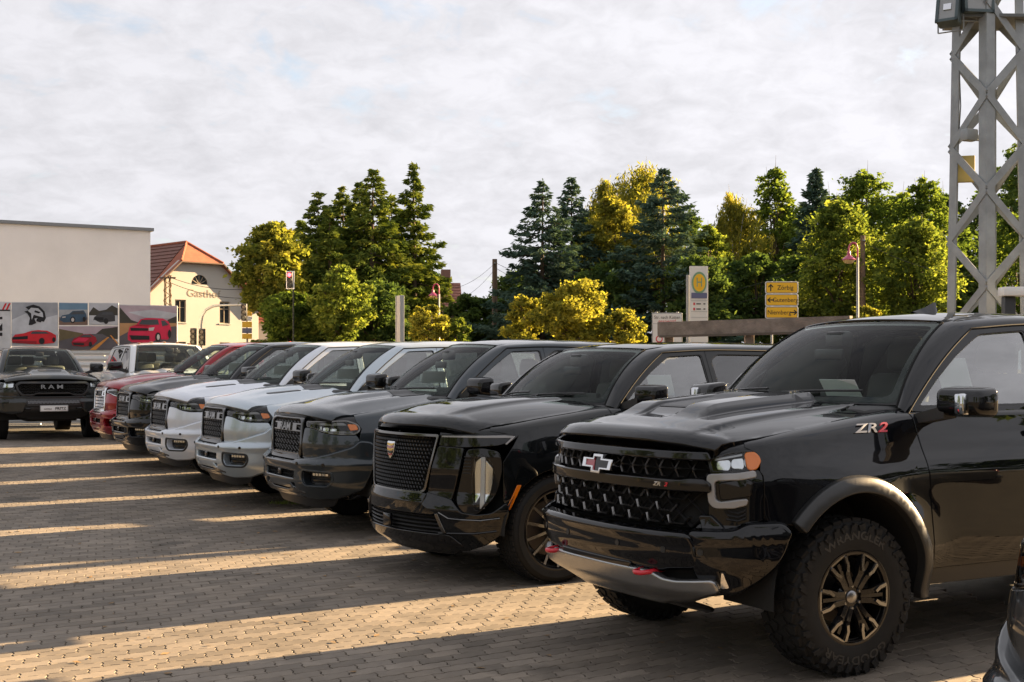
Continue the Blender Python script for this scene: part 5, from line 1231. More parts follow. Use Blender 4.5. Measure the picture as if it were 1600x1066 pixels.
xs = [-400, -120, -40, -24, -18, -14, -10, -6, -2, 2, 6, 10, 16, 30, 60, 150, 400]; ys = [-400, -100, -30, -8, 0, 4, 8, 11, 12.5, 13.5, 14.5, 15.5, 16.5, 17.5, 18.5, 19.5, 20.5, 21.5, 22.5, 23.5, 25, 30, 40, 70, 140, 300, 900]
gm = gridmesh('ground', [[(x, y, gz(y)-.022) for x in xs] for y in ys], M_JOINT); tag(gm, kind='structure')
# far ground: asphalt road and verge behind the lot
rd = MB(); rd.add([(-60, 33, gz(33)-.01), (60, 33, gz(33)-.01), (60, 46, gz(33)-.01), (-60, 46, gz(33)-.01)], [(0, 1, 2, 3)]); tag(rd.build('road', mat('asphalt', (.05, .05, .052), .9, var=.2, vscale=3, bump=.2)), kind='structure')
# interlocking pavers, running bond
PA, PW = .1125, .05625
def paver_outline():
    g = lambda x: .0065*math.sin(2*math.pi*x/PA)
    k = lambda y: .011 if y > PW*.35 else (-.011 if y < -PW*.35 else .011*y/(PW*.35))
    top = [(x+(.011 if abs(abs(x)-PA) < 1e-6 else 0), PW+g(x)) for x in (-PA, -PA*.72, -PA*.28, PA*.28, PA*.72, PA)]
    bot = [(x+(-.011 if abs(abs(x)-PA) < 1e-6 else 0), -PW+g(x)) for x in (PA, PA*.72, PA*.28, -PA*.28, -PA*.72, -PA)]
    return top+[(PA+.011, PW*.30), (PA-.011, -PW*.30)]+bot+[(-PA-.011, -PW*.30), (-PA+.011, PW*.30)]
POUT = np.array(paver_outline()); n_o = len(POUT)
def ring_in(P, d):
    out = []
    for i in range(len(P)):
        a, p, b = P[i-1], P[i], P[(i+1) % len(P)]
        t1 = (p-a)/np.linalg.norm(p-a); t2 = (b-p)/np.linalg.norm(b-p); n1 = np.array([t1[1], -t1[0]]); n2 = np.array([t2[1], -t2[0]]); n = n1+n2
        out.append(p+n/np.linalg.norm(n)*d)
    return np.array(out)
R0 = ring_in(POUT, .0036); R1 = ring_in(POUT, .0064)
PV = np.vstack([np.c_[R1, np.zeros(n_o)], np.c_[R0, np.full(n_o, -.0025)], np.c_[R0, np.full(n_o, -.028)]])
PF = [list(range(n_o))[::-1]]+[[i, (i+1) % n_o, n_o+(i+1) % n_o, n_o+i] for i in range(n_o)]+[[n_o+i, n_o+(i+1) % n_o, 2*n_o+(i+1) % n_o, 2*n_o+i] for i in range(n_o)]
RA = math.radians(36.0); cr, sr = math.cos(RA), math.sin(RA)
def row_x(y): return 1.6-.55*(y-7.8)          # about where the row of cars stands
cells = []
for j in range(-160, 330):
    for i in range(-120, 160):
        px = i*2*PA+(PA if j % 2 else 0); py = j*2*PW
        x = px*cr-py*sr; y = px*sr+py*cr+9.0
        if y < 3.6 or y > 29 or x < -.52*y-1.0 or x > row_x(y)+2.6+(2.0 if y < 9 else 0): continue
        cells.append((x, y))
cells = np.array(cells)
upx = 800+2000*cells[:, 0]/cells[:, 1]; vpx = 574.3+CAM_H*2000/cells[:, 1]
vis = (upx > 5) & (upx < 1595) & (vpx < 1062) & (cells[:, 1] < 12)
hid = np.array([any(abs((x-c[0])*math.cos(YAW)+(y-c[1])*math.sin(YAW)+1.2) < 2.3 and abs(-(x-c[0])*math.sin(YAW)+(y-c[1])*math.cos(YAW)) < 1.05 for c in ((1.356, 7.8), (-.172, 10.72))) for x, y in cells])
order = np.lexsort((cells[:, 1], ~(vis & ~hid)))
big = set(order[:300].tolist())
base_v = PV.copy(); lot = empty('paved_lot'); tag(lot, kind='structure')
def tone_attr(me, vals):
    a = me.attributes.new('tone', 'FLOAT', 'POINT'); a.data.foreach_set('value', np.asarray(vals, np.float32))
variants = []
Rz = np.array([[cr, sr, 0], [-sr, cr, 0], [0, 0, 1]])
for k in range(8):
    V = PV @ Rz; V = V+np.array([0, 0, 0]); me = pymesh('paver', V, PF)
    tone_attr(me, np.full(len(V), k/7)); me.materials.append(M_PAVER); variants.append(me)
for q in sorted(big):
    o = bpy.data.objects.new('paver', variants[int(RNG.integers(8))]); COL.objects.link(o); o.parent = lot
    o.location = (cells[q, 0], cells[q, 1], gz(cells[q, 1])+RNG.normal(0, .0006)); o.rotation_euler = (RNG.normal(0, .0035), RNG.normal(0, .0035), RNG.normal(0, .008))
rest = np.array([q for q in range(len(cells)) if q not in big]); nr = len(rest); VV = np.zeros((nr, 3*n_o, 3)); base = PV @ Rz
ang = RNG.normal(0, .010, nr); tx = RNG.normal(0, .0035, nr); ty = RNG.normal(0, .0035, nr); dz = RNG.normal(0, .0006, nr)
ca, sa = np.cos(ang)[:, None], np.sin(ang)[:, None]
VV[:, :, 0] = base[None, :, 0]*ca-base[None, :, 1]*sa+cells[rest, 0][:, None]; VV[:, :, 1] = base[None, :, 0]*sa+base[None, :, 1]*ca+cells[rest, 1][:, None]
VV[:, :, 2] = base[None, :, 2]+base[None, :, 0]*tx[:, None]+base[None, :, 1]*ty[:, None]+dz[:, None]+np.array([gz(y) for y in cells[rest, 1]])[:, None]
me = bpy.data.meshes.new('paver_field'); lens = np.array([len(f) for f in PF]); flat = np.concatenate([np.array(f) for f in PF])
nl = len(flat); allv = VV.reshape(-1, 3); loops = (flat[None, :]+(np.arange(nr)*3*n_o)[:, None]).ravel(); starts = (np.concatenate([[0], np.cumsum(lens)[:-1]])[None, :]+(np.arange(nr)*nl)[:, None]).ravel()
me.vertices.add(len(allv)); me.vertices.foreach_set('co', allv.astype(np.float32).ravel()); me.loops.add(len(loops)); me.loops.foreach_set('vertex_index', loops.astype(np.int32)); me.polygons.add(len(starts)); me.polygons.foreach_set('loop_start', starts.astype(np.int32))
me.update(calc_edges=True); me.shade_flat(); tone_attr(me, np.repeat(RNG.random(nr), 3*n_o)); o = mobj('paver_field', me, M_PAVER, lot); tag(o, kind='stuff')
# fallen leaves scattered on the paving
LV = []; LF = []
for _ in range(150):
    y = 5+RNG.random()**1.5*16; x = -.40*y+RNG.random()*(row_x(y)+.40*y); a = RNG.random()*6.28; s = .018+.022*RNG.random(); z = gz(y)+.004; i = len(LV); ca_, sa_ = math.cos(a)*s, math.sin(a)*s
    LV += [(x-ca_, y-sa_, z), (x+sa_*.5, y-ca_*.5, z+.006*RNG.random()), (x+ca_, y+sa_, z+.008*RNG.random()), (x-sa_*.5, y+ca_*.5, z+.006*RNG.random())]; LF += [(i, i+1, i+2), (i, i+2, i+3)]
tag(mobj('fallen_leaves', pymesh('fallen_leaves', LV, LF), mat('dry_leaf', (.22, .13, .05), .8, var=.4, vscale=3)), 'small dry leaves scattered over the paving', 'leaves', kind='stuff')
# weeds in the joints near the SUV and blades along a sunny strip
def grass_tuft(name, c, r, n, h, m):
    v = []; f = []
    for _ in range(n):
        a = RNG.random()*6.28; d = r*math.sqrt(RNG.random()); x, y = c[0]+d*math.cos(a)*1.6, c[1]+d*math.sin(a)*.5; z = gz(y)-.01; hh = h*(.5+RNG.random()); b = RNG.random()*6.28; w = .006+.004*RNG.random(); lx, ly = RNG.normal(0, .02, 2)
        i = len(v); v += [(x-w*math.cos(b), y-w*math.sin(b), z), (x+w*math.cos(b), y+w*math.sin(b), z), (x+lx, y+ly, z+hh)]; f.append((i, i+1, i+2))
    o = mobj(name, pymesh(name, v, f), m); return o
M_WEED = mat('weed', (.16, .20, .03), .7)
p = pix(478, 790, CAM_H*2000/(790-574.3)); tag(grass_tuft('weed_patch', (p.x, p.y), .28, 420, .035, M_WEED), 'low green weeds between pavers in front of the charcoal pickup', 'weeds', kind='stuff')

# ------------------------------------------------------------------ white hall, billboards, fence
M_PLAST = mat('white_render', (.76, .73, .71), .9, var=.10, vscale=.45, bump=.15, bscale=30)
M_CAPM = mat('roof_flashing', (.22, .23, .24), .5, .6)
a = pix(-260, 0, 35.6); b = pix(235, 0, 40.0); a.z = b.z = 0; d = (b-a).normalized(); n = Vector((d.y, -d.x, 0))
hall = empty('white_hall', None, (b.x, b.y, 0)); tag(hall, 'plain white rendered hall with flat roof and grey roof edge', 'building')
HT = 5.92
def loc(p): return Vector((p.x-b.x, p.y-b.y, p.z))
w = MB(); dep = 16
q = [loc(a), loc(b), loc(b-n*dep), loc(a-n*dep)]
w.add([(p.x, p.y, 0) for p in q]+[(p.x, p.y, HT) for p in q], [(0, 1, 5, 4), (1, 2, 6, 5), (2, 3, 7, 6), (3, 0, 4, 7), (4, 5, 6, 7)]); w.build('wall', M_PLAST, hall)
c = MB(); e = .09
q2 = [loc(a+n*e-d*e), loc(b+n*e+d*e), loc(b-n*(dep+e)+d*e), loc(a-n*(dep+e)-d*e)]
c.add([(p.x, p.y, HT+.002) for p in q2]+[(p.x, p.y, HT+.10) for p in q2], [(0, 1, 5, 4), (1, 2, 6, 5), (2, 3, 7, 6), (3, 0, 4, 7), (4, 5, 6, 7), (3, 2, 1, 0)]); c.build('roof_edge', M_CAPM, hall)
# poster fence: plane in front of the hall
PY0, PY1 = 33.2, 34.4
def pp(u, v, off=0.0):
    t = u/280.0; Y = PY0+(PY1-PY0)*t; p = pix(u, v, Y); nn = Vector((.05, -1, 0)).normalized(); return p+nn*off
def flatm(name, col, rough=.75): return mat('print_'+name, col, rough, var=.30, vscale=1.6)
def poster(label, outline, layers, cat='poster', frame=True):
    """outline and layers in photo pixels; printed layers lie a few millimetres apart on the panel"""
    cen = pp(np.mean([p[0] for p in outline]), max(p[1] for p in outline)); r = empty('poster_panel', None, tuple(cen))
    tag(r, label, cat, 'posters along the white fence')
    k = MB(); f = [pp(u, v)-cen for u, v in outline]; bk = [pp(u, v, -.03)-cen for u, v in outline]; nn = len(f)
    k.add([tuple(x) for x in f+bk], [tuple(range(nn)), tuple(range(nn, 2*nn))[::-1]]+[(i, nn+i, nn+(i+1) % nn, (i+1) % nn) for i in range(nn)]); k.build('panel', flatm('paper', (.62, .62, .63)), r)
    for i, (nm, m, pts) in enumerate(layers):
        V, F, B = flat2d([(x, -y) for x, y in pts], [], 0, 0)
        v = [tuple(pp(x, -y, .004+.0035*i)-cen) for x, y in V]
        mobj(nm, pymesh(nm, v, F), m, r)
    return r
def ell(cx, cy, rx, ry, n=18): return [(cx+rx*math.cos(2*math.pi*i/n), cy+ry*math.sin(2*math.pi*i/n)) for i in range(n)]
R_ = flatm('red', (.62, .02, .03)); R2 = flatm('dark_red', (.30, .01, .02)); RP = flatm('cherry', (.60, .02, .07)); K_ = flatm('ink', (.012, .012, .014)); DG = flatm('dark_grey', (.05, .05, .055)); GL = flatm('glass_print', (.06, .065, .075)); SK = flatm('pale_sky', (.45, .46, .50)); SK2 = flatm('storm_sky', (.33, .34, .37)); SK3 = flatm('dusk_sky', (.40, .32, .36)); BLU = flatm('blue_sky', (.14, .24, .34)); NAV = flatm('navy', (.05, .09, .14)); GRN = flatm('print_wood', (.05, .045, .035)); TAN = flatm('sand', (.40, .22, .10)); RD = flatm('print_road', (.10, .09, .10)); OR = flatm('lane', (.60, .25, .05)); LG = flatm('light_grey', (.35, .36, .38)); SN = flatm('smoke', (.52, .53, .56)); FLD = flatm('field', (.13, .10, .05)); CH = flatm('lamp_print', (.55, .5, .48))
poster('white poster with red stripes and cropped black letters at the left picture edge', [(-60, 469), (17, 472), (17, 546), (-60, 546)],
       [('stripe', R_, [(3, 484), (8, 474), (11, 474), (6, 484)]), ('stripe', R_, [(9, 484), (14, 474), (17, 474), (12, 484)]), ('bar', K_, [(-60, 484), (16, 484), (16, 486), (-60, 486)]), ('letter', K_, [(-8, 496), (4, 495), (4, 499), (-4, 499), (-4, 513), (4, 513), (4, 517), (-8, 517)]), ('letter', K_, [(-8, 520), (4, 505), (4, 512), (-2, 520), (4, 520), (4, 525), (-8, 525)])])
P1 = [(17.6, 472), (91, 472.5), (91, 541), (17.6, 541)]
car = [(19, 529), (24, 523), (38, 521), (50, 517), (60, 516), (74, 517), (81, 520), (88, 524), (88, 532), (85, 536), (70, 537.5), (56, 538), (20, 536)]
poster('grey poster with snarling cat head logo above a red muscle car', P1, [('sky', SK2, [(18.5, 473), (90, 473.5), (90, 517), (18.5, 516)]), ('smoke', SN, [(18.5, 500), (40, 490), (70, 497), (90, 492), (90, 524), (18.5, 526)]), ('ground', SK, [(18.5, 522), (90, 522), (90, 540), (18.5, 540)]),
       ('cat_head', K_, [(40, 480), (52, 476), (62, 479), (70, 487), (72, 497), (69, 503), (62, 501), (58, 497), (54, 498), (57, 505), (50, 508), (45, 508), (47, 497), (43, 490), (38, 487), (46, 485)]), ('cat_face', SN, [(49, 481), (60, 482), (67, 489), (68, 496), (60, 494), (53, 492), (50, 500), (49, 490), (44, 486)]), ('cat_mark', K_, [(55, 485), (64, 488), (61, 490), (54, 488)]), ('cat_mark', K_, [(58, 498), (67, 500), (64, 504), (57, 502)]), 
       ('car_body', R_, car), ('grille', K_, [(20, 527), (44, 525), (44, 530), (20, 531)]), ('cabin', GL, [(48, 522), (52, 518), (72, 518.5), (78, 521.5)]), ('wheel', K_, ell(66, 533, 4.5, 5)), ('wheel', K_, ell(85, 531, 2.5, 4)), ('bumper', R2, [(20, 533), (58, 533), (58, 537), (21, 536)])])
poster('small poster of a blue SUV under a blue sky', [(91.6, 472.5), (137.6, 473), (137.6, 508.5), (91.6, 508.5)], [('sky', BLU, [(92.5, 473.5), (137, 474), (137, 490), (92.5, 490)]), ('haze', LG, [(92.5, 484), (137, 484), (137, 496), (92.5, 496)]), ('ground', flatm('clay', (.20, .13, .10)), [(92.5, 496), (137, 496), (137, 508), (92.5, 508)]),
       ('car_body', NAV, [(93, 500), (97, 493), (108, 491), (114, 486), (131, 485), (135, 491), (136, 499), (130, 503), (100, 504)]), ('cabin', GL, [(110, 491.5), (115, 487), (130, 486.5), (133, 491)]), ('wheel', K_, ell(114, 500, 4, 5)), ('rim', CH, ell(114, 500, 2.3, 3.2)), ('wheel', K_, ell(132, 499, 2.5, 4)), ('lamp', CH, [(98, 495), (103, 494.5), (103, 496.5), (98, 497)])])
poster('small grey poster of a dark off-roader splashing in snow', [(138.4, 473), (185, 473.5), (185, 508.5), (138.4, 508.5)], [('sky', SK, [(139.3, 474), (184, 474.5), (184, 492), (139.3, 492)]), ('hill', GRN, [(139.3, 489), (146, 480), (155, 486), (166, 484), (175, 477), (184, 482), (184, 494), (139.3, 494)]), ('snow', SN, [(139.3, 493), (184, 493), (184, 508), (139.3, 508)]), ('car_body', DG, [(147, 496), (155, 490), (160, 487), (176, 487), (180, 494), (180, 502), (150, 505), (146, 501)]), ('cabin', GL, [(158, 492), (162, 488), (175, 488.5), (177, 492)]), ('grille', K_, [(149, 496), (162, 496), (162, 501), (149, 501)]), ('wheel', K_, ell(166, 502, 3.5, 4.5)), ('splash', SN, [(141, 505), (148, 500), (156, 504), (164, 505), (150, 507.5)])])
poster('wide poster of a dark red sports coupe on a country road', [(91.6, 509.3), (185, 509.3), (185, 547.5), (91.6, 547.5)], [('sky', SK3, [(92.4, 510), (184, 510), (184, 524), (92.4, 524)]), ('field', FLD, [(92.4, 514), (130, 521), (130, 535), (92.4, 535)]), ('trees', GRN, [(150, 522), (160, 514), (184, 511), (184, 530), (155, 528)]), ('road', RD, [(92.4, 533), (140, 522), (160, 522), (184, 534), (184, 547), (92.4, 547)]), ('lane', OR, [(140, 547), (168, 527), (171, 527), (150, 547)]), ('lane', OR, [(172, 524), (174, 524), (184, 535), (184, 538)]),
       ('car_body', R2, [(112, 535), (116, 529), (124, 526), (130, 522.5), (142, 522.5), (150, 527), (152, 533), (146, 539), (130, 542), (114, 540)]), ('hood', RP, [(113, 534), (124, 527.5), (140, 529), (134, 534)]), ('cabin', GL, [(125, 527), (131, 523.5), (141, 523.5), (145, 527)]), ('grille', K_, [(114, 536), (132, 536.5), (132, 539.5), (116, 539)]), ('wheel', K_, ell(142, 538, 2.5, 4))])
poster('poster of a bright cherry red SUV at dusk, right end of the fence', [(186, 475.8), (277, 478), (277, 549), (186, 548.5)], [('sky', SK3, [(187, 477), (276, 479), (276, 508), (187, 508)]), ('cloud', SK, [(200, 488), (240, 484), (276, 490), (276, 498), (230, 497)]), ('trees', GRN, [(187, 480), (196, 490), (205, 500), (222, 506), (187, 508)]), ('trees', GRN, [(262, 500), (276, 494), (276, 508), (262, 508)]), ('ground', TAN, [(187, 505), (276, 505), (276, 530), (187, 530)]), ('road', RD, [(187, 526), (205, 516), (276, 510), (276, 548), (187, 547)]),
       ('car_body', RP, [(200, 522), (203, 511), (214, 507), (220, 499), (230, 497), (255, 498), (264, 503), (268, 514), (267, 526), (262, 531), (246, 530), (236, 536), (206, 535), (200, 531)]), ('cabin', GL, [(217, 507), (222, 500), (247, 499.5), (249, 507.5), (236, 508)]), ('side_glass', GL, [(252, 501), (258, 501), (264, 508), (254, 510)]), ('grille', K_, [(204, 512.5), (232, 513), (232, 517), (205, 517)]), ('lamp', CH, [(233, 512.5), (242, 511.5), (240, 517), (233, 517)]), ('bumper', K_, [(203, 524), (234, 525), (234, 531), (206, 531)]), ('wheel', K_, ell(247.5, 527, 4.5, 7.5)), ('rim', CH, ell(248, 527, 2.2, 4.5)), ('wheel', K_, ell(265.5, 522, 2.6, 6.5)), ('hood_line', R2, [(214, 507.5), (236, 508.5), (232, 510), (212, 509)])])
# ribbed metal fence under the posters
fe = empty('ribbed_fence', None, tuple(pp(140, 575)-Vector((0, 0, 0)))); tag(fe, 'white ribbed metal fence below the posters', 'fence'); fo = fe.location.copy(); M_RIB = mat('white_sheet', (.55, .56, .56), .5, .2)
zg = gz(33); ztop = pp(140, 546).z
for k in range(12):
    z0 = zg+.05+(ztop-zg-.05)*k/12; z1 = zg+.05+(ztop-zg-.05)*(k+1)/12-.012
    q = MB(); u0, u1 = -80, 330
    for (za, zb, o0, o1) in ((z0, z1, -.05, -.05),):
        A = pp(u0, 560, -.05); Bq = pp(u1, 560, -.05); q.add([(A.x-fo.x, A.y-fo.y, za-fo.z), (Bq.x-fo.x, Bq.y-fo.y, za-fo.z), (Bq.x-fo.x, Bq.y-fo.y-.02, (za+zb)/2-fo.z), (A.x-fo.x, A.y-fo.y-.02, (za+zb)/2-fo.z), (A.x-fo.x, A.y-fo.y, zb-fo.z), (Bq.x-fo.x, Bq.y-fo.y, zb-fo.z)], [(0, 1, 2, 3), (3, 2, 5, 4)])
    q.build('rib', M_RIB, fe)
for u in (-40, 60, 160, 277, 325):
    q = MB(); A = pp(u, 560, -.10); q.cbox((A.x-fo.x, A.y-fo.y, (zg+ztop)/2-fo.z), (.08, .08, ztop-zg), .01); q.build('post', M_RIB, fe)

# ------------------------------------------------------------------ the inn
M_CREAM = mat('cream_render', (.46, .437, .395), .9, var=.06, vscale=.5, bump=.1, bscale=20)
def tile_mat(name, col):
    m = mat(name, col, .8, var=.25, vscale=2.0); nt = m.node_tree; return m
M_TILE = tile_mat('clay_tiles', (.30, .085, .04)); M_TILE_SHADE = tile_mat('shaded_tiles', (.17, .075, .055))  # second tile colour is darker, with the shade of the left slope painted in
inn = empty('inn_building', None, (0, 0, 0)); tag(inn, 'cream inn with steep red tiled roof and half-round attic window', 'building')
n = Vector((.72, -.694, 0)); t = Vector((.694, .72, 0)); C0 = pix(312, 0, 100.0); C0.z = 0; inn.location = C0
HW = 5.5; ze = 6.6; zr = 11.55; zh = 9.95; LEN = 16.0
def ip(a, z, back=0.0): p = t*a-n*back; return (p.x, p.y, z)
xh = HW*(zr-zh)/(zr-ze)
w = MB(); fpts = [(-HW, 0), (HW, 0), (HW, ze), (xh, zh), (-xh, zh), (-HW, ze)]
imap = lambda u, v, d: np.stack([t.x*np.asarray(u)+n.x*np.asarray(d), t.y*np.asarray(u)+n.y*np.asarray(d), np.asarray(v)+0*np.asarray(d)], -1)
wins = [(-1.7, 5.15), (2.3, 5.15), (-1.7, 1.9), (2.3, 1.9), (-4.4, 1.9)]
def rect(a, z, w_, h): return [(a-w_/2, z), (a+w_/2, z), (a+w_/2, z+h), (a-w_/2, z+h)]
arch = [(-.75, 8.05)]+[(.75*math.cos(math.radians(180-k*15)), 8.05+.75*math.sin(math.radians(180-k*15))) for k in range(0, 13)]+[]
arch = [(.75*math.cos(math.radians(k*15)), 8.15+.75*math.sin(math.radians(k*15))) for k in range(13)]
patch('gable_wall', fpts, imap, M_CREAM, inn, holes=[rect(a, z, .95, 1.75) for a, z in wins]+[arch], du=0, dv=0, t=.25, c=.001)
M_PANE = mat('dark_pane', (.03, .035, .04), .08, coat=.5); M_WF = mat('window_wood', (.30, .24, .17), .7)
for a, z in wins:
    wn = patch('window', rect(a, z, .97, 1.77), imap, M_PANE, inn, du=0, dv=0, t=.02, c=.001, d=-.16)
    fr = MB()
    for (aa, zz, ww, hh) in ((a, z+.03, .95, .07), (a, z+1.68, .95, .07), (a-.45, z+.875, .07, 1.7), (a+.45, z+.875, .07, 1.7), (a, z+.875, .05, 1.7), (a, z+1.15, .95, .05)):
        v = imap(np.array([aa-ww/2, aa+ww/2, aa+ww/2, aa-ww/2]), np.array([zz-hh/2, zz-hh/2, zz+hh/2, zz+hh/2]), np.full(4, -.10)); fr.poly([tuple(x) for x in v], -.05, n)
    fr.build('frame', M_WF, wn)
    sl = MB(); v = imap(np.array([a-.58, a+.58, a+.58, a-.58]), np.array([z-.08]*2+[z-.0]*2), np.full(4, .06)); sl.poly([tuple(x) for x in v], -.12, n); sl.build('sill', M_CREAM, wn)
aw = patch('half_round_window', [(x*1.02, 8.15+(z-8.15)*1.02) for x, z in arch], imap, M_PANE, inn, du=0, dv=0, t=.02, c=.001, d=-.14)
fr = MB()
for k in range(1, 6):
    an = math.radians(k*30); v = imap(np.array([0, .74*math.cos(an)]), np.array([8.15, 8.15+.74*math.sin(an)]), np.full(2, -.1)); fr.bar(tuple(v[0]), tuple(v[1]), .05)
fr.build('frame', M_WF, aw)
text_on('lettering', 'Gasthof', .85, imap, mat('inn_letters', (.30, .25, .19), .8), inn, at=(.35, 7.42), h=.02, sx=1.12, bold=False)
sd_ = MB(); sd_.add([ip(-HW, 0), ip(-HW, 0, LEN), ip(-HW, ze, LEN), ip(-HW, ze), ip(HW, 0), ip(HW, 0, LEN), ip(HW, ze, LEN), ip(HW, ze)], [(0, 1, 2, 3), (4, 7, 6, 5), (1, 5, 6, 2)]); sd_.build('side_wall', M_CREAM, inn)
def roof_plane(nm, pts, m):
    """roof slope with tile courses as raised strips"""
    A, B_, Cc, D = [Vector(p) for p in pts]; o = MB(); nc = 16; nrm = (B_-A).cross(D-A).normalized()
    if nrm.z < 0: nrm = -nrm
    for k in range(nc):
        t0, t1 = k/nc, (k+1)/nc; a0 = A.lerp(D, t0); b0 = B_.lerp(Cc, t0); a1 = A.lerp(D, t1); b1 = B_.lerp(Cc, t1)
        o.add([a0+nrm*.07, b0+nrm*.07, b1+nrm*.01, a1+nrm*.01, a0, b0], [(0, 1, 2, 3), (4, 5, 1, 0)])
    return o.build(nm, m, inn)
ov = .45; zeo = ze-.35; HWo = HW*(zr-zeo)/(zr-ze)
roof_plane('roof_slope', [ip(-HWo, zeo, -ov), ip(-HWo, zeo, LEN), ip(0, zr, LEN), ip(0, zr, 1.9)], M_TILE_SHADE)
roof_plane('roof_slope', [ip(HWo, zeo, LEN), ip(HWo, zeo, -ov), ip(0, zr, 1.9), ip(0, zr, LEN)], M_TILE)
rh = MB(); rh.add([ip(-xh-.10, zh-.10, -ov), ip(xh+.10, zh-.10, -ov), ip(0, zr+.02, 1.9)], [(0, 1, 2)]); 
rh.add([ip(-HWo, zeo, -ov), ip(-xh-.10, zh-.10, -ov), ip(0, zr, 1.9)], [(0, 1, 2)]); rh.add([ip(HWo, zeo, -ov), ip(xh+.10, zh-.10, -ov), ip(0, zr, 1.9)], [(0, 2, 1)]); rh.build('hip', M_TILE, inn)
vb = MB()
for s_ in (-1, 1): vb.bar(ip(s_*HWo, zeo-.05, -ov-.02), ip(s_*(xh+.1), zh-.14, -ov-.02), .16, .10)
vb.bar(ip(-xh-.1, zh-.14, -ov-.02), ip(xh+.1, zh-.14, -ov-.02), .14, .10); vb.build('verge_board', mat('verge_wood', (.14, .08, .05), .8), inn)
rc = MB(); rc.tube([ip(0, zr+.05, 1.9), ip(0, zr+.05, LEN)], .12, 6); rc.tube([ip(0, zr+.05, 1.9), ip(-xh-.1, zh-.05, -ov)], .09, 6); rc.tube([ip(0, zr+.05, 1.9), ip(xh+.1, zh-.05, -ov)], .09, 6); rc.build('ridge_tiles', M_TILE, inn)
# neighbour houses
def house(name, label, Cx, Yd, wdt, dep, ze_, zr_, ang, wall, roofm, chim=True):
    r = empty(name, None, (Cx, Yd, 0), ang); tag(r, label, 'building')
    w = MB(); w.add([(-wdt/2, 0, 0), (wdt/2, 0, 0), (wdt/2, dep, 0), (-wdt/2, dep, 0), (-wdt/2, 0, ze_), (wdt/2, 0, ze_), (wdt/2, dep, ze_), (-wdt/2, dep, ze_), (-wdt/2, dep/2, zr_), (wdt/2, dep/2, zr_)], [(0, 1, 5, 4), (2, 3, 7, 6), (1, 2, 6, 9, 5), (3, 0, 4, 8, 7)]); w.build('wall', wall, r)
    rf = None
    for s_, (y0, y1) in enumerate(((-.4, dep/2), (dep+.4, dep/2))):
        o = MB(); nc = 12
        for k in range(nc):
            t0, t1 = k/nc, (k+1)/nc; z0 = ze_-.25+(zr_+.05-ze_+.25)*t0; z1 = ze_-.25+(zr_+.05-ze_+.25)*t1; ya = y0+(y1-y0)*t0; yb = y0+(y1-y0)*t1
            o.add([(-wdt/2-.3, ya, z0+.07), (wdt/2+.3, ya, z0+.07), (wdt/2+.3, yb, z1), (-wdt/2-.3, yb, z1), (-wdt/2-.3, ya, z0), (wdt/2+.3, ya, z0)], [(0, 1, 2, 3), (4, 5, 1, 0)])
        rf = o.build('roof', roofm, r)
    if chim: k = MB(); k.cbox((wdt*.15, dep*.45, zr_+.35), (.7, .6, 1.3), .03); k.build('chimney', mat('chimney_brick', (.22, .12, .09), .9), rf)
    for a in (-.28, .28):
        k = MB(); k.box((a*wdt, -.02, ze_*.55), (1.0, .06, 1.3)); wn = k.build('window', M_WF, r); k = MB(); k.box((a*wdt, -.06, ze_*.55), (.85, .03, 1.15)); k.build('pane', M_PANE, wn)
    return r
p = pix(386, 0, 118); house('house', 'house behind the inn showing a strip of orange tiled roof', p.x-2.0, 118, 10, 9, 6.0, 10.6, math.radians(20), M_CREAM, M_TILE, False)
p = pix(692, 0, 92); house('house', 'small house with faded red tiled roof and chimney behind the lamp post', p.x, 92, 2.3, 6, 5.6, 7.9, math.radians(6), mat('grey_render', (.35, .33, .30), .9), mat('faded_tiles', (.26, .11, .08), .8, var=.2, vscale=2), True)

# ------------------------------------------------------------------ trees and shrubs
def leaf_mat(name, c1, c2, c3, transl=.58):
    c1, c2, c3 = [tuple(x*2.5 for x in c) for c in (c1, c2, c3)]
    m = bpy.data.materials.new(name); m.use_nodes = True; nt = m.node_tree; N = nt.nodes; L = nt.links; N.clear()
    o = N.new('ShaderNodeOutputMaterial'); at = N.new('ShaderNodeAttribute'); at.attribute_name = 'tone'
    r = N.new('ShaderNodeValToRGB'); e = r.color_ramp.elements; e[0].color = (*c1, 1); e[0].position = .05; e[1].color = (*c3, 1); e[1].position = .95; q = e.new(.5); q.color = (*c2, 1); L.new(at.outputs['Fac'], r.inputs[0])
    d = N.new('ShaderNodeBsdfDiffuse'); t = N.new('ShaderNodeBsdfTranslucent'); L.new(r.outputs[0], d.inputs[0])
    g = N.new('ShaderNodeMix'); g.data_type = 'RGBA'; g.blend_type = 'MULTIPLY'; g.inputs[0].default_value = 1; g.inputs[7].default_value = (1.15, 1.15, .58, 1); L.new(r.outputs[0], g.inputs[6]); L.new(g.outputs[2], t.inputs[0])
    mx = N.new('ShaderNodeMixShader'); mx.inputs[0].default_value = transl; L.new(d.outputs[0], mx.inputs[1]); L.new(t.outputs[0], mx.inputs[2]); L.new(mx.outputs[0], o.inputs[0]); return m
M_BARK = mat('bark', (.09, .065, .045), .95, var=.3, vscale=6, bump=.5, bscale=25); M_BIRCH = mat('birch_bark', (.35, .33, .30), .9, var=.4, vscale=5)
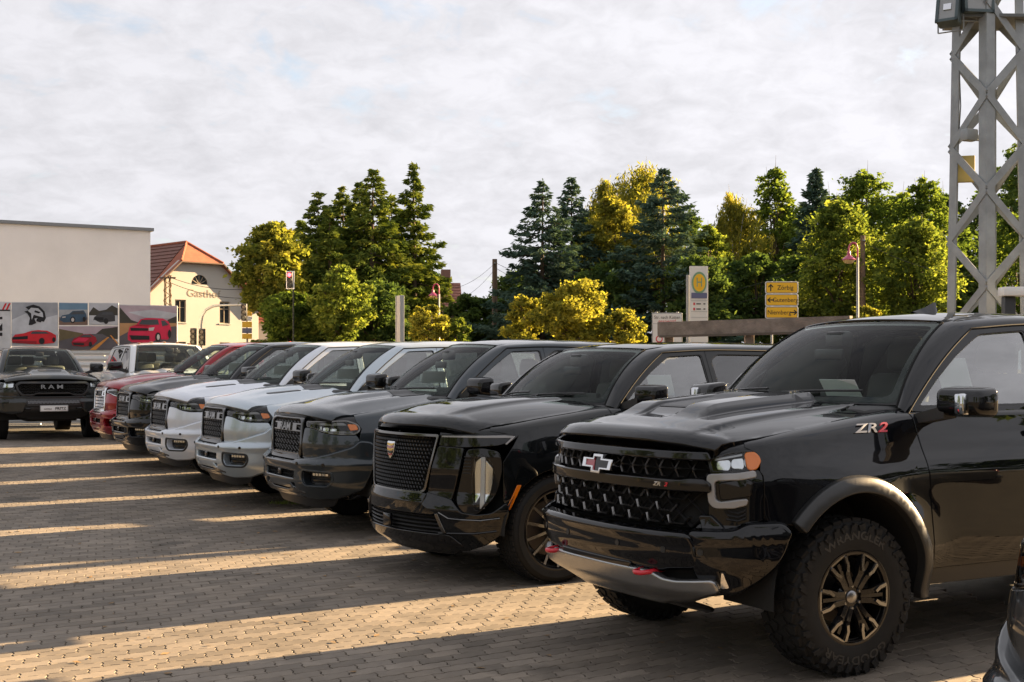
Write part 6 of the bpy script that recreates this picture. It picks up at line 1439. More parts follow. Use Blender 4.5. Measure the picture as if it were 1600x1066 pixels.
LM = dict(spruce=leaf_mat('spruce_needles', (.016, .029, .022), (.028, .046, .035), (.050, .070, .050), .15), green_spruce=leaf_mat('green_spruce_needles', (.016, .026, .007), (.040, .055, .012), (.095, .105, .020), .20),
          green=leaf_mat('green_leaves', (.018, .030, .008), (.040, .060, .014), (.085, .105, .022)), yellow=leaf_mat('yellow_leaves', (.045, .050, .013), (.095, .093, .020), (.165, .145, .028)), autumn=leaf_mat('autumn_leaves', (.030, .040, .011), (.075, .082, .018), (.14, .130, .026)), lime=leaf_mat('lime_leaves', (.028, .042, .012), (.062, .080, .018), (.12, .130, .028)),
          dark=leaf_mat('dark_leaves', (.018, .032, .012), (.032, .050, .016), (.055, .075, .020), .45), willow=leaf_mat('weeping_leaves', (.035, .042, .010), (.085, .085, .018), (.16, .14, .03)), brown=leaf_mat('brown_leaves', (.05, .040, .018), (.10, .075, .030), (.16, .11, .04)))
def leaf_mesh(name, C, U, Vv, tone, bend=.0):
    """diamond shaped leaves: centre C, half axes U and V"""
    n = len(C); co = np.empty((n, 4, 3)); co[:, 0] = C-U; co[:, 1] = C+Vv*.9-U*.1; co[:, 2] = C+U; co[:, 3] = C-Vv*.9+U*.1
    me = bpy.data.meshes.new(name); me.vertices.add(4*n); me.vertices.foreach_set('co', co.astype(np.float32).ravel()); me.loops.add(4*n); me.loops.foreach_set('vertex_index', np.arange(4*n, dtype=np.int32)); me.polygons.add(n); me.polygons.foreach_set('loop_start', np.arange(0, 4*n, 4, dtype=np.int32)); me.update(calc_edges=True)
    a = me.attributes.new('tone', 'FLOAT', 'POINT'); a.data.foreach_set('value', np.repeat(np.clip(tone, 0, 1), 4).astype(np.float32)); return me
def unit(a): return a/np.maximum(np.linalg.norm(a, axis=1, keepdims=True), 1e-9)
def conifer(label, u, vtop, Y, wpx, kind='spruce', seed=1, base=0.3, droop=.35, dens=1.0, name='spruce_tree', group='conifers behind the lot', openw=1.0):
    g = np.random.default_rng(seed); p = pix(u, vtop, Y); H = p.z; Rm = 1.75*wpx/2*Y/2000; dens = dens*1.75; r = empty(name, None, (p.x, Y, 0)); tag(r, label, 'tree', group)
    tr = MB(); tr.tube([(0, 0, 0), (g.normal(0, .03), g.normal(0, .03), H*.5), (0, 0, H*.985)], [.22, .13, .012], 7); tr.build('trunk', M_BARK, r)
    lv = int(H/.34); C = []; U = []; V = []; T = []; br = MB()
    for k in range(lv):
        t = (k+.5)/lv; z = base+(H-base)*t; rad = Rm*((1-t)**.78)*(.74+.46*g.random())+.06; nb = int(7+5*(1-t))
        for b in range(nb):
            a = g.random()*6.283; rl = rad*(.62+.5*g.random()); m = int((18+70*(1-t)**.7)*dens*(rl/Rm+.25))
            s = np.sqrt(g.random(m)*.93+.05); dr = -droop*rl*(s**1.5)+.24*rl*s**3+(.10*rl*s if t > .7 else 0)
            ca, sa = math.cos(a), math.sin(a); side = g.normal(0, .10+.14*rl*.3, m)*(1.1-s*.5)
            c = np.stack([ca*rl*s-sa*side, sa*rl*s+ca*side, z+dr+g.normal(0, .07, m)-np.abs(side)*.25], 1); C.append(c)
            d = unit(np.stack([ca+g.normal(0, .5, m), sa+g.normal(0, .5, m), -.25+g.normal(0, .35, m)], 1)); ln = g.uniform(.10, .22, m)[:, None]*openw
            U.append(d*ln); q = unit(np.cross(d, g.normal(0, 1, (m, 3)))); V.append(q*ln*.36); T.append(np.clip(.50+g.normal(0, .17)+g.normal(0, .16, m), 0, 1))
            if b % 2 == 0 and rl > .4: br.tube([(0, 0, z), (ca*rl*.5, sa*rl*.5, z-droop*rl*.35), (ca*rl*.92, sa*rl*.92, z-droop*rl*.72)], [.03, .018, .006], 4, False)
    mobj('crown', leaf_mesh('crown', np.vstack(C), np.vstack(U), np.vstack(V), np.concatenate(T)), LM[kind], r)
    br.build('branches', M_BARK, r, recalc=False); return r
def broadleaf(label, u, vtop, Y, wpx, kind='green', seed=1, zb=1.6, n=7000, leaf=.17, lobes=26, name='broadleaf_tree', group='broadleaf trees behind the lot', squash=1.0, bark=None, weep=0.0, vbot=None, cat='tree', gaps=.0):
    g = np.random.default_rng(seed); n = int(n*2.0); leaf = leaf*.78; p = pix(u, vtop, Y); H = p.z; Rm = wpx/2*Y/2000; r = empty(name, None, (p.x, Y, 0)); tag(r, label, cat, group)
    if vbot is not None: zb = max(.1, pix(u, vbot, Y).z)
    hz = (H-zb)/2; cz = zb+hz; lob = []; lobes = int(lobes*max(1.0, min(2.2, hz/Rm)))
    for k in range(lobes):
        zt = -1+2*(k+g.random())/lobes; prof = (max(0, 1-abs(zt)**2.2))**.5*(1.0 if zt < .1 else 1-.25*zt); a = k*2.399+g.normal(0, .35); q = .40+.55*g.random()
        lob.append((np.array([math.cos(a)*Rm*q*prof, math.sin(a)*Rm*q*prof, cz+zt*hz*.86]), (.26+.20*g.random())*min(Rm, hz*1.2)*(.65+.35*prof)))
    lob.append((np.array([g.normal(0, .1)*Rm, 0, H-.20*min(Rm, hz)]), .22*min(Rm, hz)))
    per = n//len(lob); C = []; U = []; V = []; T = []
    for c, rr in lob:
        lt = g.normal(0, .09)
        ns = 11; sd = unit(g.normal(0, 1, (ns, 3))); sc = c+sd*rr*np.array([1.1, 1.1, .8])*g.uniform(.55, 1.05, (ns, 1)); st = g.normal(0, .10, ns); idx = g.integers(0, ns, per)
        d = g.normal(0, 1, (per, 3)); d = unit(d); q = g.random(per)[:, None]**.5; P = sc[idx]+d*(q*np.where(g.random(per) < .10, 1.75, 1.0)[:, None])*rr*.50*np.array([1.15, 1.15, .75])
        if weep: P[:, 2] -= weep*g.random(per)**1.3*rr*1.9
        tone = .48+1.5*st[idx]+.13*g.normal(0, 1, per)+lt
        ln = leaf*g.uniform(.45, 1.25, per)[:, None]; a = unit(g.normal(0, 1, (per, 3))*np.array([1, 1, .6 if not weep else .4])+np.array([0, 0, -1.6*weep]))
        C.append(P); U.append(a*ln); V.append(unit(np.cross(a, g.normal(0, 1, (per, 3))))*ln*(.62 if not weep else .30)); T.append(tone)
    C, U, V, T = np.vstack(C), np.vstack(U), np.vstack(V), np.concatenate(T); k = C[:, 2] > .05
    # twigs standing out of the outline
    tr = MB(); lean = g.normal(0, .12, 2); top = (lean[0], lean[1], cz+hz*.45); tr.tube([(0, 0, 0), (lean[0]*.4, lean[1]*.4, zb*.7+.2), (lean[0], lean[1], cz), top], [max(.10, Rm*.055), max(.08, Rm*.045), .07, .02], 7)
    for c, rr in lob[::2]: tr.tube([(lean[0]*.7, lean[1]*.7, zb+(c[2]-zb)*.35), tuple((c+np.array([lean[0]*.7, lean[1]*.7, zb+(c[2]-zb)*.35]))/2+np.array([0, 0, .1*rr])), tuple(c), tuple(c+(c-np.array([0, 0, cz]))*.25)], [.05, .035, .02, .006], 5, False)
    tr.build('trunk', bark or M_BARK, r, recalc=False); mobj('crown', leaf_mesh('crown', C[k], U[k], V[k], T[k]), LM[kind], r); return r
# left clump
broadleaf('yellow-green autumn tree beside the inn, left edge of the left clump', 428, 348, 58, 104, 'autumn', 11, n=9000, vbot=500, lobes=34, leaf=.16)
for i, (u, vt, Y, wp, lab) in enumerate(((497, 300, 63, 128, 'green spruce with blunt top, leftmost conifer of the left clump'), (536, 291, 66, 110, 'green spruce second from left in the left clump'), (562, 284, 64, 120, 'green spruce in the middle of the left clump'), (612, 305, 68, 120, 'shorter green spruce half hidden right of the tall full one'), (515, 330, 60, 110, 'short green spruce in front of the leftmost conifers'), (470, 345, 66, 100, 'short dark spruce beside the yellow-green tree'), (583, 264, 62, 150, 'tall full green spruce left of the slender pointed one'), (646, 256, 64, 112, 'slender pointed spruce at the right end of the left clump'))):
    conifer(lab, u, vt, Y, wp, 'green_spruce', 20+i, droop=.30, dens=1.15)
broadleaf('bright lime-green bush tree in front of the left conifers', 532, 416, 54, 92, 'lime', 31, n=6000, vbot=535, lobes=24, leaf=.13, name='bush', cat='bush', group='bushes')
broadleaf('dark green bush at the foot of the left conifers', 452, 455, 55, 96, 'green', 32, n=5000, vbot=540, lobes=20, leaf=.13, name='bush', cat='bush', group='bushes')
broadleaf('dark green bush right of the lime bush, below the conifers', 590, 440, 57, 110, 'dark', 33, n=5000, vbot=540, lobes=20, leaf=.14, name='bush', cat='bush', group='bushes')
broadleaf('ochre bush below the pink lamp post', 672, 478, 50, 70, 'yellow', 34, n=2600, vbot=540, lobes=14, leaf=.11, name='bush', cat='bush', group='bushes')
broadleaf('small yellow-green bush right of the lamp post', 718, 500, 50, 46, 'lime', 35, n=1500, vbot=540, lobes=9, leaf=.11, name='bush', cat='bush', group='bushes')
broadleaf('dark hedge tree left of the wooden pole', 735, 462, 78, 90, 'dark', 36, n=4000, vbot=540, lobes=16, leaf=.2, name='bush', cat='bush', group='bushes')
broadleaf('dark low shrubs below the gap between the tree clumps', 790, 470, 80, 100, 'dark', 37, n=4000, vbot=545, lobes=16, leaf=.2, name='bush', cat='bush', group='bushes')
# right clump
conifer('blue spruce at the left end of the right clump', 848, 283, 70, 160, 'spruce', 41, droop=.25, dens=1.25); conifer('blue spruce second from left in the right clump', 893, 278, 73, 150, 'spruce', 42, droop=.25, dens=1.25)
broadleaf('tall weeping birch with drooping yellowish twigs behind the spruces', 1000, 250, 84, 150, 'willow', 43, n=9000, vbot=480, lobes=30, leaf=.24, weep=1.0, bark=M_BIRCH)
broadleaf('weeping tree crown between two blue spruces', 945, 278, 86, 80, 'willow', 44, n=5000, vbot=480, lobes=18, leaf=.24, weep=.9, bark=M_BIRCH)
broadleaf('golden-yellow tree between the blue spruces', 960, 304, 74, 92, 'yellow', 45, n=6500, vbot=500, lobes=24, leaf=.17)
conifer('broad dark blue spruce, widest of the right clump', 1036, 264, 68, 186, 'spruce', 46, droop=.22, dens=1.5); 
broadleaf('yellow-green tree peeping out right of the broad spruce', 1108, 350, 72, 78, 'lime', 47, n=4500, vbot=520, lobes=18, leaf=.17)
broadleaf('dark green tree behind the bus stop sign', 1090, 400, 66, 130, 'dark', 48, n=6500, vbot=540, lobes=24, leaf=.17)
broadleaf('dark green tree low between the blue spruces', 950, 410, 68, 130, 'dark', 49, n=6000, vbot=540, lobes=24, leaf=.17)
broadleaf('bright yellow shrub, largest in front of the spruces', 898, 441, 46, 120, 'yellow', 50, n=6500, vbot=545, lobes=24, leaf=.10, name='bush', cat='bush', group='yellow shrubs', gaps=.2)
broadleaf('ochre shrub left of the largest yellow one', 822, 462, 47, 74, 'yellow', 51, n=3000, vbot=545, lobes=14, leaf=.10, name='bush', cat='bush', group='yellow shrubs')
broadleaf('yellow shrub right of the largest one, sloping to the sign', 968, 484, 46, 84, 'yellow', 52, n=3200, vbot=550, lobes=14, leaf=.10, name='bush', cat='bush', group='yellow shrubs')
broadleaf('weeping birch left of the tall thin tree, right half', 1150, 300, 78, 104, 'willow', 53, n=7000, vbot=500, lobes=24, leaf=.22, weep=1.0, bark=M_BIRCH)
broadleaf('tall loose green tree left of the dark pine', 1210, 262, 86, 82, 'green', 54, n=5500, vbot=500, lobes=22, leaf=.18)
conifer('dark pine between two taller green trees', 1275, 264, 80, 96, 'spruce', 55, droop=-.10, dens=1.3, name='pine_tree', openw=1.2)
broadleaf('airy green tree right of the dark pine', 1352, 262, 92, 120, 'green', 56, n=7000, vbot=480, lobes=28, leaf=.2)
broadleaf('rounded green tree just left of the lattice tower', 1445, 278, 92, 110, 'green', 57, n=5000, vbot=480, lobes=22, leaf=.2)
broadleaf('bright lime tree behind the yellow direction signs', 1312, 312, 64, 120, 'lime', 58, n=8500, vbot=520, lobes=34, leaf=.15)
broadleaf('lime-green tree next to the lattice tower', 1430, 340, 62, 130, 'lime', 59, n=8500, vbot=525, lobes=34, leaf=.15)
for i, (u, vt, wp, lab) in enumerate(((1180, 395, 120, 'dark green tree behind the direction signs, left'), (1250, 400, 120, 'dark green tree behind the direction signs, right'), (1370, 410, 130, 'dark green tree behind the right lamp post'), (1490, 400, 130, 'dark green tree behind the lattice tower'), (1585, 330, 130, 'green tree right of the lattice tower'))):
    broadleaf(lab, u, vt, 68+i, wp, 'dark' if i < 4 else 'green', 60+i, n=6500, vbot=545, lobes=24, leaf=.17)
broadleaf('tall dark tree at the right picture edge behind the tower', 1600, 225, 84, 120, 'dark', 66, n=7000, vbot=520, lobes=26, leaf=.2)
broadleaf('young leafy shoots at the foot of the lattice tower', 1470, 470, 40, 60, 'lime', 67, n=1600, vbot=545, lobes=9, leaf=.10, name='bush', cat='bush', group='bushes')
broadleaf('small olive bush at the foot of the right lamp post', 1355, 478, 44, 60, 'willow', 68, n=1600, vbot=545, lobes=9, leaf=.10, name='bush', cat='bush', group='bushes')
# farther trees that close the belt
for i, (u, vt, wp, kd, lab) in enumerate(((1140, 345, 110, 'green', 'far green tree filling the gap left of the weeping birch'), (1235, 318, 110, 'green', 'far green tree left of the dark pine, low'), (1310, 300, 110, 'dark', 'far dark tree behind the bright lime tree'), (1400, 300, 110, 'green', 'far green tree between the airy and the rounded tree'), (1480, 300, 110, 'dark', 'far dark tree behind the lattice tower legs'), (1540, 300, 130, 'dark', 'far dark tree seen through the lattice tower'), (925, 330, 110, 'dark', 'far dark tree behind the golden-yellow one'), (1075, 330, 90, 'dark', 'far dark tree right of the broad spruce'), (820, 420, 110, 'dark', 'far dark tree behind the ochre shrub'), (640, 400, 110, 'dark', 'far dark tree behind the right end of the left clump'))):
    broadleaf(lab, u, vt, 98+i*.7, wp, kd, 100+i, n=5500, vbot=545, lobes=22, leaf=.24, group='far trees closing the belt')
# belt of trees beyond the picture edges, seen only in the car bodies
belt = empty('tree_belt'); tag(belt, kind='stuff')
for i, (x, y, h, w_) in enumerate(((26, -4, 9, 8), (33, 3, 11, 9), (24, -14, 8, 8), (-16, -12, 9, 9), (-24, -2, 10, 9), (-22, 12, 8, 8), (8, -26, 9, 9), (-4, -28, 10, 9))):
    r = broadleaf(None, 800, 574.3-(h-CAM_H)*2000/60, 60, w_*2000/60, 'dark', 80+i, n=3000, zb=.8, lobes=18, leaf=.34, group=None, cat=None, name='tree'); r.location = (x, y, 0); r.parent = belt

# ------------------------------------------------------------------ lattice tower with floodlights
M_GALV = mat('galvanised_steel', (.27, .29, .30), .55, .35, var=.22, vscale=4, bump=.15, bscale=30)
tw = pix(1541, 0, 17.5); tower = empty('lattice_tower', None, (tw.x+.02, 17.5, gz(17.5)), math.radians(23)); tag(tower, 'galvanised lattice tower carrying floodlights at the right', 'tower')
HTW = 8.6; hb, ht_ = .395, .29
def leg(s1, s2, z): h = hb+(ht_-hb)*z/HTW; return Vector((s1*h, s2*h, z))
corners = [(1, 1), (1, -1), (-1, -1), (-1, 1)]
for s1, s2 in corners:
    q = MB(); a, b = leg(s1, s2, 0), leg(s1, s2, HTW)
    # angle section: two flat plates
    for dx, dy, wx, wy in ((-.065*s1, 0, .145, .016), (0, -.065*s2, .016, .145)):
        v = []
        for p in (a, b): v += [(p.x+dx-wx/2, p.y+dy-wy/2, p.z), (p.x+dx+wx/2, p.y+dy-wy/2, p.z), (p.x+dx+wx/2, p.y+dy+wy/2, p.z), (p.x+dx-wx/2, p.y+dy+wy/2, p.z)]
        q.add(v, [(0, 3, 2, 1), (4, 5, 6, 7), (0, 1, 5, 4), (1, 2, 6, 5), (2, 3, 7, 6), (3, 0, 4, 7)])
    q.build('leg', M_GALV, tower)
for i in range(4):
    c1, c2 = corners[i], corners[(i+1) % 4]; nb = 13; nrm = Vector(((c1[0]+c2[0])/2, (c1[1]+c2[1])/2, 0))
    for k in range(nb):
        z0 = .15+(HTW-.3)*k/nb; z1 = .15+(HTW-.3)*(k+1)/nb; a, b = (c1, c2) if (k+i) % 2 == 0 else (c2, c1)
        q = MB(); q.bar(leg(*a, z0)+nrm*.012, leg(*b, z1)+nrm*.012, .012, .075, up=nrm) if False else q.bar(leg(*a, z0)+nrm*.014, leg(*b, z1)+nrm*.014, .105, .014, up=nrm); q.build('brace', M_GALV, tower)
pl = MB(); zf = pix(0, 40, 17.5).z; pl.cbox((.0, 0, zf-.02), (1.0, .72, .05), .008, Matrix.Rotation(math.radians(-22), 3, 'Z')); pl.build('platform', mat('platform_steel', (.14, .15, .15), .6, .4), tower)
bx = MB(); bx.cbox((0, 0, 0), (.26, .10, .36), .01); o = bx.build('yellow_panel', mat('yellow_panel', (.45, .36, .12), .7), tower); p = pix(1513, 262, 17.45); o.location = tower.matrix_world.inverted() @ p if False else Vector((-.22, .20, p.z-gz(17.5))); o.rotation_euler = (0, 0, math.radians(-38))
bx = MB(); bx.cbox((-.34, -.02, 4.75), (.20, .14, .16), .02); bx.cbox((-.20, .1, 4.75), (.4, .05, .08), .01); bx.build('junction_box', M_GALV, tower, 40)
cbq = MB(); cbq.tube([(-.30, .24, 6.2), (-.27, .22, 5.2), (-.30, .26, 4.4), (-.32, .27, 3.2), (-.34, .29, 2.2), (-.36, .31, .6)], .008, 5); cbq.build('cable', M_BLK, tower)
M_FLD = mat('floodlight_body', (.07, .095, .10), .5, .3)
def flood(label, u, v, Y, sz, rz, tilt):
    p = pix(u, v, Y); r = empty('floodlight', None, tuple(p), rz); tag(r, label, 'floodlight', 'floodlights on the tower')
    R = Matrix.Rotation(tilt, 3, 'X'); w, h = sz
    b_ = MB(); b_.cbox((0, 0, 0), (w, .20, h), .03, R); b_.cbox(R @ Vector((0, .13, 0)), (w*.7, .10, h*.7), .02, R); b_.build('housing', M_FLD, r, 40)
    f_ = MB()
    for (x, z, ww, hh) in ((0, h/2-.02, w, .04), (0, -h/2+.02, w, .04), (w/2-.02, 0, .04, h), (-w/2+.02, 0, .04, h)): f_.box(R @ Vector((x, -.11, z)), (ww, .03, hh), R)
    f_.build('frame', M_FLD, r); g_ = MB(); g_.box(R @ Vector((0, -.102, 0)), (w-.06, .01, h-.06), R); g_.build('glass', mat('flood_glass', (.25, .26, .26), .1, coat=1), r)
    l_ = MB(); l_.cbox(R @ Vector((0, -.118, 0)), (w*.35, .012, h*.22), .004, R); l_.build('lamp', M_LAMP, r)
    y_ = MB(); y_.bar((-w/2-.02, .05, 0), (-w/2-.02, .05, -h/2-.06), .03, .012); y_.bar((w/2+.02, .05, 0), (w/2+.02, .05, -h/2-.06), .03, .012); y_.bar((-w/2-.02, .05, -h/2-.06), (w/2+.02, .05, -h/2-.06), .03, .012); y_.build('bracket', M_GALV, r)
flood('small tilted floodlight at the left of the tower platform', 1484, 17, 17.2, (.30, .42), math.radians(-35), math.radians(-14)); flood('large floodlight on the tower platform seen from behind', 1523, -2, 17.2, (.42, .46), math.radians(8), math.radians(-6))
# white bar on a dark post at the right edge
gt = pix(1600, 456, 16.5); r = empty('gate_frame', None, (gt.x, 16.5, gz(16.5))); tag(r, 'white horizontal beam on a dark post at the right picture edge', 'gate')
q = MB(); q.cbox((.45, 0, gt.z-gz(16.5)), (1.5, .22, .115), .01); q.build('beam', M_WHITE, r, 40); q = MB(); q.cbox((-.18, .05, (gt.z-gz(16.5)-.06)/2), (.14, .14, gt.z-gz(16.5)-.06), .01); q.build('post', M_BLK, r, 40); q = MB(); q.cbox((1.05, .05, (gt.z-gz(16.5)-.06)/2), (.14, .14, gt.z-gz(16.5)-.06), .01); q.build('post', M_BLK, r, 40)
# weathered timber beam behind the SUV
M_WOOD = mat('weathered_wood', (.20, .165, .14), .9, var=.45, vscale=5, bump=.5, bscale=40)
A = pix(1030, 515, 17.8); Bq = pix(1330, 506, 16.2); r = empty('timber_barrier', None, (A.x, A.y, gz(17.8))); tag(r, 'weathered grey timber beam on posts behind the black SUV', 'barrier'); o_ = Vector(r.location)
q = MB(); q.bar(A-o_, Bq-o_, .10, .20); q.build('beam', M_WOOD, r)
q = MB(); q.bar(A-o_+Vector((0, -.06, -.10)), Bq-o_+Vector((0, -.06, -.10)), .03, .03); q.build('batten', mat('wood_dark', (.10, .08, .065), .9), r)
for f_ in (.06, .5, .95):
    c_ = A.lerp(Bq, f_)-o_; q = MB(); q.cbox((c_.x, c_.y+.11, c_.z/2), (.12, .10, c_.z+.1), .01); q.build('post', M_WOOD, r)

# ------------------------------------------------------------------ signs
def face(c, w, h, rz=0.0):
    """mapper for a sign face centred on c, facing the camera side (-Y) turned by rz"""
    c = Vector(c); ex = Vector((math.cos(rz), math.sin(rz), 0)); en = Vector((math.sin(rz), -math.cos(rz), 0))
    def f(u, v, d): u = np.asarray(u); v = np.asarray(v); d = np.asarray(d); return np.stack([c.x+ex.x*u+en.x*d, c.y+ex.y*u+en.y*d, c.z+v+0*d], -1)
    return f
def rrect(w, h, r=.03, cx=0, cy=0): return rounded([(cx-w/2, cy-h/2), (cx+w/2, cy-h/2), (cx+w/2, cy+h/2), (cx-w/2, cy+h/2)], r, 3)
M_YEL = mat('sign_yellow', (.75, .42, .01), .5); M_SW = mat('sign_white', (.62, .61, .58), .5); M_INK = mat('sign_black', (.012, .012, .012), .6); M_SG = mat('sign_green', (.16, .30, .17), .5); M_SR = mat('sign_red', (.50, .02, .03), .5); M_POLE = mat('pole_grey', (.32, .33, .33), .5, .4); M_SB = mat('sign_blue', (.10, .11, .20), .5)
Y = 40.0; c = pix(1221.5, 468.5, Y)
sg = empty('direction_sign', None, (c.x, Y, gz(40))); tag(sg, 'stack of three yellow town direction signs with black arrows', 'road sign'); o_ = Vector(sg.location); S = Y/2000
q = MB()
for x in (-.3, .3): q.tube([(x, .07, 0), (x, .07, c.z-o_.z+.58)], .035, 8)
q.build('posts', M_POLE, sg)
for k, (tx, dirn) in enumerate((('Zörbig', 'u'), ('Gutenberg', 'l'), ('Niemberg', 'r'))):
    cc = pix(1221.5, 449.5+19.4*k, Y)-o_; fmp = face(cc, 1, 1); w, h = 51*S, 18.6*S
    b_ = patch('board', rrect(w, h, .05), fmp, M_SW, sg, du=0, dv=0, t=.03, c=.004)
    patch('border', rrect(w*.955, h*.90, .045), fmp, M_INK, b_, du=0, dv=0, t=.003, c=.001, d=.004); patch('field', rrect(w*.935, h*.84, .04), fmp, M_YEL, b_, du=0, dv=0, t=.003, c=.001, d=.007)
    text_on('lettering', tx, .20, fmp, M_INK, b_, at=((.11 if dirn != 'r' else -.08), -.005), h=.003, d=.009, bold=False, sx=.92)
    ax = -.345 if dirn != 'r' else .37; an = {'u': 0, 'l': math.pi/2, 'r': -math.pi/2}[dirn]; ar = [(-.018, -.11), (.018, -.11), (.018, .045), (.062, .0), (.085, .022), (0, .115), (-.085, .022), (-.062, .0), (-.018, .045)]
    patch('arrow', [(ax+x*math.cos(an)-y*math.sin(an), x*math.sin(an)+y*math.cos(an)) for x, y in ar], fmp, M_INK, b_, du=0, dv=0, t=.002, c=.001, d=.011)
# bus stop pylon
Y = 24.0; S = Y/2000; c = pix(1092, 460, Y); bs = empty('bus_stop_sign', None, (c.x, Y, gz(24))); tag(bs, 'white bus stop pylon with green-ringed yellow H disc', 'bus stop sign'); o_ = Vector(bs.location)
hgt = pix(0, 416, Y).z-o_.z; q = MB(); q.cbox((0, .03, hgt/2), (29*S, .05, hgt), .006, Matrix.Rotation(math.radians(6), 3, 'Z')); q.build('pylon', M_SW, bs)
q = MB(); q.cbox((-17*S, .06, hgt/2-.06), (4*S, .05, hgt-.2), .006); q.build('post', M_POLE, bs)
fmp = face(pix(1092.5, 442, Y)-o_+Vector((0, .0, 0)), 1, 1, math.radians(6)); R1_ = 11.8*S
dsc = patch('disc', [(R1_*math.cos(k*math.pi/16), 1.45*R1_*math.sin(k*math.pi/16)) for k in range(32)], fmp, M_SG, bs, du=0, dv=0, t=.008, c=.001, d=.008); patch('disc_field', [(R1_*.80*math.cos(k*math.pi/16), 1.16*R1_*math.sin(k*math.pi/16)) for k in range(32)], fmp, M_YEL, dsc, du=0, dv=0, t=.002, c=.001, d=.011)
text_on('lettering', 'H', .25, fmp, M_SG, bs, at=(0, 0), h=.003, d=.013, bold=False, sx=.70)
fmp = face(pix(1092.5, 462, Y)-o_, 1, 1, math.radians(6)); patch('name_plate', rrect(25*S, 8.5*S, .004), fmp, M_SB, bs, du=0, dv=0, t=.004, c=.001, d=.008)
for k in range(2):
    for j, (dx, wd, m_) in enumerate(((-8, 2.6, M_SR), (-1, 7, M_INK), (8, 3, M_LINER))): fm2 = face(pix(1092.5+dx, 475+8*k, Y)-o_, 1, 1, math.radians(6)); patch('notice', rrect(wd*S, (4 if j == 0 else 1.6)*S, .002), fm2, m_, bs, du=0, dv=0, t=.003, c=.001, d=.008)
for v in (470, 487, 496): fm2 = face(pix(1092.5, v, Y)-o_, 1, 1, math.radians(6)); patch('panel_line', rrect(26*S, .5*S, .001), fm2, M_POLE, bs, du=0, dv=0, t=.003, c=.0005, d=.007)
# road closed notice
Y = 30.0; S = Y/2000; c = pix(1042.5, 520, Y); ns = empty('notice_sign', None, (c.x, Y, gz(30))); tag(ns, 'white road closure notice with red word and red ring below', 'road sign'); o_ = Vector(ns.location)
b_ = patch('board', rrect(47*S, 62*S, .02), face(c-o_, 1, 1), M_POLE, ns, du=0, dv=0, t=.03, c=.003); patch('field', rrect(44.5*S, 59*S, .015), face(c-o_, 1, 1), M_SW, b_, du=0, dv=0, t=.003, c=.001, d=.004)
text_on('lettering', 'Str. nach Kütten', .108, face(pix(1042.5, 496.2, Y)-o_, 1, 1), M_INK, b_, h=.002, d=.006, bold=False, sx=.86); text_on('lettering', 'gesperrt!', .115, face(pix(1042.5, 502.2, Y)-o_, 1, 1), M_SR, b_, h=.002, d=.006, bold=False)
patch('divider', rrect(46*S, .7*S, .001), face(pix(1042.5, 506, Y)-o_, 1, 1), M_POLE, b_, du=0, dv=0, t=.002, c=.0005, d=.007)
rr = 5.5*S; rg = patch('red_ring', [(rr*math.cos(k*math.pi/12), rr*math.sin(k*math.pi/12)) for k in range(24)], face(pix(1030, 530, Y)-o_, 1, 1), M_SR, b_, holes=[[(rr*.7*math.cos(k*math.pi/12), rr*.7*math.sin(k*math.pi/12)) for k in range(24)]], du=0, dv=0, t=.002, c=.001, d=.006)
q = MB()
for x in (-.25, .25): q.tube([(x, .06, 0), (x, .06, c.z-o_.z+.49)], .03, 8)
q.build('posts', M_POLE, ns)

# ------------------------------------------------------------------ street lamps, poles, signals, wires
M_PINK = mat('magenta_enamel', (.36, .035, .10), .4, coat=.4); M_GLOBE = mat('lamp_globe', (.55, .40, .18), .3)
def street_lamp(label, upost, vlamp, Y, side):
    base = pix(upost, 0, Y); zl = pix(0, vlamp, Y).z; r = empty('street_lamp', None, (base.x, Y, gz(Y))); tag(r, label, 'street lamp', 'street lamps'); z0 = gz(Y); zl -= z0
    q = MB(); q.tube([(0, 0, 0), (0, 0, 1.0), (0, 0, 1.05), (0, 0, zl-.05)], [.065, .06, .045, .038], 10); q.build('post', M_POLE, r, 40)
    q = MB(); ra = .13; pts = [(0, 0, zl-.1), (0, 0, zl+.20)]+[(side*(ra-ra*math.cos(a)), 0, zl+.20+ra*1.5*math.sin(a)) for a in np.linspace(.2, math.pi, 9)]+[(side*2*ra, 0, zl+.10)]; q.tube(pts, .026, 8); q.build('arm', M_PINK, r, 50)
    q = MB(); q.lathe_z([(.02, .16), (.05, .12), (.055, .02), (.16, -.06), (.205, -.11), (.20, -.125), (.02, -.115)], 20, (side*2*ra, 0, zl)); q.build('lamp_shade', M_PINK, r, 40)
    q = MB(); q.lathe_z([(.16, -.12), (.155, -.17), (.11, -.215), (.0, -.235)], 18, (side*2*ra, 0, zl)); q.build('globe', M_GLOBE, r, 50)
street_lamp('grey post street lamp with magenta hook and shade, right of the direction signs', 1340, 400, 38, -1); street_lamp('street lamp with magenta shade in front of the red roofed house', 686, 458, 55, -1)
M_OLD = mat('old_pole_wood', (.15, .10, .065), .9, var=.3, vscale=4, bump=.3)
def pole(label, u, vt, Y, rad, rz=0):
    p = pix(u, vt, Y); r = empty('utility_pole', None, (p.x, Y, 0)); tag(r, label, 'utility pole', 'wooden utility poles'); q = MB(); q.tube([(0, 0, 0), (0, 0, p.z)], [rad, rad*.75], 10); q.build('pole', M_OLD, r, 40)
    q = MB(); q.box((0, -.10, p.z-.25), (.10, .30, .06)); q.build('bracket', M_POLE, r)
    return p
pa = pole('wooden utility pole between the two tree clumps', 773, 405, 75, .19); pb = pole('wooden utility pole behind the right street lamp', 1348, 368, 62, .16)
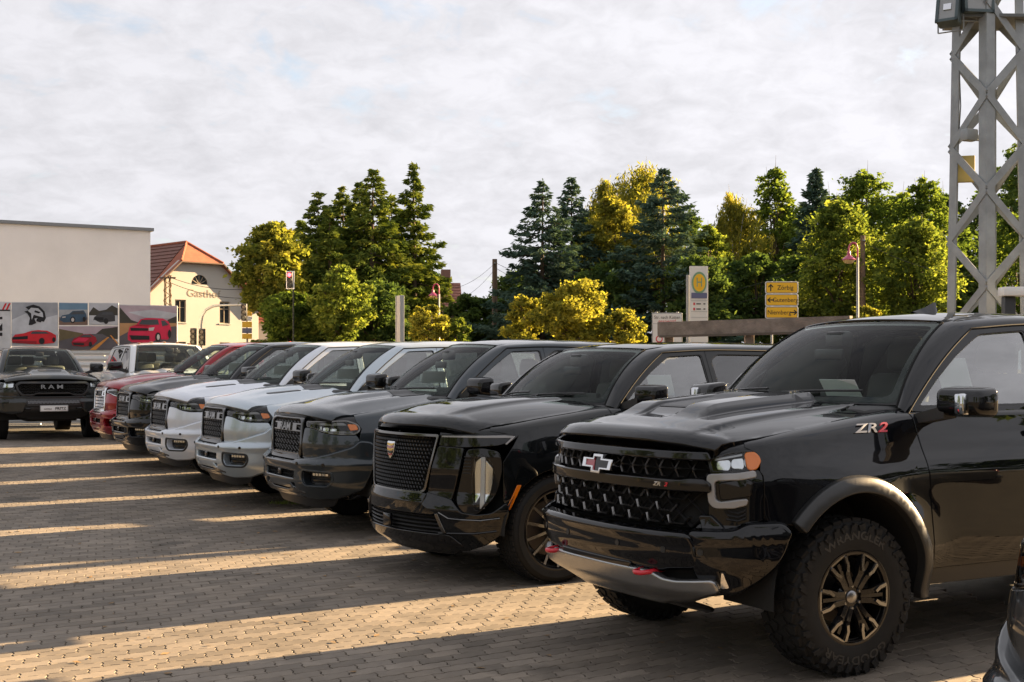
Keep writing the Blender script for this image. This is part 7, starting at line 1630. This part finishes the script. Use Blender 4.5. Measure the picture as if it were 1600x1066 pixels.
def wire(label, a, b, sag, rad=.012):
    a = Vector(a); b = Vector(b); q = MB(); pts = [a.lerp(b, t)-Vector((0, 0, sag*4*t*(1-t))) for t in np.linspace(0, 1, 14)]; q.tube(pts, rad, 4, False); o = q.build('overhead_wire', M_INK); tag(o, label, 'wire', 'overhead wires')
wire('overhead wire, upper, from the left pole to the right pole', pa-Vector((0, 0, .2)), pb-Vector((0, 0, .2)), 2.6); wire('overhead wire, lower, from the left pole to the right pole', pa-Vector((0, 0, .5)), pb-Vector((0, 0, .6)), 3.0)
wire('overhead wire, upper, from the left pole towards the house', pa-Vector((0, 0, .25)), pix(690, 450, 92), .5); wire('overhead wire, lower, from the left pole towards the house', pa-Vector((0, 0, .6)), pix(700, 470, 90), .5)
wire('overhead wire from the right pole past the lattice tower', pb-Vector((0, 0, .3)), pix(1640, 425, 55), .8)
# grey advertising totem seen edge-on
Y = 40; p = pix(625, 462, Y); r = empty('totem_sign', None, (p.x, Y, gz(Y)), math.radians(-68)); tag(r, 'tall slim grey advertising totem seen nearly edge-on', 'totem'); h = p.z-gz(Y)
q = MB(); q.cbox((0, 0, h/2+.15), (.40, .12, h-.3), .01); q.build('panel', mat('totem_grey', (.38, .36, .35), .6, var=.1), r); q = MB(); q.cbox((.21, 0, h/2), (.04, .14, h), .01); q.cbox((-.21, 0, h/2), (.05, .16, h), .01); q.build('frame', M_POLE, r); q = MB(); q.cbox((0, 0, .15), (.7, .34, .3), .02); q.build('foot', mat('foot_concrete', (.3, .3, .29), .9), r)
# traffic signals
def signal_head(r, c, lit=None, back=False):
    q = MB(); q.cbox(c, (.22, .18, .66), .02); hd = q.build('signal_head', M_BLK, r, 40)
    if back: q = MB(); q.box(Vector(c)+Vector((0, .09, 0)), (.34, .02, .74)); q.build('backboard', M_WHITE, hd)
    for k in range(3):
        cc = Vector(c)+Vector((0, -.11, .205-.205*k)); q = MB(); q.lathe_y([(0, -.012), (.075, -.01), (.085, 0)], 14, cc); m_ = mat('signal_off_%d' % k, ((.02, .004, .004), (.02, .012, .004), (.004, .016, .012))[k], .3)
        if lit == k: m_ = mat('signal_red_lit', (.8, .02, .03), .3, emis=(1, .03, .04), emis_s=3.0)
        q.build('lamp', m_, hd); q = MB(); q.tube([cc+Vector((0, 0, 0)), cc+Vector((0, -.10, -.01))], .088, 12, False); q.build('visor', M_BLK, hd)
Y = 50; p = pix(313, 500, Y); r = empty('traffic_light', None, (p.x, Y, gz(Y))); tag(r, 'traffic light mast with long curved arm in front of the inn', 'traffic light', 'traffic lights'); z0 = gz(Y)
zt = pix(0, 478, Y).z-z0; L_ = (382-313)*Y/2000
q = MB(); q.tube([(0, 0, 0), (0, 0, zt-.75), (.06, 0, zt-.42), (.22, 0, zt-.16), (.48, 0, zt-.02), (.8, 0, zt+.02), (L_, 0, zt+.04)], [.08, .07, .06, .055, .05, .045, .035], 8); q.build('mast', M_POLE, r, 50)
signal_head(r, (.10, -.10, pix(0, 527, Y).z-z0)); signal_head(r, (-.28, .05, pix(0, 526, Y).z-z0)); signal_head(r, (L_, -.05, pix(0, 488, Y).z-z0))
Y = 52.5; p = pix(453, 430, Y); r = empty('traffic_light', None, (p.x, Y, gz(Y))); tag(r, 'traffic light showing red on a white backboard in front of the conifers', 'traffic light', 'traffic lights'); z0 = gz(Y)
q = MB(); q.tube([(.12, .12, 0), (.12, .12, p.z-z0)], .035, 8); q.build('mast', mat('mast_dark', (.02, .025, .018), .8), r); signal_head(r, (0, 0, p.z-z0-.2), 0, True)
# small lattice mast and pillar of signs by the inn
Y = 70; p = pix(262, 430, Y); r = empty('lattice_mast', None, (p.x, Y, 0)); tag(r, 'slim rusty lattice mast in front of the inn gable', 'mast'); h = p.z
for sx in (-1, 1):
    for sy in (-1, 1): q = MB(); q.bar((sx*.18, sy*.18, 0), (sx*.12, sy*.12, h), .05); q.build('leg', M_OLD, r)
q = MB()
for k in range(24):
    z0, z1 = h*k/24, h*(k+1)/24; s_ = 1 if k % 2 else -1
    q.bar((-s_*.17, -.17, z0), (s_*.17, -.17, z1), .03); q.bar((-.17, -s_*.17, z0), (-.17, s_*.17, z1), .03); q.bar((.17, -s_*.17, z0), (.17, s_*.17, z1), .03)
o = q.build('bracing', M_OLD, r)
q = MB(); q.box((0, 0, h-.15), (.9, .08, .08)); q.build('crossarm', M_OLD, r)
wire('overhead wire, upper, across the inn gable', pix(262, 432, 70), pix(385, 452, 68), .25, .015); wire('overhead wire, lower, across the inn gable', pix(262, 440, 70), pix(385, 466, 68), .25, .015)
Y = 66; r = empty('sign_pillar', None, tuple(pix(386, 575, Y))); tag(r, 'pillar of small yellow, white and blue signs at the corner of the inn', 'sign'); r.location.z = 0
for k, (v0, v1, m_) in enumerate(((485, 494, M_YEL), (494.5, 502, M_SW), (502.5, 512, M_YEL), (512.5, 521, M_SB), (521.5, 530, M_YEL))):
    a_ = pix(386, v0, Y).z; b_ = pix(386, v1, Y).z; q = MB(); q.cbox((0, 0, (a_+b_)/2), (.50, .06, a_-b_-.02), .01); q.build('board', m_, r)
q = MB(); q.tube([(0, .06, 0), (0, .06, pix(0, 484, Y).z)], .05, 8); q.build('post', M_POLE, r)
